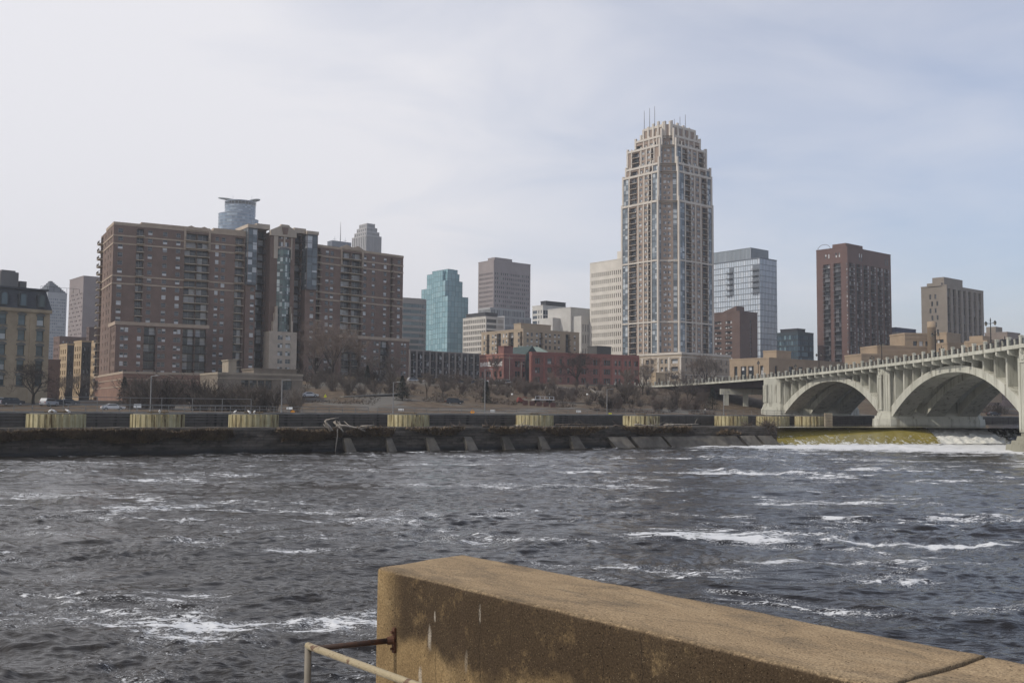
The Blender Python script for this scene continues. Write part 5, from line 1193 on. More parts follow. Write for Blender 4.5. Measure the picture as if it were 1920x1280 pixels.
for i in range(7): k.box(x+5+i*1.5, 3, zz_, x+5.06+i*1.5, 3.06, zz_+1.0)
k.box(x+5, 3, zz_+1.0, x+14.06, 3.06, zz_+1.06); k.build('roof_rail', dkmetal, b.root)
b.finish(ylw, ylw, None, tname='pilaster')
# --- towers behind the slab
def drum(mb, cx, cy, r, z0, z1, n=40): mb.lathe([(r, z0), (r, z1)], (cx, cy, 0), n)
bluegl = glass('pale_blue_glass', (.10, .15, .22), (.20, .28, .38), (.36, .44, .52), .2)
p = P(447, 430, 1100); Cp = thing('glass_tower', 'far pale blue rounded glass tower with fan-shaped roof crowns behind the brown slab', 'tower', (p.x, p.y, 8))
zz8 = lambda u, v: P(u, v, 1100).z-8
wR = FPX/1100
def ring_tower(root, cx, r, z0, z1, name, rows, mats):
    k = MB(); n = 44
    for i in range(rows):
        a = z0+(z1-z0)*i/rows; c = z0+(z1-z0)*(i+1)/rows; h = (c-a)
        for q in range(n):
            t0, t1 = 2*math.pi*q/n, 2*math.pi*(q+1)/n
            for (za, zb_, rr, mi) in ((a, a+h*.72, r, 0), (a+h*.72, c, r+.25, 1)):
                k.quad((cx+rr*math.cos(t0), rr*math.sin(t0), za), (cx+rr*math.cos(t1), rr*math.sin(t1), za), (cx+rr*math.cos(t1), rr*math.sin(t1), zb_), (cx+rr*math.cos(t0), rr*math.sin(t0), zb_), mi)
    k.f.append(tuple(len(k.v)+q for q in range(n))); k.m.append(1); k.v += [(cx+r*math.cos(2*math.pi*q/n), r*math.sin(2*math.pi*q/n), z1) for q in range(n)]
    return k.build(name, mats, root)
sill_b = M_('blue_spandrel', (.22, .26, .32))
ring_tower(Cp, -2, 19.5, 0, zz8(430, 403), 'lower_drum', 60, [bluegl, sill_b]); ring_tower(Cp, 1.5, 16.3, zz8(430, 403)-2, zz8(447, 387), 'upper_drum', 6, [bluegl, sill_b]); ring_tower(Cp, 14, 7.5, 0, zz8(478, 413), 'side_drum', 60, [bluegl, sill_b])
k = MB(); zt = zz8(447, 387)
for i in range(26): a = 2*math.pi*i/26; k.box(1.5+15.6*math.cos(a)-.3, 15.6*math.sin(a)-.3, zt, 1.5+15.6*math.cos(a)+.3, 15.6*math.sin(a)+.3, zt+3.6)
k.lathe([(16.2, zt+3.6), (16.2, zt+4.6), (14.8, zt+4.6), (14.8, zt+3.6)], (1.5, 0, 0), 40); k.build('crown_frame', sill_b, Cp)
for cx, s_, w in ((-13.5, -1, 9.5), (16.5, 1, 6.5)):
    k = MB(); pts = []
    for i in range(24): a = 2*math.pi*i/24; pts.append((cx+w*math.cos(a), 6*math.sin(a), zt+5.6+(2.0 if s_ < 0 else .6)-s_*math.cos(a)*(-1.2)))
    k.extrude(pts, (0, 0, .7)); 
    for dx in (-2, 2, 4): k.tube((cx-s_*dx, 0, zt), (cx-s_*dx, 0, zt+6.2), .3, n=5)
    k.build('crown_fan', M_('pale_green_metal', (.36, .40, .40)), Cp)
for u in (436.5, 472):
    k = MB(); x = P(u, 385, 1100).x-p.x; k.tube((x, 0, zt), (x, 0, zt+12), .25, .12, 5); k.build('mast', sill_b, Cp)
b = city('dark_tower', 'far dark blue flat-topped tower with a tall white mast', 620, 452, 1000, 611, 656)
k = MB()
b.faceR(0, b.wr, 0, 0, b.H, reg(16, .5, b.wr-.5, .8), rws(2, b.H-4, 50, .7), dep=.2, panes=b.glz); b.faceL(0, 0, b.wl, 0, b.H, reg(5, .5, b.wl-.5, .8), rws(2, b.H-4, 50, .7), dep=.2, panes=b.glz); close(b)
b.finish(M_('navy_frame', (.13, .15, .19)), None, glass('navy_glass', (.04, .05, .08), (.08, .10, .14), (.15, .17, .2), .1))
x, y = b.wr*.55, b.wl*.5; k = MB(); k.tube((x, y, b.H), (x, y, b.z(639, 416, x, y)), .6, .15, 6); k.build('mast', M_('mast_white', (.4, .4, .4)), b.root)
for du in (.25, .8): k = MB(); k.tube((b.wr*du, y, b.H), (b.wr*du, y, b.H+6), .2, .1, 5); k.box(b.wr*du-2, y-.1, b.H+3, b.wr*du+2, y+.1, b.H+3.2); k.build('aerial', sill_b, b.root)
b = city('stepped_tower', 'far pale grey tower with vertical fins and a stepped rounded top', 684, 440, 950, 657, 713)
cream = M_('pale_grey_stone', (.36, .355, .36)); fgl = glass('fin_glass', (.09, .10, .12), (.16, .18, .21), (.3, .32, .35), .1)
def fins(q, x0, x1, y0, y1, z0, z1, nx, ny):
    q.grid((x0, y0, z0), (1, 0), x1-x0, z1-z0, reg(nx, .3, x1-x0-.3, .55), [(.5, z1-z0-1.2)], dep=.5, panes=q.glz); q.grid((x0, y1, z0), (0, -1), y1-y0, z1-z0, reg(ny, .3, y1-y0-.3, .4), [(.5, z1-z0-1.2)], dep=.5, panes=q.glz); q.shell(x0, x1, y0, y1, z0, z1, left=False, front=False)
fins(b, 0, b.wr, 0, b.wl, 0, b.H, 14, 8)
for i, f_ in enumerate((.10, .20, .30)):
    q0_, q1_ = b.wr*f_, b.wl*f_; fins(b, q0_*.6, b.wr-q0_, q1_*.5, b.wl-q1_, b.H+i*4.0, b.H+(i+1)*4.0, 10-i*2, 6-i)
b.finish(cream, None, fgl)
# --- the middle group
b = Bld('office_building', 'curved grey-green office with long ribbon windows beside the brown slab', 'office building', 752, 560, 8.0, 40); b.H = b.z(790, 563, 20, 0)
xr = b.tR(806); k = MB(); gl = MB(); pts = [(-30, 8.0), (-2, -.0)] ; R_ = 9.0; ux = b.tR(803)
plan = [Vector((-24, 14)), Vector((0, -2)), Vector((ux-R_, -4.0))]+[Vector((ux-R_+R_*math.sin(t_), -4.0+R_-R_*math.cos(t_))) for t_ in [math.pi/2*i/8 for i in range(1, 9)]]+[Vector((ux, 34))]
nfl = 17; fh = (b.H-3.2)/nfl
for i in range(len(plan)-1):
    a, c = plan[i], plan[i+1]; dl = (c-a).length; dd = (c-a)/dl; rows = [(q*fh+1.3, q*fh+fh-.05) for q in range(nfl)]
    b.grid((a.x, a.y, 0), (dd.x, dd.y), dl, b.H, [(0, dl)] if dl < 6 else reg(max(1, int(dl/4)), 0, dl, .999), rows, dep=.15, panes=b.glz)
kk = len(b.wall.v); b.wall.v += [(q.x, q.y, b.H) for q in plan]+[(-24, 34, b.H)]; b.wall.f.append(tuple(range(kk, kk+len(plan)+1))); b.wall.m.append(0)
b.finish(M_('grey_beige_band', (.27, .255, .245)), None, glass('ribbon_glass', (.045, .075, .085), (.085, .13, .145), (.14, .20, .22), .1))
# teal glass tower of stepped shafts
b = Bld('glass_tower', 'teal glass tower of stepped shafts between two grey offices', 'tower', 838, 780, 8.0, 40); zT = lambda v, u=838: b.z(u, v)
tg = glass('teal_glass', (.16, .30, .35), (.22, .38, .43), (.27, .44, .49), .3, rough=.1); tgd = mat('teal_mullion', (.06, .10, .115), .4, .05, 1)
L_ = lambda u: b.tL(u); R__ = lambda u: b.tR(u)
def shaft(x0, x1, y0, y1, z1, z0=0):
    b.grid((x0, y0, z0), (1, 0), x1-x0, z1-z0, reg(max(1, int((x1-x0)/3)), 0, x1-x0, .96), rws(0, z1-z0, max(1, int((z1-z0)/4)), .96), dep=.1, panes=b.glz); b.grid((x0, y1, z0), (0, -1), y1-y0, z1-z0, reg(max(1, int((y1-y0)/3)), 0, y1-y0, .96), rws(0, z1-z0, max(1, int((z1-z0)/4)), .96), dep=.1, panes=b.glz)
    b.shell(x0, x1, y0, y1, z0, z1, left=False, front=False)
w = b.tR(860); l = b.tL(800)
lq = lambda u, x: b.tL(u, x)
for ua, ub, xo_, vt in ((838, 828, 0, 512), (829, 812, -2, 507), (813, 799.5, 0, 509), (801, 789.5, 4, 534), (834, 824, -5, 527), (839, 824, -8, 558)): shaft(xo_, w*.5+6, lq(ua, xo_), lq(ub, xo_), zT(vt))
for ua, ub, vt, yo in ((838.5, 850, 503.5, 1.0), (849.8, 857, 503.5, 2), (856.8, 860.5, 511, 4), (860.3, 862.5, 531, 7), (862.3, 865.5, 558, 9), (865.3, 868, 590, 11)): shaft(b.tR(ua, yo), b.tR(ub, yo), yo, l*.8, zT(vt))
b.finish(tgd, None, tg)
# grey tower and its pale lattice foot
b = city('office_tower', 'grey office tower with even rows of dark windows over a pale lattice foot', 925, 488, 760, 896, 994)
gst = M_('warm_grey_granite', (.27, .235, .235)); 
b.faceR(0, b.wr, 0, 0, b.H, reg(18, 1, b.wr-1, .58), rws(30, b.H-8, 21, .52), dep=.4, style='pane', gm=midwin); b.faceL(0, 0, b.wl, 0, b.H, reg(12, 1, b.wl-1, .5), rws(30, b.H-8, 21, .5), dep=.4, style='pane', gm=midwin); close(b, .5)
k = MB(); k.box(b.wr*.15, b.wl*.3, b.H, b.wr*.62, b.wl*.75, b.H+3.6); k.build('penthouse', gst, b.root)
q = Bld('', '', '', 919, 735, 8.0, 40, of=b); q.H = q.z(925, 576); wr_ = q.tR(984); wl_ = q.tL(897); lat = M_('pale_lattice', (.33, .335, .345))
q.faceR(0, wr_, 0, 0, q.H, reg(22, .5, wr_-.5, .6), rws(3, q.H-.6, 12, .72), dep=.3, panes=q.glz); q.faceL(0, 0, wl_, 0, q.H, reg(9, .5, wl_-.5, .6), rws(3, q.H-.6, 12, .72), dep=.3, panes=q.glz); q.shell(0, wr_, 0, wl_, 0, q.H, left=False, front=False); q.finish(lat, None, midwin, wname='lattice_base')
q = Bld('', '', '', 946, 715, 8.0, 40, of=b); q.H = q.z(946, 592); wr_ = q.tR(996); wl_ = 12
q.faceR(0, wr_, 0, 0, q.H, reg(20, .5, wr_-.5, .6), rws(3, q.H-.6, 10, .72), dep=.3, panes=q.glz); q.faceL(0, 0, wl_, 0, q.H); q.shell(0, wr_, 0, wl_, 0, q.H, left=False, front=False); q.finish(lat, None, midwin, wname='lattice_base')
b.finish(gst)
b = city('apartment_building', 'white gridded flats with a dark rooftop storey left of the tan brick flats', 911, 594, 600, 868, 945, cat='apartment building')
wgr = M_('white_grid_concrete', (.56, .53, .49))
b.faceL(0, 0, b.wl, 0, b.H, reg(12, .4, b.wl-.4, .62), rws(2, b.H-.5, 15, .64), dep=.7, style='pane', gm=darkwin); b.faceR(0, b.wr, 0, 0, b.H, [(.6, 8.4)]+reg(8, 9, b.wr-.4, .66), rws(2, b.H-.5, 15, .64), dep=.7, style='pane', gm=darkwin); close(b, .5); penthouse(b, 1, b.wr*.75, 2, b.wl*.92, 2.6, M_('dark_roof_storey', (.06, .062, .07)), lou=False); b.finish(wgr)
# tan brick flats with dark balcony slots
b = city('apartment_building', 'pale tan brick flats with dark balcony slots behind the red brick warehouse', 981, 618, 500, 903, 1086, cat='apartment building', ang=38)
tanb = M_('sandy_brick', (.355, .285, .21)); nfl = 12
tbf = lambda w: balcony_mesh(w, .9, dkmetal, dkmetal, 1.5, 'tan', bars=False)
Ft = (b.H-1)/nfl
mixface(b, (0, b.wl, 0), (0, -1), b.H, b.wl, [(b.wl*f_, b.wl*f_+1.5, 'w') for f_ in (.05, .26, .33, .52, .59, .88)]+[(b.wl*.13, b.wl*.20, 'b'), (b.wl*.38, b.wl*.48, 'b'), (b.wl*.66, b.wl*.78, 'b'), (b.wl*.93, b.wl*.985, 'b')], Ft, .3, ('sash', wg, wf, dkmetal), None, tbf)
mixface(b, (0, 0, 0), (1, 0), b.H, b.wr, [(b.wr*f_, b.wr*f_+1.5, 'w') for f_ in (.06, .13, .22, .38, .45, .54, .61, .90)]+[(b.wr*.28, b.wr*.34, 'b'), (b.wr*.75, b.wr*.83, 'b')], Ft, .3, ('sash', wg, wf, dkmetal), None, tbf)
close(b, .6); penthouse(b, 1, b.wr*.55, 3, b.wl*.25, 3.2, tanb, lou=False); b.finish(tanb)
# white and dark-glass offices
b = city('office_building', 'white office with black glass ends and a dark rooftop box', 1018, 573, 640, 998, 1075, cat='office building')
whs = M_('white_stone', (.55, .535, .51)); bgl = glass('blue_black_glass', (.03, .045, .065), (.07, .095, .125), (.12, .16, .2), .1)
b.faceL(0, 0, b.wl, 0, b.H, [(b.wl*.12, b.wl*.22), (b.wl*.34, b.wl*.44), (b.wl*.55, b.wl*.96)], rws(2, b.H-2, 18, .6), dep=.3, panes=b.glz); b.faceR(0, b.wr, 0, 0, b.H, reg(6, .2, b.wr*.5, .96), rws(2, b.H-2.5, 18, .8), dep=.3, panes=b.glz); close(b, .5); penthouse(b, b.wr*.2, b.wr*.85, b.wl*.3, b.wl*.8, 3.4, M_('black_roof_box', (.04, .042, .05))); b.finish(whs, None, bgl)
b = Bld('office_building', 'stepped white stone office block left of the white slab with tall slit windows', 'office building', 1070, 590, 8.0, 40); b.H = b.z(1070, 577); wl_, wr_ = b.tL(1027), b.tR(1112)
wh2 = M_('off_white_stone', (.48, .47, .45))
b.faceL(0, 0, wl_, 0, b.H, reg(13, wl_*.1, wl_*.65, .5), [(b.H*f_, b.H*f_+3.2) for f_ in (.3, .45, .6, .72)], dep=.4, style='pane', gm=midwin); b.faceR(0, wr_, 0, 0, b.H, reg(6, 1, wr_*.4, .4), [(b.H*f_, b.H*f_+5) for f_ in (.35, .6)], dep=.4, style='pane', gm=midwin); b.shell(0, wr_, 0, wl_, 0, b.H, left=False, front=False); b.parapet(0, wr_, 0, wl_, b.H-.02, .5)
for f_, h_, o_ in ((.32, -5.0, 7), (.68, -9.0, 10)):
    x0 = wr_*f_-4; x1 = wr_*f_+7; z1 = b.H+h_; b.grid((x0, -o_, 0), (1, 0), x1-x0, z1, reg(5, .5, x1-x0-.5, .4), [(z1-9, z1-5), (z1-16, z1-11), (z1-24, z1-19)][::-1], dep=.4, style='pane', gm=midwin); b.grid((x0, 0, 0), (0, -1), o_, z1); b.shell(x0, x1, -o_, -.01, 0, z1, left=False, front=False)
b.shell(-6, .0, wl_*.45, wl_*1.05, 0, b.H-5.5); b.shell(-9, -6, wl_*.7, wl_*1.2, 0, b.H-10)
b.finish(wh2)
b = city('office_slab', 'white office slab with close rows of tall slit windows, half behind the tallest tower', 1196, 481, 560, 1106, 1230, v=560)
b.faceL(0, 0, b.wl, 0, b.H, reg(22, 1, b.wl-1.0, .42), rws(4, b.H-5, 17, .56), dep=.6, style='pane', gm=darkwin); b.faceR(0, b.wr, 0, 0, b.H); close(b, .4)
k = MB(); k.box(4, b.wl*.15, b.H, 14, b.wl*.52, b.H+5.5); k.build('penthouse', M_('white_slab', (.60, .57, .52)), b.root); b.finish(M_('white_slab', (.60, .57, .52)))
b = Bld('roof_plant', 'low dark rooftop box before the white slit-windowed slab', 'rooftop box', 1119, 470, 12.0, 40); b.H = b.z(1119, 650); b.shell(0, b.tR(1146), 0, 6, 0, b.H); b.parapet(0, b.tR(1146), 0, 6, b.H, .5); b.finish(M_('dark_box', (.07, .068, .066)))
# pale blue glass tower
b = city('glass_tower', 'pale blue glass tower with a gridded skin and notched balconies right of the tallest tower', 1425, 484, 650, 1330, 1457, v=560, cat='tower')
sky_gl = glass('silver_blue_glass', (.42, .48, .55), (.48, .54, .61), (.54, .59, .65), .25, rough=.12, spec=.9); mul = M_('steel_mullion', (.15, .17, .20))
nf = 26
def notch(c, r): return r >= nf-7 and r < nf-1 and (c in (13, 14))
b.wallmul = True
b.faceL(0, 0, b.wl, 0, b.H, reg(22, 0, b.wl, .93), rws(0, b.H, nf, .9), dep=.15, panes=b.glz, skip=lambda c, r: (nf-6 <= r < nf-1) and c in (9, 10, 19, 20, 21)); b.faceR(0, b.wr, 0, 0, b.H, reg(12, 0, b.wr, .90), rws(0, b.H, nf, .92), dep=.15, panes=b.glz); close(b, .6)
for z_i in range(nf-6, nf-1):
    z = b.H*z_i/nf
    for cc in (0.5, 11.5):
        y = b.wl*(cc)/22; bm2 = balcony_mesh(b.wl/22*2.6, 1.2, M_('grey_slab', (.16, .17, .18)), dkmetal, .2, 'gt', bars=False); b.add_balcony(bm2, 0, y+b.wl/22*2.6, z, -math.pi/2, 3)
q = Bld('', '', '', 1409, 690, 8.0, 40, of=b); q.H = q.z(1409, 464); wl_ = q.tL(1326, v=480); wr_ = q.tR(1441, v=480); crown = M_('crown_glass_frame', (.22, .25, .275))
q.grid((0, wl_, 0), (0, -1), wl_, q.H, reg(34, 0, wl_, .55), [(q.H-11, q.H-.3)], dep=.3, panes=q.glz); q.grid((0, 0, 0), (1, 0), wr_, q.H, reg(16, 0, wr_, .5), [(q.H-10, q.H-.3)], dep=.3, panes=q.glz); q.shell(0, wr_, 0, wl_, 0, q.H, left=False, front=False); q.finish(crown, None, sky_gl, wname='crown', gname='crown_glazing')
b.finish(mul, None, sky_gl)
b = city('apartment_building', 'brown brick flats in front of the pale blue glass tower', 1387, 584, 560, 1332, 1420, cat='apartment building')
b.faceL(0, 0, b.wl, 0, b.H, reg(2, b.wl*.12, b.wl*.46, .9)[:0]+[(b.wl*f_, b.wl*f_+1.9) for f_ in (.26, .33, .40, .62, .69, .76)], rws(3, b.H-4, 16, .5), dep=.3, style='sash', gm=wg, fm=dkmetal); b.faceR(0, b.wr, 0, 0, b.H, reg(1, b.wr*.55, b.wr*.68, .7), rws(3, b.H-4, 24, .55), dep=.3, style='pane', gm=darkwin); close(b, .5)
k = MB(); k.extrude([(1, 3, b.H), (1, 12, b.H), (1, 12, b.H+.8), (1, 3, b.H+3.4)], (b.wr*.45, 0, 0)); k.build('roof_housing', M_('russet_brick', (.140, .094, .082)), b.root); b.finish(M_('russet_brick', (.140, .094, .082)))
b = city('office_building', 'low dark blue glass office between the pale tower and the red brick tower', 1496, 623, 600, 1456, 1525, cat='office building')
b.faceL(0, 0, b.wl, 0, b.H, reg(9, 0, b.wl, .94), rws(0, b.H-1, 13, .72), dep=.2, panes=b.glz); b.faceR(0, b.wr, 0, 0, b.H, reg(8, 0, b.wr, .94), rws(0, b.H-1, 13, .72), dep=.2, panes=b.glz); close(b, .5); penthouse(b, b.wr*.1, b.wr*.6, b.wl*.1, b.wl*.9, 2.2, M_('black_roof_box', (.04, .042, .05))); b.finish(M_('dark_teal_frame', (.05, .07, .085)), None, glass('navy_office_glass', (.035, .06, .085), (.075, .12, .155), (.16, .24, .28), .22))
# red brick tower full of balconies
b = city('apartment_tower', 'dark red brick tower covered in balconies with a thin arched hoop on its roof', 1590.5, 463, 600, 1532, 1672, cat='tower')
redb = M_('oxblood_brick', (.128, .076, .067)); Fr = 2.75
rb = lambda w: balcony_mesh(w, 1.2, M_('grey_slab', (.16, .17, .18)), dkmetal, 1.4, 'red', bars=False)
Hr = b.H-9; z9 = (Hr % Fr)
wl_, wr_ = b.wl, b.wr
mixface(b, (0, wl_, 0), (0, -1), Hr, wl_, [(wl_*.22, wl_*.44, 'b'), (wl_*.56, wl_*.78, 'b'), (wl_*.955, wl_*.995, 'w')], Fr, z9, ('sash', wg, wf, dkmetal), None, rb)
sg = []
for i in range(6): x = wr_*(.04+.16*i); sg += [(x, x+wr_*.085, 'b'), (x+wr_*.095, x+wr_*.095+1.5, 'w')]
mixface(b, (0, 0, 0), (1, 0), Hr, wr_, sg, Fr, z9, ('sash', wg, wf, dkmetal), None, rb)
b.grid((0, wl_, Hr), (0, -1), wl_, 9, [(wl_*.28, wl_*.33), (wl_*.38, wl_*.43), (wl_*.62, wl_*.67), (wl_*.72, wl_*.77)], [(3.5, 6.2)], dep=.3, style='sash', gm=wg, fm=wf); b.grid((0, 0, Hr), (1, 0), wr_, 9, [(wr_*.26, wr_*.29), (wr_*.31, wr_*.34), (wr_*.86, wr_*.89), (wr_*.91, wr_*.94)], [(2, 6.5)], dep=.3, style='sash', gm=wg, fm=wf)
close(b, .5); k = MB(); k.box(.3, 1, b.H+.01, wr_*.38, wl_*.8*.6, b.H+2.6); k.build('penthouse', redb, b.root)
y0 = wl_*.55; y1 = wl_*.97
k = MB(); k.path([(.6, (y0+y1)/2-(y1-y0)/2*math.cos(math.pi*i/16), b.H+3.4*math.sin(math.pi*i/16)) for i in range(17)], .13, 5); k.build('roof_arc', M_('dark_red_metal', (.10, .06, .055)), b.root)
b.finish(redb)
# grey-brown slab block with a penthouse
b = city('apartment_tower', 'grey-brown concrete block with small staggered slits and dark vertical bays', 1776.5, 535, 600, 1728, 1845, cat='apartment building')
taup = M_('taupe_concrete', (.235, .205, .175)); wl_, wr_ = b.wl, b.wr; nf = 14
b.faceL(0, 0, wl_, 0, b.H, [(wl_*.34, wl_*.34+1.1), (wl_*.41, wl_*.41+1.1), (wl_*.54, wl_*.54+1.1), (wl_*.61, wl_*.61+1.1)], rws(2, b.H-4, 16, .66), dep=.4, style='pane', gm=darkwin, skip=lambda c, r: (c % 2) == (r % 2))
sg = []
for i in range(7): x = wr_*(.02+.14*i); sg += [(x, x+wr_*.075)]
b.faceR(0, wr_, 0, 0, b.H, sg, rws(2, b.H-1.5, nf, .97), dep=1.2, style='pane', gm=darkwin); close(b, .5)
k = MB(); k.box(1.5, wl_*.15, b.H+.01, wr_*.53, wl_*.6, b.z(1776.5, 518)-0); k.box(-.5, wl_*.2, b.H+.01, 1.45, wl_*.75, b.H+2); k.build('penthouse', taup, b.root); b.finish(taup)
# small roofs between the towers
b = city('office_building', 'low grey office with a deep blue rooftop screen right of the red tower', 1682, 623, 640, 1672, 1724, cat='office building')
b.faceR(0, b.wr, 0, 0, b.H, reg(8, 0, b.wr, .85), rws(0, b.H-.5, 10, .6), dep=.2, panes=b.glz); b.faceL(0, 0, b.wl, 0, b.H); close(b, .3); k = MB(); k.box(0, 1, b.H+.3, b.wr*.9, 8, b.z(1682, 614)); k.box(-.1, .9, b.z(1682, 614)+.003, b.wr*.9+.1, 8.1, b.z(1682, 614)+.3); k.build('rooftop_screen', M_('deep_blue_screen', (.035, .055, .13)), b.root); b.finish(M_('pale_grey_panel', (.36, .36, .36)), None, midwin)
b = city('office_building', 'flat grey-brown office with a strip of dark glass below the blue rooftop screen', 1700, 634, 540, 1678, 1735, cat='office building')
b.faceR(0, b.wr, 0, 0, b.H, reg(5, .4, b.wr-.4, .8), rws(0, b.H-.6, 8, .5), dep=.3, style='pane', gm=darkwin); b.faceL(0, 0, b.wl, 0, b.H, reg(4, .4, b.wl-.4, .8), rws(0, b.H-.6, 8, .5), dep=.3, style='pane', gm=darkwin); close(b, .6); b.finish(M_('grey_brown_panel', (.26, .24, .22)))
b = city('office_building', 'low taupe office with ribbon windows at the far end above the bridge', 1888, 624, 480, 1846, 1912, cat='office building')
b.faceL(0, 0, b.wl, 0, b.H, reg(6, .5, b.wl-.5, .85), rws(0, b.H-1.5, 6, .5), dep=.4, style='pane', gm=darkwin); b.faceR(0, b.wr, 0, 0, b.H); close(b, .6); k = MB(); k.box(1, b.wl*.55, b.H+.01, 8, b.wl*.98, b.H+3.4); k.build('penthouse', taup, b.root); b.finish(M_('taupe_panel', (.24, .20, .175)))
# ================================================================ tan stone post office behind the bridge
ts = mat('golden_stone', (.315, .243, .172), .88, .07, .3, dirt=.12, dscale=.1); ts2 = mat('golden_stone_shade', (.36, .24, .145), .88, .07, .3, dirt=.12, dscale=.1)
def rounded(b_, x0, x1, y0, y1, z0, z1): b_.shell(x0, x1, y0, y1, z0, z1)
Po = city('post_office', 'long tan stone post office of stepped blocks with a round chimney behind the bridge', 1442, 672, 410, 1368, 1640, zb=10, ang=40, v=690, cat='post office')
b = Po; rows = [(b.H-9.0, b.H-2.8)]
b.faceL(0, 0, b.wl, 0, b.H, [(b.wl*.14, b.wl*.14+1.6), (b.wl*.38, b.wl*.38+2.8), (b.wl*.57, b.wl*.57+2.8), (b.wl*.80, b.wl*.80+1.6)], rows, dep=.6, style='grid', gm=wg, fm=dkmetal)
b.faceR(0, b.wr, 0, 0, b.H, [(b.wr*.05, b.wr*.05+1.8)]+[(b.wr*f_, b.wr*f_+3.4) for f_ in (.17, .255, .34, .43, .56, .66)], rows, dep=.6, style='grid', gm=midwin, fm=dkmetal); close(b, .5)
q = Bld('', '', '', 1456, 430, 10.0, 40, of=Po, v=670); q.H = q.z(1456, 658); q.shell(0, q.tR(1483, v=670), 0, q.tL(1431, v=670), 0, q.H); q.parapet(0, q.tR(1483, v=670), 0, q.tL(1431, v=670), q.H-.2, .6); q.finish(ts, ts, None, wname='roof_block')
for uc, vt, ur, dp, d, nm, wn_ in ((1615, 664, 1790, 14, 395, 'wing', 0), (1645, 648.5, 1775, 14, 402, 'wing', 1), (1697, 625, 1745, 12, 409, 'tower_block', 2)):
    q = Bld('', '', '', uc, d, 10.0, 8, of=Po, v=660); q.H = q.z(uc, vt); w_ = q.tR(ur, v=660)
    cols = () if wn_ == 0 else ([(w_*f_, w_*f_+1.5) for f_ in (.12, .24, .31, .45, .52, .62, .68, .74, .84, .90)] if wn_ == 1 else [(w_*.32, w_*.32+1.8), (w_*.56, w_*.56+1.8), (w_*.8, w_*.8+1.8)])
    rr_ = () if wn_ == 0 else ([(q.H-7.5, q.H-4.6)] if wn_ == 1 else [(q.H-8.5, q.H-3)])
    q.faceR(0, w_, 0, 0, q.H, cols, rr_, dep=.5, style='sash', gm=wg, fm=dkmetal); q.shell(0, w_, 0, dp, 0, q.H, front=False); q.parapet(0, w_, 0, dp, q.H-.4, .7, o=.15)
    q.trim.box(-.1, -.12, q.H-2.0, w_+.1, -.003, q.H-1.7); q.finish(ts, ts, None, wname=nm)
q = Bld('', '', '', 1775, 404, 10.0, 40, of=Po, v=640); q.H = q.z(1775, 624); q.faceL(0, 0, q.tL(1756, v=640), 0, q.H, [(q.tL(1756, v=640)*f_, q.tL(1756, v=640)*f_+1.7) for f_ in (.3, .62)], [(q.H-8.5, q.H-2.5)], dep=.5, style='sash', gm=wg, fm=dkmetal); w_ = q.tR(1801, v=640); q.faceR(0, w_, 0, 0, q.H); q.shell(0, w_, 0, q.tL(1756, v=640), 0, q.H, left=False, front=False); q.parapet(0, w_, 0, q.tL(1756, v=640), q.H-.4, .7); q.finish(ts, ts, None, wname='tower_block')
q = Bld('', '', '', 1777, 390, 10.0, 20, of=Po, v=650); q.H = q.z(1777, 643); w_ = q.tR(1815, v=650); q.faceR(0, w_, 0, 0, q.H, [(w_*.5, w_*.5+3), (w_*.72, w_*.72+2)], [(q.H-7, q.H-5)], dep=.4, style='pane', gm=darkwin); q.shell(0, w_, 0, 10, 0, q.H, front=False); q.parapet(0, w_, 0, 10, q.H-.4, .7); q.finish(ts, ts, None, wname='wing')
q = Bld('', '', '', 1851, 372, 10.0, 40, of=Po, v=650); q.H = q.z(1851, 639); l_ = q.tL(1809, v=650); w_ = q.tR(1876, v=650); q.faceL(0, 0, l_, 0, q.H, [(l_*f_, l_*f_+2) for f_ in (.25, .62, .8)], [(q.H-7.5, q.H-4.8)], dep=.4, style='sash', gm=wg, fm=dkmetal); q.faceR(0, w_, 0, 0, q.H); q.shell(0, w_, 0, l_, 0, q.H, left=False, front=False); q.parapet(0, w_, 0, l_, q.H-.4, .7)
q.shell(2, 8, l_*.3, l_*.9, q.H, q.H+2.2); q.finish(ts, ts, None, wname='end_block')
p = P(1747.5, 660, 386); k = MB(); r_ = 386*15.5/FPX/2; zt = P(1747.5, 603, 386).z-10
k.lathe([(r_, 0), (r_, zt-2.5), (r_*1.06, zt-2.4), (r_*1.06, zt-1.9), (r_, zt-1.8), (r_, zt), (r_*.75, zt)], n=26); k.build('chimney', ts, Po.root, True, mtx=Po.M.inverted() @ Matrix.Translation((p.x, p.y, 10)))
Po.finish(ts, ts)
# ================================================================ low buildings along the hill top
b = city('apartment_building', 'dark grey flats with a concrete frame of open balconies beside the red warehouse', 768, 657.5, 430, None, 899, zb=9, ang=43, v=690, cat='apartment building'); b.wl = 18
frm = M_('grey_frame', (.27, .245, .225)); w_ = b.wr; Ff = 3.0
db = lambda w: balcony_mesh(w, .5, M_('grey_frame', (.27, .245, .225)), dkmetal, 1.5, 'fl', bars=False)
sg = []
for i in range(11): x = w_*(i+.08)/11; sg += [(x, x+w_/11*.42, 'b'), (x+w_/11*.46, x+w_/11*.86, 'w')]
mixface(b, (0, 0, 0), (1, 0), b.H, w_, sg, Ff, (b.H-.9) % Ff, ('grid', wg, dkmetal, dkmetal), None, db); b.faceL(0, 0, b.wl, 0, b.H); close(b, .5)
for i in range(12): b.trim.box(w_*i/11-.45, -.35, 0, w_*i/11+.45, -.003, b.H+.3)
b.finish(M_('charcoal_wall', (.075, .07, .07)), frm, tname='frame'); 
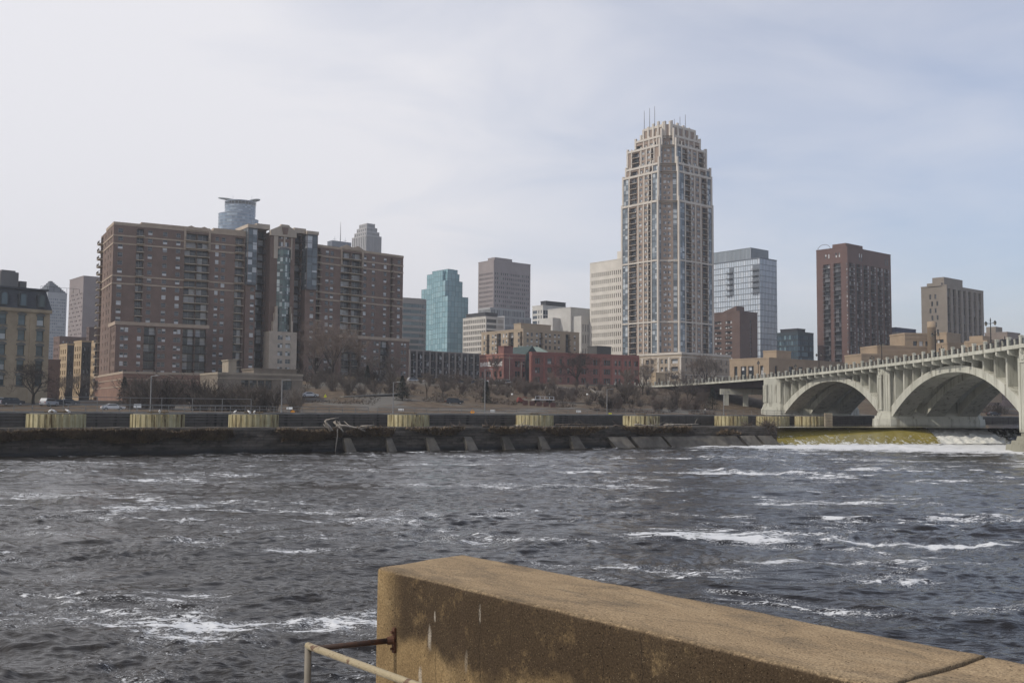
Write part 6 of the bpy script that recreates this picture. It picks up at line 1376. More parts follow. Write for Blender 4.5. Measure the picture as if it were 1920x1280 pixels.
# red brick warehouse in two blocks
wred = mat('warehouse_brick', (.225, .105, .092), .9, .14, .5, dirt=.2, dscale=.12); wsil = mat('faded_brick_trim', (.34, .17, .13), .9, .1, .6)
wdk = glass('warehouse_window', (.014, .016, .018), (.045, .05, .052), (.3, .3, .29), .12); wdf = mat('weathered_sash', (.13, .115, .105), .7, .1, 1)
b = city('warehouse', 'red brick warehouse with white painted lettering under its cornice', 944.5, 664, 392, 899, 985, zb=12, ang=38, v=690, cat='warehouse')
fl = 4.0; rows = [(b.H-2.4-fl*k_-2.3, b.H-2.4-fl*k_) for k_ in (2, 1, 0)]
b.faceL(0, 0, b.wl, 0, b.H, [(b.wl*f_, b.wl*f_+1.5) for f_ in (.08, .30, .52, .62, .82)], rows, dep=.35, style='sash', gm=wdk, fm=wdf, skip=lambda c, r: r == 2 and c in (0, 1)); b.faceR(0, b.wr, 0, 0, b.H, [(b.wr*f_, b.wr*f_+1.3) for f_ in (.52, .64, .88)], rows, dep=.35, style='sash', gm=wdk, fm=wdf); close(b, .4)
b.trim.box(-.18, -.18, b.H-1.4, b.wr, -.003, b.H-1.0); b.trim.box(-.18, -.003, b.H-1.4, -.003, b.wl, b.H-1.0)
ht = b.z(944.5, 650)-b.H; k = MB(); k.box(.1, .1, b.H, b.tR(962, v=655), b.tL(934, v=655), b.H+ht); k.box(-.1, -.1, b.H+ht+.002, b.tR(962, v=655)+.1, b.tL(934, v=655)+.1, b.H+ht+.4); k.build('stair_tower', wred, b.root)
b.finish(wred, wsil)
cu = bpy.data.curves.new('lettering', 'FONT'); cu.body = 'BARREL HOUSE'; cu.size = 2.3; cu.extrude = .03; cu.offset = .07; cu.align_x = 'CENTER'; cu.materials.append(mat('white_paint', (.72, .70, .68), .8, .15, 2))
to = bpy.data.objects.new('tmp', cu); COL.objects.link(to); dg = bpy.context.evaluated_depsgraph_get(); me = bpy.data.meshes.new_from_object(to.evaluated_get(dg)); bpy.data.objects.remove(to)
wv = max(v_.co.x for v_ in me.vertices)-min(v_.co.x for v_ in me.vertices)
link('lettering', me, b.root, Matrix.Translation((-.05, b.wl*.51, b.H-4.35)) @ Matrix.Rotation(-math.pi/2, 4, 'Z') @ Matrix.Rotation(math.pi/2, 4, 'X') @ Matrix.Diagonal((b.wl*.90/wv, 1, 1, 1)))
def big_ware():
    b = city('warehouse', 'longer red brick warehouse with rows of small windows below the tallest tower', 997, 661, 388, 992, 1198, zb=12, ang=26, v=690, cat='warehouse')
    w_ = b.wr; rows = [(b.H-2.0-3.6*k_-2.1, b.H-2.0-3.6*k_) for k_ in (2, 1, 0)]
    fx = [.03, .05, .14, .16, .25, .32, .45, .47, .56, .58, .66, .68, .70, .765, .80, .86, .90, .955, .975]
    b.faceR(0, w_, 0, 0, b.H, [(w_*f_, w_*f_+(1.9 if f_ in (.14, .16) else 1.1)) for f_ in fx if f_ != .16], rows, dep=.35, style='sash', gm=wdk, fm=wdf); b.faceL(0, 0, b.wl, 0, b.H); close(b, .4)
    for f_ in (0, .11, .21, .40, .63, .74, .84, .93, .995): b.trim.box(w_*f_-.35, -.2, 0, w_*f_+.35, -.003, b.H-.9)
    b.trim.box(0, -.3, b.H-.9, w_, -.003, b.H-.4); b.trim.box(0, -.16, b.H-5.1, w_, -.0025, b.H-4.85)
    b.finish(wred, mat('dark_red_trim', (.24, .09, .075), .9, .1, .6)); return b
big_ware()
b = Bld('glass_atrium', 'green metal atrium with a gabled roof between the two red brick warehouses', 'atrium', 987, 402, 12.0, 32, v=690); b.H = b.z(990, 664); w_ = b.tR(1048, v=660); hg = b.z(1000, 648.5, 5, 0)-b.H; gr = mat('green_copper', (.09, .16, .14), .6, .1, .6); grd = mat('dark_green_frame', (.022, .045, .042), .5, .1, .6)
wg_ = w_*.32
b.grid((0, 0, 0), (1, 0), wg_, b.H, reg(4, 0, wg_, .9), rws(0, b.H, 6, .92), dep=.1, panes=b.glz); b.shell(0, wg_, 0, 20, 0, b.H, front=False)
k = MB(); k.extrude([(-.4, -.4, b.H), (wg_+.4, -.4, b.H), (wg_*.5, -.4, b.H+hg)], (0, 20, 0)); k.build('gable', grd, b.root)
k = MB(); k.extrude([(wg_*.45, 4, b.H), (w_, 4, b.H), (w_*.78, 10, b.H+hg), (wg_*.5, 10, b.H+hg)], (0, 6, 0)); k.extrude([(wg_*.5, 3.6, b.H-.05), (w_+.2, 3.6, b.H-.05), (w_*.80, 10, b.H+hg+.1), (wg_*.52, 10, b.H+hg+.1)], (0, 0, .3)); k.build('roof', mat('weathered_copper', (.22, .27, .23), .6, .1, .5), b.root)
b.finish(grd, None, glass('dark_atrium_glass', (.01, .016, .018), (.03, .045, .05), (.08, .1, .1), .1))
# white loading block and small house at the corner of the base
b = city('stone_annex', 'small sunlit stone annex in front of the stone base of the tallest tower', 1229.5, 700, 440, 1221, 1255, zb=11, v=710, cat='annex')
b.faceL(0, 0, b.wl, 0, b.H); b.faceR(0, b.wr, 0, 0, b.H, [(b.wr*.2, b.wr*.2+1)], [(b.H-4.5, b.H-2)], dep=.3, style='pane', gm=darkwin); close(b, .5); b.finish(mat('annex_stone', (.42, .33, .22), .9, .1, .5))
# long low tan brick range with small doors
b = Bld('low_range', 'long low tan brick range with a row of dark doorways behind parked cars', 'low building', 670, 346, 9.0, 34, v=720); b.wr = b.tR(905, v=720); b.H = b.z(672, 707); b.wl = 10
xd_ = [(682, .9), (698, .9), (714, .9), (731, .9), (748, .9), (782, 1.1), (798, 1.1), (815, 1.1), (831, 1), (845, 1.2), (860, 1.2), (875, 1), (885, 1.1), (890, 1.1), (897, 1.1)]
cols = []
for u, w in xd_:
    c = b.tR(u, v=728)
    if not cols or c-w*.8 > cols[-1][1]: cols.append((c-w*.75, c+w*.75))
b.faceR(0, b.wr, 0, 0, b.H, cols, [(b.H-6.0, b.H-2.9)], dep=.4, style='pane', gm=darkwin); b.faceL(0, 0, b.wl, 0, b.H); close(b, .4)
for i in range(9): x = b.wr*(i+.5)/9; b.trim.box(x-.1, -.12, 0, x+.1, -.003, b.H-.3)
b.trim.box(0, -.25, b.H-.55, b.wr, -.003, b.H-.2); b.finish(mat('ochre_brick', (.26, .195, .11), .9, .14, .4, dirt=.35, dscale=.2), mat('ochre_trim', (.21, .155, .09), .9, .1, .4))
# concrete pump house by the lock
b = Bld('pump_house', 'grey-tan concrete pump house with a strip of square dark windows and rooftop boxes', 'pump house', 408, 240, 5.0, 33, v=730); b.wr = b.tR(567, v=730); b.wl = b.tL(375, v=730); b.H = b.z(408, 701)
w_ = b.wr; cols = [(b.tR(u, v=730), b.tR(u2, v=730)) for u, u2 in ((452, 466), (468, 481), (483.5, 495), (497.5, 509), (530, 547))]
b.faceR(0, w_, 0, 0, b.H, cols, [(b.H-3.5, b.H-1.3)], dep=.3, style='grid', gm=darkwin, fm=mat('pump_frame', (.10, .10, .10), .6)); b.faceL(0, 0, b.wl, 0, b.H); close(b, .5)
b.trim.box(-.1, -.15, b.H-1.05, w_, -.003, b.H-.8)
ph = mat('pump_concrete', (.21, .178, .145), .9, .12, .4, dirt=.2, dscale=.2); pt = mat('pale_pump_trim', (.30, .26, .205), .9, .1, .5)
for (u0, u1, v0, y0, y1, nm) in ((476, 556, 692, 5, 14, 'penthouse'), (428, 443, 676, 4, 9, 'chimney')):
    x0, x1 = b.tR(u0, y0, 700), b.tR(u1, y0, 700); z1 = b.z(u0, v0, x0, y0); k = MB(); k.box(x0, y0, b.H+.01, x1, y1, z1); k.box(x0-.2, y0-.2, z1+.002, x1+.2, y1+.2, z1+.3); k.build(nm, pt if nm == 'chimney' else ph, b.root)
b.finish(ph, pt)
# plain wall of a mill seen through the big arch, and bank houses under it
b = Bld('stone_mill', 'plain pinkish stone mill wall seen through the big bridge arch', 'mill', 1806, 430, 6.0, 20, v=750); b.wr = b.tR(1900, v=750); b.H = b.z(1806, 722); b.wl = 20
b.faceR(0, b.wr, 0, 0, b.H, reg(6, 3, b.wr-3, .25), [(3, 5), (7, 9)], dep=.3, style='pane', gm=darkwin, skip=lambda c, r: c != 4); b.faceL(0, 0, b.wl, 0, b.H); close(b, .5); b.finish(mat('pinkish_stone', (.24, .19, .175), .9, .15, .3, dirt=.3, dscale=.1))
b = Bld('brick_block', 'dark brick block beside the pinkish mill, far beyond the bridge arch', 'building', 1872, 470, 6.0, 30, v=750); b.wr = b.tR(1990, v=750); b.H = b.z(1872, 700); b.wl = 30
b.faceR(0, b.wr, 0, 0, b.H, reg(9, 2, b.wr-2, .4), rws(2, b.H-2, 5, .5), dep=.3, style='sash', gm=wg, fm=dkmetal); b.faceL(0, 0, b.wl, 0, b.H, reg(6, 2, b.wl-2, .4), rws(2, b.H-2, 5, .5), dep=.3, style='sash', gm=wg, fm=dkmetal); close(b, .5); b.finish(M_('sooty_brick', (.10, .07, .062)))
# ================================================================ bare trees, brush, cars, posts and other small things
bark = mat('grey_bark', (.060, .048, .040), .95, .2, 3); twig = mat('brown_twigs', (.105, .088, .077), .95, .25, .8); dbark = mat('dark_bark', (.035, .028, .024), .95, .2, 3); pale_twig = mat('pale_twigs', (.15, .115, .095), .95, .2, .8)
def bare_tree(seed, h, spread=.55, levels=5, trunk_h=.25, n0=5, split=(2, 4), r0=None, up=.25, tw=.016):
    """leafless tree: trunk and limbs in one mesh, the fine twigs of the crown in another"""
    rng = random.Random(seed); tk = MB(); cr = MB(); r0 = r0 or h*.022
    def seg(mb, pts, rad, n): mb.path(pts, rad, n)
    def grow(p, d, L, r, lv):
        k = 3 if lv < 2 else 2; pts = [p]; q = p; dd = d.copy()
        for i in range(k):
            dd = (dd+Vector((rng.uniform(-.22, .22), rng.uniform(-.22, .22), rng.uniform(-.08, .2)))).normalized(); q = q+dd*(L/k); pts.append(q)
        r1 = max(tw*.6, r*.6); rad = [max(tw*.6, r+(r1-r)*i/k) for i in range(k+1)]
        seg(tk if lv <= 2 else cr, pts, rad, 6 if lv == 0 else (5 if lv == 1 else 3))
        if lv >= levels: return
        nb = rng.randint(*split)+(1 if lv >= levels-2 else 0)
        for i in range(nb):
            f = rng.uniform(.45, 1.0) if i else 1.0; b = pts[0]+(pts[-1]-pts[0])*f if f == 1 else pts[1].lerp(pts[-1], (f-.45)/.55)
            a = rng.uniform(0, 6.28); o = dd.orthogonal().normalized(); w = dd.cross(o); sd = o*math.cos(a)+w*math.sin(a)
            nd = (dd*(1-spread*.55)+sd*spread*rng.uniform(.6, 1.2)+Vector((0, 0, up*.4))).normalized()
            grow(b, nd, L*rng.uniform(.58, .84), max(tw*.7, r1*rng.uniform(.6, .85)), lv+1)
    th = h*trunk_h; tk.path([(0, 0, -.6), (0, 0, 0), (rng.uniform(-.1, .1), 0, th*.5), (rng.uniform(-.15, .15), rng.uniform(-.1, .1), th)], [r0*1.5, r0*1.25, r0, r0*.88], 8)
    top = Vector(tk.v[-1]); 
    for i in range(n0):
        a = 6.28*i/n0+rng.uniform(-.4, .4); t = rng.uniform(.35, 1.0)*spread*1.3
        d = Vector((math.cos(a)*t, math.sin(a)*t, 1)).normalized(); grow(Vector((0, 0, th*rng.uniform(.8, 1.0))), d, h*(1-trunk_h)*rng.uniform(.30, .42), r0*rng.uniform(.45, .65), 1)
    return tk, cr
def tree_proto(name, seed, h, tm, cm, **k):
    tk, cr = bare_tree(seed, h, **k); return tk.mesh('trunk', tm), cr.mesh('crown', cm)
PROT = [tree_proto('t', 11, 10, bark, twig, levels=6), tree_proto('t', 23, 10, bark, twig, levels=6, spread=.45, n0=4, up=.5), tree_proto('t', 35, 10, dbark, twig, levels=6, spread=.7, n0=6, trunk_h=.2), tree_proto('t', 47, 10, bark, pale_twig, levels=6, spread=.5, n0=5, trunk_h=.3)]
BIGT = tree_proto('t', 61, 20, dbark, pale_twig, levels=6, spread=.66, n0=8, trunk_h=.22, tw=.03, split=(2, 4), r0=.42); LONE = tree_proto('t', 72, 14, dbark, dbark, levels=6, spread=.85, n0=6, trunk_h=.24, tw=.03, up=.05, r0=.42)
def tree(pr, h0, u, d, h, label, group=None, name='bare_tree', w=1.0, z=None, v=760):
    p = P(u, v, d); zz_ = ground_z(p.x, p.y) if z is None else z; r = thing(name, label, 'tree', (p.x, p.y, zz_-.1), random.uniform(0, 6.28), group); s_ = h/h0; r.scale = (s_*w, s_*w, s_)
    link('trunk', pr[0], r); link('crown', pr[1], r); return r
tree(BIGT, 20, 622, 300, 19.5, 'broadest bare tree of the bank, spreading in front of the brown slab', w=.98)
tree(BIGT, 20, 590, 312, 15.5, 'second bare tree standing close behind the broadest one', w=.8)
tree(PROT[3], 10, 672, 315, 15, 'upright bare tree before the foot of the right brick block', w=.8)
tree(LONE, 14, 1082, 372, 14.0, 'lone dark bare tree with crooked limbs before the longer red warehouse', w=1.25)
tree(LONE, 14, 62, 222, 10.5, 'dark forked bare tree before the yellow brick mill', w=1.0)
tree(PROT[1], 10, 930, 384, 12, 'slim bare tree before the lettered red warehouse wall')
for u, d, h, k, lb in ((122, 300, 8, 0, 'bare street tree before the sunlit town block'), (148, 300, 9, 2, 'bare street tree at the edge of the brick podium'), (170, 290, 7, 1, 'small bare tree by the arched podium corner'),
                       (1205, 330, 10, 2, 'bare tree low on the hillside below the end of the long warehouse'), (1175, 300, 10.5, 1, 'slim bare tree beside a lamp post on the hillside'), (1268, 318, 11, 0, 'wide bare tree by the dark bridge approach'), (1292, 300, 9.5, 2, 'bare tree half lost in the shade of the bridge approach'), (1040, 300, 7.5, 3, 'small pale bare tree low on the hillside below the lone dark tree'),
                       (1212, 425, 13, 3, 'pale bare tree in front of the stone base and annex'), (1305, 400, 13, 3, 'pale bare tree against the shaded side of the stone base'), (1335, 395, 12, 1, 'bare tree between the stone base and the post office'), (1322, 402, 14, 0, 'taller bare tree behind the bridge railing by the stone base'),
                       (800, 275, 7, 1, 'thin bare tree below the gravel slope, nearest the dark parked car'), (830, 275, 7.5, 0, 'bare sapling on the slope between two parked cars'), (862, 285, 7, 3, 'yellowish bare sapling beside the orange marker'), (735, 300, 9, 0, 'bare tree beside the dark conifer and lamp post'), (700, 300, 8.5, 2, 'dark bare tree left of the dark conifer'),
                       (1870, 395, 9, 2, 'bare tree seen through the big arch against the pinkish mill'), (1845, 400, 8, 1, 'smaller bare tree seen through the big arch')):
    tree(PROT[k], 10, u, d, h, lb)
# thickets: each shrub its own thing
def shrub_proto(seed, n, h, m, w=1.0):
    rng = random.Random(seed); b = MB()
    for i in range(n):
        a = rng.uniform(0, 6.28); lean = rng.uniform(.05, .75)*w; p = Vector((rng.gauss(0, .35), rng.gauss(0, .35), -.3)); L = h*rng.uniform(.55, 1)
        d = Vector((math.cos(a)*lean, math.sin(a)*lean, 1)).normalized(); q = p+d*L*.5; e = q+(d+Vector((rng.uniform(-.3, .3), rng.uniform(-.3, .3), .1))).normalized()*L*.5
        b.path([p, q, e], [.045, .03, .012], 3)
        for k in range(9):
            t = rng.uniform(.25, 1); s_ = p.lerp(q, t*2) if t < .5 else q.lerp(e, t*2-1); dd = (d+Vector((rng.uniform(-.9, .9), rng.uniform(-.9, .9), rng.uniform(-.2, .6)))).normalized(); l = L*rng.uniform(.12, .3)
            b.path([s_, s_+dd*l], [.022, .010], 3)
            for j in range(2): d2 = (dd+Vector((rng.uniform(-.8, .8), rng.uniform(-.8, .8), rng.uniform(-.3, .5)))).normalized(); s2 = s_+dd*l*rng.uniform(.3, .9); b.path([s2, s2+d2*l*.6], [.014, .008], 3)
    return b.mesh('bare_shrub', m)
SH = [shrub_proto(1, 34, 4, twig), shrub_proto(2, 26, 4, mat('grey_brush', (.085, .070, .060), .95, .2, .8)), shrub_proto(3, 40, 4, mat('reddish_brush', (.115, .088, .075), .95, .2, .8), .8), shrub_proto(4, 30, 4, dbark, .7)]
rs = random.Random(99)
def thicket(n, u0, u1, d0, d1, h0, h1, label, group, kinds=(0, 1, 2), cond=None):
    for i in range(n):
        u = rs.uniform(u0, u1); d = rs.uniform(d0, d1); p = P(u, 760, d)
        if cond and not cond(u, d): continue
        o = link('bare_shrub', SH[rs.choice(kinds)]); o.location = (p.x, p.y, ground_z(p.x, p.y)); s_ = rs.uniform(h0, h1)/4; o.scale = (s_*rs.uniform(.9, 1.4), s_*rs.uniform(.9, 1.4), s_); o.rotation_euler = (0, 0, rs.uniform(0, 6.28)); tag(o, label, 'shrub', group)
thicket(24, 236, 385, 205, 262, 3.5, 7.5, 'leafless shrub in the tall thicket before the brick podium', 'thicket before the brick podium', (1, 1, 3, 2))
thicket(24, 375, 560, 205, 228, 3.0, 7.0, 'leafless shrub in the thicket hiding the foot of the pump house', 'thicket before the pump house', (1, 0, 3))
thicket(20, 565, 740, 270, 320, 3.0, 6.0, 'leafless shrub in the undergrowth around the broadest bare tree', 'brush below the broadest tree', (1, 0, 3))
thicket(22, 640, 765, 262, 305, 2.0, 4.4, 'grey leafless shrub on the slope around the dark conifer', 'brush around the dark conifer', (1, 0, 1, 3))
thicket(34, 770, 905, 285, 340, 1.0, 3.0, 'small brown bush on the gravel slope below the parked cars', 'bushes on the gravel slope', (2, 0))
thicket(70, 900, 1200, 285, 350, 1.5, 3.6, 'leafless shrub on the brushy hillside below the red warehouses', 'brush on the hillside', (0, 2, 2, 1))
thicket(40, 1120, 1330, 270, 350, 2.0, 4.6, 'leafless shrub on the hillside beside the bridge approach', 'brush beside the bridge approach', (0, 2, 1, 3))
thicket(14, 20, 130, 250, 300, 1.5, 3.5, 'leafless shrub along the parking lot edge below the yellow mill', 'shrubs by the parking lot', (1, 3))
thicket(14, 1790, 1900, 330, 420, 2, 4.5, 'leafless shrub on the far bank seen through the big arch', 'brush beyond the big arch', (1, 3))
def leafpt(rng):
    u = rng.uniform(890, 1340); d = rng.uniform(272, 380); p = P(u, 760, d)
    if mnoise.noise(Vector((p.x*.08, p.y*.05, 7))) < -.12: return None
    return (p.x, p.y, ground_z(p.x, p.y)-.05)
def leafpt2(rng):
    u = rng.uniform(560, 900); d = rng.uniform(250, 345); p = P(u, 760, d)
    if mnoise.noise(Vector((p.x*.09, p.y*.05, 3))) < .02: return None
    return (p.x, p.y, ground_z(p.x, p.y)-.05)
tufts('undergrowth', 9000, leafpt2, mat('grey_dry_brush', (.115, .098, .082), .95, .3, .3), h=(.4, 1.0), w=.08, seed=12)
tufts('undergrowth', 14000, leafpt, mat('dry_brush', (.125, .098, .078), .95, .3, .3), h=(.5, 1.3), w=.09, seed=8)
# conifers
ever = mat('dark_needles', (.022, .032, .024), .9, .25, 1)
def conifer(u, d, h, w, label, v=760):
    p = P(u, v, d); r = thing('conifer', label, 'tree', (p.x, p.y, ground_z(p.x, p.y)-.1)); rng = random.Random(int(u)); b = MB(); b.tube((0, 0, -.3), (0, 0, h*.95), .18, .03, 6); b.build('trunk', dbark, r); b = MB()
    for i in range(1500):
        t = rng.random()**.8; z = h*(.06+.94*t); R_ = w*(1-t)*rng.uniform(.45, 1.05)*(1+.2*math.sin(i)); a = rng.uniform(0, 6.28); q = Vector((R_*math.cos(a), R_*math.sin(a), z-R_*.25)); s_ = rng.uniform(.16, .34); d_ = Vector((math.cos(a), math.sin(a), rng.uniform(-.5, .1))); sd = Vector((-math.sin(a), math.cos(a), rng.uniform(-.4, .4)))*s_*.5
        b.tri(q-sd, q+sd, q+d_*s_*1.6)
    b.build('crown', ever, r)
conifer(754, 262, 6.6, 2.6, 'dark bushy conifer beside a lamp post on the slope'); conifer(232, 240, 6.5, 2.0, 'dark conifer in front of the brick podium corner'); conifer(1336, 300, 7, 2.8, 'dark conifer in the shade of the bridge approach'); conifer(688, 290, 6, 1.2, 'narrow dark conifer in the brush under the tan brick range'); conifer(912, 272, 6, 1.4, 'small dark conifer beside the tall pole at the foot of the hill')
# ---------------------------------------------------------------- cars
carglass = mat('car_glass', (.015, .018, .02), .08, .05, 1, spec=.6); tyre = mat('tyre_rubber', (.018, .018, .018), .8, .1, 1); rim = mat('wheel_rim', (.35, .35, .36), .35, .05, 1, metal=.7); lampw = mat('headlight_lens', (.6, .6, .58), .2, .05, 1); lampr = mat('tail_light_lens', (.25, .015, .012), .3, .05, 1)
PAINT = {k: mat(k+'_car_paint', c, .3, .03, .5, spec=.5) for k, c in dict(white=(.62, .62, .62), silver=(.36, .37, .38), black=(.02, .021, .024), grey=(.10, .105, .11), red=(.30, .03, .025), green=(.02, .05, .04), blue=(.04, .06, .10)).items()}
def car_proto(kind):
    r = thing('parked_car', 'x', 'car', (0, 0, -50)); w = .88
    prof = {'sedan': [(-2.25, .32), (2.2, .32), (2.28, .55), (2.22, .78), (1.2, .92), (.55, 1.36), (-.75, 1.42), (-1.55, 1.02), (-2.2, .95), (-2.3, .6)],
            'suv': [(-2.2, .38), (2.25, .38), (2.3, .65), (2.25, .98), (1.25, 1.08), (.75, 1.62), (-1.7, 1.70), (-2.15, 1.12), (-2.25, .7)],
            'van': [(-2.4, .35), (2.3, .35), (2.4, .65), (2.35, .95), (1.8, 1.15), (1.2, 1.85), (-2.3, 1.92), (-2.42, 1.2)]}[kind]
    n = len(prof); b = MB(); rings = []
    for y, s_, dz in ((-w, .96, 0), (-w*.97, 1, 0), (w*.97, 1, 0), (w, .96, 0)):
        rings.append([(x*s_, y*(1 if z < 1.0 else .86), z) for x, z in prof])
    k0 = len(b.v)
    for rg in rings: b.v += rg
    for i in range(3):
        for j in range(n): q = (j+1) % n; b.f.append((k0+i*n+j, k0+i*n+q, k0+(i+1)*n+q, k0+(i+1)*n+j)); b.m.append(0)
    b.f.append(tuple(k0+n-1-j for j in range(n))); b.m.append(0); b.f.append(tuple(k0+3*n+j for j in range(n))); b.m.append(0)
    b.build('body', PAINT['white'], r)
    hi = [(x, z) for x, z in prof if z > 1.2]; x1, x0 = max(x for x, z in hi), min(x for x, z in hi); zt = min(z for x, z in hi)
    for s_ in (-1, 1):
        b = MB(); y = s_*(w*.93+.012); zb_ = 1.0 if kind == 'sedan' else 1.14; b.extrude([(x1+.28, y, zb_), (x0-.32 if kind != 'van' else x0+.3, y, zb_), (x0+.02, y*.945, zt-.08), (x1-.06, y*.945, zt-.08)], (0, s_*.02, 0)); b.build('side_window', carglass, r)
        for xx in (-1.38, 1.38):
            b = MB(); b.tube((xx, s_*.70, .33), (xx, s_*.905, .33), .33, .33, 16); t_ = b.build('wheel', tyre, r); b = MB(); b.tube((xx, s_*.9, .33), (xx, s_*.915, .33), .2, .2, 12); b.build('rim', rim, t_)
        b = MB(); b.box(2.15, s_*.5-.16, .66, 2.34, s_*.5+.16, .78); b.build('headlight', lampw, r); b = MB(); b.box(-2.34, s_*.62-.12, .78, -2.15, s_*.62+.12, .92); b.build('tail_light', lampr, r)
    i_ = [j for j, q in enumerate(prof) if q[1] > 1.2][0]; a, c = prof[i_-1], prof[i_]; b = MB(); b.extrude([(a[0]-.06, -w*.78, a[1]+.08), (a[0]-.06, w*.78, a[1]+.08), (c[0]+.08, w*.72, c[1]-.05), (c[0]+.08, -w*.72, c[1]-.05)], (.05, 0, .03)); b.build('windscreen', carglass, r)
    return r
CARP = {k: car_proto(k) for k in ('sedan', 'suv', 'van')}
BODY = {(k, c): None for k in CARP for c in PAINT}
def car(kind, colr, u, d, hd, label, z=None, v=750):
    pr = CARP[kind]
    if BODY[(kind, colr)] is None:
        me = [c for c in pr.children if c.name.startswith('body')][0].data.copy(); me.materials[0] = PAINT[colr]; BODY[(kind, colr)] = me
    p = P(u, v, d); g = ground_z(p.x, p.y)+.02 if z is None else z
    o = copy_thing(pr, (p.x, p.y, g), R(hd), label, 'parked cars', 1.0, {'body': BODY[(kind, colr)]}); return o
for a in (('suv', 'white', -2, 216, 35, 'white car cut by the picture edge below the yellow mill'), ('suv', 'black', 24, 217, 35, 'black SUV parked below the yellow mill'), ('suv', 'silver', 92, 219, 80, 'silver SUV seen end-on at the corner of the yellow mill'), ('sedan', 'black', 110, 222, 50, 'black car parked beside the silver SUV'), ('sedan', 'grey', 128, 226, 40, 'dark grey car by the sunlit town block'),
          ('sedan', 'white', 212, 206, 30, 'white saloon car parked alone before the brick podium'), ('suv', 'silver', 775, 338, 30, 'silver car parked before the tan brick range, nearest its doors'), ('sedan', 'white', 803, 341, 25, 'white saloon parked before the tan brick range'), ('sedan', 'grey', 833, 343, 32, 'grey car parked before the tan brick range'), ('suv', 'black', 857, 345, 35, 'black SUV before the tan brick range'), ('sedan', 'black', 888, 352, 30, 'black car at the end of the tan brick range'),
          ('sedan', 'white', 917, 356, 40, 'white car by the foot of the lettered warehouse'), ('sedan', 'green', 930, 357, 45, 'dark green car by the lettered warehouse'), ('van', 'white', 948, 360, 30, 'white pickup-sized van before the warehouse stair tower'), ('suv', 'silver', 972, 360, 60, 'silver car right of the white van at the warehouse'),
          ('suv', 'black', 852, 262, 15, 'black SUV parked alone low on the gravel slope'), ('suv', 'silver', 716, 330, 40, 'silver car half hidden by brush before the tan range'), ('van', 'white', 1219, 425, 30, 'white van at the loading bay of the stone base'), ('sedan', 'black', 1862, 330, 20, 'dark car on the far bank seen through the big arch')):
    car(*a)
for k, o in CARP.items():       # the first of each kind becomes a parked car as well
    pass
for o, (u, d, hd, lb) in zip(CARP.values(), ((580, 262, 20, 'white saloon half hidden on the road below the broadest tree'), (-14, 224, 40, 'white SUV behind the one at the picture edge'), (905, 354, 80, 'white van with a dark tail beside the lettered warehouse'))):
    p = P(u, 750, d); o.location = (p.x, p.y, ground_z(p.x, p.y)+.02); o.rotation_euler = (0, 0, R(hd)); o['label'] = lb; o['group'] = 'parked cars'
# ---------------------------------------------------------------- poles, signs and markers
galv = mat('galvanised_pole', (.24, .24, .24), .5, .08, 1, metal=.2); wood = mat('grey_pole_wood', (.20, .175, .155), .9, .15, 2)
def pole(u, d, vt, label, kind='lamp', r=.11, m=None, z=None, name='lamp_post', cat='lamp post'):
    p = P(u, 760, d); g = ground_z(p.x, p.y)-.1 if z is None else z; h = P(u, vt, d).z-g
    o = thing(name, label, cat, (p.x, p.y, g), random.uniform(-.4, .4)); b = MB(); b.lathe([(r*1.6, 0), (r*1.6, .3), (r, .35), (r*.7, h)], n=8); b.build('pole', m or galv, o)
    if kind == 'lamp':
        b = MB(); b.tube((-.1, 0, h-.15), (1.3, 0, h+.05), .05, .04, 6); b.box(.9, -.16, h-.06, 1.6, .16, h+.10); b.build('lamp_head', galv, o)
    elif kind == 'globe':
        b = MB(); b.lathe([(.05, h), (.28, h+.15), (.32, h+.35), (.2, h+.55), (.02, h+.6)], n=10); b.build('globe', mat('white_globe', (.75, .75, .73), .4, .03, 1), o)
    elif kind == 'utility':
        b = MB(); b.box(-1.1, -.07, h-.8, 1.1, .07, h-.6)
        b.build('cross_arm', wood, o)
    return o
pole(282, 186, 704, 'tall grey lamp post rising before the thicket and podium'); pole(528, 186, 712, 'grey lamp post in front of the pump house window'); pole(737, 210, 716, 'grey lamp post just left of the dark conifer'); pole(909, 216, 692, 'grey lamp post at the foot of the gravel slope'); pole(1138, 236, 729, 'grey lamp post with a cross head low on the hillside'); pole(1357, 250, 735, 'slim grey lamp post before the bridge approach bent')
pole(955, 372, 668, 'grey utility pole before the warehouse stair tower', 'utility', .16, wood, name='utility_pole', cat='utility pole'); pole(977, 372, 678, 'grey utility pole before the dark glass gap of the warehouses', 'utility', .16, wood, name='utility_pole', cat='utility pole'); pole(923, 368, 690, 'thin grey pole before the lettered warehouse wall', 'none', .13, wood, name='utility_pole', cat='utility pole'); pole(1249, 430, 694, 'dark utility pole at the corner of the stone base', 'utility', .15, dkmetal, name='utility_pole', cat='utility pole'); pole(1201, 420, 686, 'pale utility pole between the long warehouse and the stone base', 'utility', .15, wood, name='utility_pole', cat='utility pole')
for u, d, vt, lb in ((960, 292, 741, 'white globe lamp on the slope left of the hill brush'), (1030, 300, 741, 'white globe lamp in the brush under the lone tree'), (1101, 300, 741, 'white globe lamp left of the hillside ramp'), (816, 300, 742, 'white globe lamp below the white parked saloon'), (688, 300, 748, 'white globe lamp in the brush under the tan range'), (586, 270, 745, 'white globe lamp left of the broadest tree')):
    pole(u, d, vt, lb, 'globe', .06)
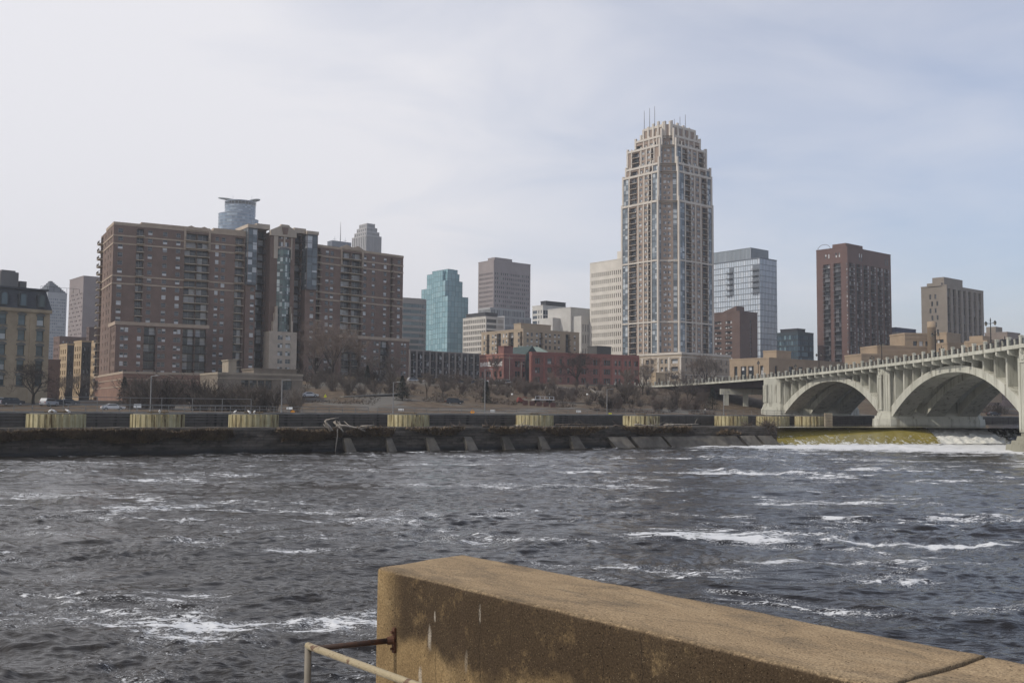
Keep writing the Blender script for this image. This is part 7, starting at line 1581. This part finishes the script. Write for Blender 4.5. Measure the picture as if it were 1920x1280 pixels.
def sign(u, d, v0, v1, w, m, label, name='sign', shape='rect', post=True):
    p0 = P(u, v0, d); p1 = P(u, v1, d); g = ground_z(p0.x, p0.y)-.05; o = thing(name, label, 'sign', (p0.x, p0.y, g), R(random.uniform(-12, 12)))
    b = MB(); z0, z1 = p1.z-g, p0.z-g
    if shape == 'rect': b.box(-w/2, -.05, z0, w/2, -.02, z1)
    else:
        h = (z1-z0)/2; c = (z0+z1)/2; b.extrude([(0, -.05, c-h), (w/2, -.05, c), (0, -.05, c+h), (-w/2, -.05, c)], (0, .03, 0))
    b.build('panel', m, o); b = MB(); b.tube((0, 0, 0), (0, 0, z1), .04, n=6); b.build('post', galv, o); return o
yel = mat('sign_yellow_green', (.62, .66, .04), .6, .05, 1); org = mat('sign_orange', (.62, .26, .03), .6, .06, 1); wht = mat('sign_white', (.62, .64, .66), .6, .05, 1); sred = mat('sign_red', (.60, .05, .03), .6, .05, 1)
sign(610, 262, 738, 749, .75, yel, 'bright yellow-green crossing sign at the trunk of the broadest tree', shape='diamond'); sign(610.5, 261.4, 750, 754, .5, yel, 'small yellow-green plate right under the crossing sign'); sign(557, 255, 742, 758, .3, yel, 'narrow yellow marker before the pump house end wall', name='marker_post')
sign(549, 190, 768, 775, .95, org, 'orange diamond board on the lock railing before the pump house', shape='diamond'); sign(886, 215, 767, 777, 1.0, org, 'orange diamond board beside the lamp post on the gravel slope', shape='diamond'); sign(1361, 252, 776, 782, .9, org, 'orange board before the bridge approach bent', shape='diamond'); sign(1144, 237, 774, 780, .7, yel, 'yellow box marker at the foot of the hillside lamp post')
sign(543, 192, 763, 767, 1.2, wht, 'small white notice board on the lock railing by the pump house'); sign(752, 214, 766, 770, 1.2, wht, 'small white notice board in front of the dark conifer'); sign(924, 222, 768, 772, 1.1, wht, 'small white notice board beside the foot of the tall pole'); sign(1085, 236, 769, 773, 1.1, wht, 'small white notice board below the hillside ramp'); sign(258, 178, 757, 764, 1.3, wht, 'white board on the railing before the brick podium'); sign(934, 366, 712, 720, 1.3, wht, 'white board at the foot of the lettered warehouse'); sign(942, 372, 716, 722, 1.2, sred, 'red triangular banner at the corner of the lettered warehouse', shape='diamond')
# ramp wall on the hillside and pale path lines
def kerbline(pts, w, h, m, name, label, cat):
    b = MB(); base = Vector(pts[0])
    for a, c in zip(pts[:-1], pts[1:]):
        a, c = Vector(a), Vector(c); s_ = (c-a).normalized().cross(Vector((0, 0, 1)))*w/2
        v = [a-s_, a+s_, c+s_, c-s_]; k = len(b.v); b.v += [tuple(q-base) for q in v]+[tuple(q+Vector((0, 0, h))-base) for q in v]
        for f in ((0, 3, 2, 1), (4, 5, 6, 7), (0, 1, 5, 4), (1, 2, 6, 5), (2, 3, 7, 6), (3, 0, 4, 7)): b.f.append(tuple(k+i for i in f)); b.m.append(0)
    o = b.build(name, m); o.location = base; return tag(o, label, cat)
def gp(u, d, dz=0, v=750): p = P(u, v, d); return Vector((p.x, p.y, ground_z(p.x, p.y)+dz))
lc = mat('lock_concrete', (.23, .22, .20)); pc = mat('pale_path', (.19, .17, .145), .9, .1, .6)
kerbline([gp(1098, 352, -.1), gp(1115, 325, -.1), gp(1137, 292, -.1)], .6, .5, pc, 'ramp_wall', 'pale sloping ramp wall on the hillside below the lone dark tree', 'wall')
kerbline([gp(1100, 356, .2), gp(1140, 362, .2), gp(1195, 372, .2)], .4, .5, pc, 'terrace_wall', 'thin pale terrace wall under the right half of the long warehouse', 'wall')
kerbline([gp(1000, 284, .1), gp(1075, 288, .1), gp(1180, 296, .1), gp(1250, 304, .1)], .8, .35, pc, 'low_kerb_wall', 'long pale low kerb wall across the foot of the hillside', 'wall')
kerbline([gp(640, 262, .1), gp(700, 268, .1), gp(760, 276, .1)], 2.4, .3, lc, 'low_kerb_wall', 'grey kerb wall under the broadest tree by the road', 'wall')
# work site: red hoist, pale trailer and stacked red panels
p = gp(1000, 281); o = thing('work_trailer', 'pale flat trailer with white frames at the foot of the hillside', 'trailer', p, R(28)); b = MB(); b.box(0, -1, .9, 6.2, 1, 1.12); b.build('bed', wht, o)
for x in (1.2, 5.0):
    b = MB(); b.tube((x, -1.0, .42), (x, -.75, .42), .42, .42, 14); b.build('wheel', tyre, o); b = MB(); b.tube((x, .75, .42), (x, 1, .42), .42, .42, 14); b.build('wheel', tyre, o)
b = MB()
for x in (.1, 1.6, 3.1, 4.6, 6.0): b.box(x, -.95, 1.122, x+.1, -.85, 1.8)
b.box(.1, -.95, 1.802, 6.1, -.85, 1.9); b.build('frame', wht, o)
p = gp(975, 279); sred2 = mat('dull_red_paint', (.19, .05, .042), .7, .1, 1); o = thing('red_hoist', 'small red site hoist with a tilted arm beside the pale trailer', 'hoist', p, R(25)); b = MB(); b.box(-1.2, -.8, .35, 1.2, .8, 1.4); b.prism([(-1.0, -.7), (.2, -.7), (.2, .7), (-1.0, .7)], 1.402, 2.2, top=[(-.8, -.6), (.1, -.6), (.1, .6), (-.8, .6)]); b.build('body', sred2, o); b = MB(); b.path([(.4, 0, 1.3), (1.6, 0, 2.4), (3.2, 0, 1.9)], .12, 6); b.build('arm', sred2, o); o.scale = (.7, .7, .7)
for x in (-.8, .8): b = MB(); b.tube((x, -.9, .35), (x, .9, .35), .36, n=12); b.build('wheel', tyre, o)
for i in range(5): p = gp(980+i*13, 273); b = MB(); b.box(0, -.05, .1, 1.6, .05, 1.3); b.box(.1, -.09, .3, 1.5, -.052, .42); b.box(.1, -.09, .8, 1.5, -.052, .92); o = b.build('site_barrier', mat('brick_red_panel', (.13, .062, .052), .7, .1, 1)); o.location = p; o.rotation_euler = (0, 0, R(28)); tag(o, 'dull red site barrier standing in a row before the trailer', 'barrier', group='red site barriers')
# ---------------------------------------------------------------- driftwood on the wall
drift = mat('bleached_driftwood', (.36, .32, .27), .85, .2, 3, dirt=.35, dscale=2); driftd = mat('dark_driftwood', (.10, .08, .065), .9, .25, 3)
def wpt(u, y, z): t, p = on_wall(u, y=y); return Vector((p.x, p.y, z))
def wz(u, v, y=-.2): t, p = on_wall(u, y=y-.45); return Vector((p.x, p.y, P(u, v, p.y).z))
def log(label, pts, rad, m, br=0, seed=0, group=None):
    rng = random.Random(seed); base = pts[0]; b = MB(); q = [p-base for p in pts]; b.path(q, [rad*(1-.6*i/(len(q)-1)) for i in range(len(q))], 8)
    for k in range(br):
        i = rng.randrange(1, len(q)); s_ = q[i-1].lerp(q[i], rng.random()); d = Vector((rng.uniform(-1, 1), rng.uniform(-.6, .3), rng.uniform(-.2, 1))).normalized(); l = rng.uniform(.5, 1.6)
        b.path([s_, s_+d*l*.5, s_+d*l+Vector((rng.uniform(-.3, .3), 0, rng.uniform(-.2, .2)))], [rad*.45, rad*.3, rad*.12], 5)
    o = b.build('driftwood', m, None, True); o.location = base; return tag(o, label, 'driftwood', group)
log('bent white driftwood trunk with a hooked head standing on the old wall', [wz(621, 808, -.5), wz(616, 800, -.1), wz(612, 795), wz(609, 789), wz(613, 786)], .28, drift, 3, 2)
log('long bleached trunk lying to the right on the old wall', [wz(630, 797), wz(652, 799, -.1), wz(672, 803, -.4), wz(684, 808, -.7)], .20, drift, 4, 3)
log('pale driftwood limb slanting over the wall edge beside the hooked trunk', [wz(625, 790, .1), wz(632, 797, -.2), wz(640, 805, -.6), wz(643, 809, -.8)], .18, drift, 4, 5)
log('thin bare pole of driftwood hanging down the wall to the water', [wz(632, 803, -.55), wz(632, 818, -.6), wz(630, 834, -.8), wz(628.5, 847, -1.1)], .11, drift, 0, 6)
log('low pale branch lying on the wall right of the long trunk', [wz(676, 799, .5), wz(690, 798, .5), wz(701, 797, .5)], .13, drift, 2, 7)
for i, (u0, u1, v, lb, m) in enumerate(((850, 888, 798, 'dark branch with a white broken end on the wall below the sloping gravel', driftd), (905, 955, 799, 'thin dark limb lying along the wall edge left of the fifth mooring cell', driftd), (968, 1010, 798, 'grey branch at the foot of the fifth mooring cell', drift), (1042, 1125, 796, 'tangled dark branches on the wall between two mooring cells', driftd), (1150, 1175, 798, 'dark stick pile left of the sixth mooring cell', driftd), (1190, 1240, 797, 'grey branches at the foot of the sixth mooring cell', drift), (1245, 1310, 796, 'pale long branch right of the sixth mooring cell', drift))):
    n = 5; log(lb, [wz(u0+(u1-u0)*k/n, v+random.uniform(-1.5, 1), .4) for k in range(n+1)], .15, m, 7, 20+i)
# gulls on the mooring cells
gw = mat('gull_white', (.75, .75, .74), .8, .04, 2); ggr = mat('gull_grey', (.30, .31, .33), .8, .05, 2)
def gull_mesh():
    b = MB(); b.lathe([(.01, -.30), (.05, -.24), (.10, -.08), (.115, .05), (.08, .18), (.045, .22), (.06, .28), (.055, .33), (.02, .37)], n=10)
    m = Matrix.Translation((0, 0, .24)) @ Matrix.Rotation(R(62), 4, 'Y'); b.v = [tuple(m @ Vector(q)) for q in b.v]
    x = max(b.v, key=lambda q: q[0]); b.path([(x[0]-.04, 0, x[2]-.005), (x[0]+.06, 0, x[2]-.025)], [.018, .006], 5)
    for s_ in (-.035, .035): b.path([(.0, s_, .16), (.01, s_, .0), (.05, s_, .0)], .009, 4)
    return b.mesh('gull', gw, True)
gm_ = gull_mesh(); wgm = MB(); wgm.lathe([(.01, -.34), (.05, -.2), (.07, -.02), (.03, .12)], n=8); m_ = Matrix.Translation((-.01, 0, .285)) @ Matrix.Rotation(R(66), 4, 'Y') @ Matrix.Diagonal((1, 1.65, 1, 1)); wgm.v = [tuple(m_ @ Vector(q)) for q in wgm.v]; wgm = wgm.mesh('wing', ggr, True)
for i, (ci, dx, lb) in enumerate(((0, .1, 'white gull standing near the middle of the widest mooring cell'), (0, .6, 'white gull standing beside another on the widest mooring cell'), (0, 2.2, 'white gull alone at the edge of the widest mooring cell'), (2, -2.4, 'white gull standing alone on the mooring cell before the pump house'), (2, -.1, 'white gull in the middle of the cell before the pump house'), (2, .6, 'white gull beside the rusty bollard of the cell before the pump house'), (1, .9, 'white gull on the mooring cell with black rust streaks'))):
    c, z = cell_tops[ci]; o = link('gull', gm_); o.location = (c.x+dx, c.y-2.2+.3*abs(dx), z); o.rotation_euler = (0, 0, random.uniform(0, 6)); o.scale = (1.2,)*3; tag(o, lb, 'gull', 'gulls on the mooring cells'); link('wing', wgm, o)
# ---------------------------------------------------------------- a walker under the bridge
def person(u, d, label):
    p = gp(u, d); o = thing('person', label, 'person', (p.x, p.y, p.z), R(70)); me = bpy.data.meshes.new('body')
    J = dict(hip=(0, 0, .95, .15), chest=(.02, 0, 1.32, .17), neck=(.04, 0, 1.50, .06), head=(.07, 0, 1.63, .10), top=(.07, 0, 1.73, .07), sl=(.02, .19, 1.42, .07), el=(-.12, .25, 1.17, .05), hl=(-.02, .25, .95, .045), sr=(.02, -.19, 1.42, .07), er=(.06, -.25, 1.16, .05), hr=(.26, -.24, 1.02, .045), kl=(.16, .10, .52, .08), fl=(.28, .10, .08, .05), tl=(.42, .10, .04, .04), kr=(-.05, -.10, .50, .08), fr=(-.30, -.10, .12, .05), tr=(-.20, -.10, .03, .04))
    ks = list(J); E_ = [('hip', 'chest'), ('chest', 'neck'), ('neck', 'head'), ('head', 'top'), ('chest', 'sl'), ('sl', 'el'), ('el', 'hl'), ('chest', 'sr'), ('sr', 'er'), ('er', 'hr'), ('hip', 'kl'), ('kl', 'fl'), ('fl', 'tl'), ('hip', 'kr'), ('kr', 'fr'), ('fr', 'tr')]
    me.from_pydata([J[k][:3] for k in ks], [(ks.index(a), ks.index(c)) for a, c in E_], []); b = link('body', me, o)
    b.modifiers.new('skin', 'SKIN'); 
    for i, k in enumerate(ks): me.skin_vertices[0].data[i].radius = (J[k][3], J[k][3]); me.skin_vertices[0].data[i].use_root = (k == 'hip')
    b.modifiers.new('sub', 'SUBSURF').levels = 2; me.materials.append(mat('dark_clothes', (.05, .05, .06), .9, .1, 3))
    k = MB(); k.lathe([(.13, .0), (.19, .02), (.20, .25), (.19, .46), (.10, .55)], n=12); k.v = [(q[0]*.95+.02, q[1]*1.1, q[2]+.93) for q in k.v]; k.build('jacket', mat('light_jacket', (.45, .43, .40), .9, .08, 3), o, True)
    k = MB(); k.lathe([(.02, -.02), (.105, .02), (.11, .09), (.06, .15), (.005, .165)], (.06, 0, 1.64), 10); k.build('hair', mat('dark_hair', (.03, .022, .018), .9, .1, 3), o, True)
person(1322, 262, 'person in a pale jacket walking below the bridge approach')
# ================================================================ air
HZ = MB(); HZ.box(-3300, -60, -2.2, 3300, 3400, 262)
hm = bpy.data.materials.new('haze_air'); hm.use_nodes = True; ht = hm.node_tree; ht.nodes.clear(); ho = ht.nodes.new('ShaderNodeOutputMaterial'); hv = ht.nodes.new('ShaderNodeVolumePrincipled')
hv.inputs['Color'].default_value = (.93, .96, 1.0, 1); hv.inputs['Density'].default_value = .00022; hv.inputs['Anisotropy'].default_value = 0.2
ht.links.new(hv.outputs[0], ho.inputs['Volume']); tag(HZ.build('haze', hm), kind='stuff')
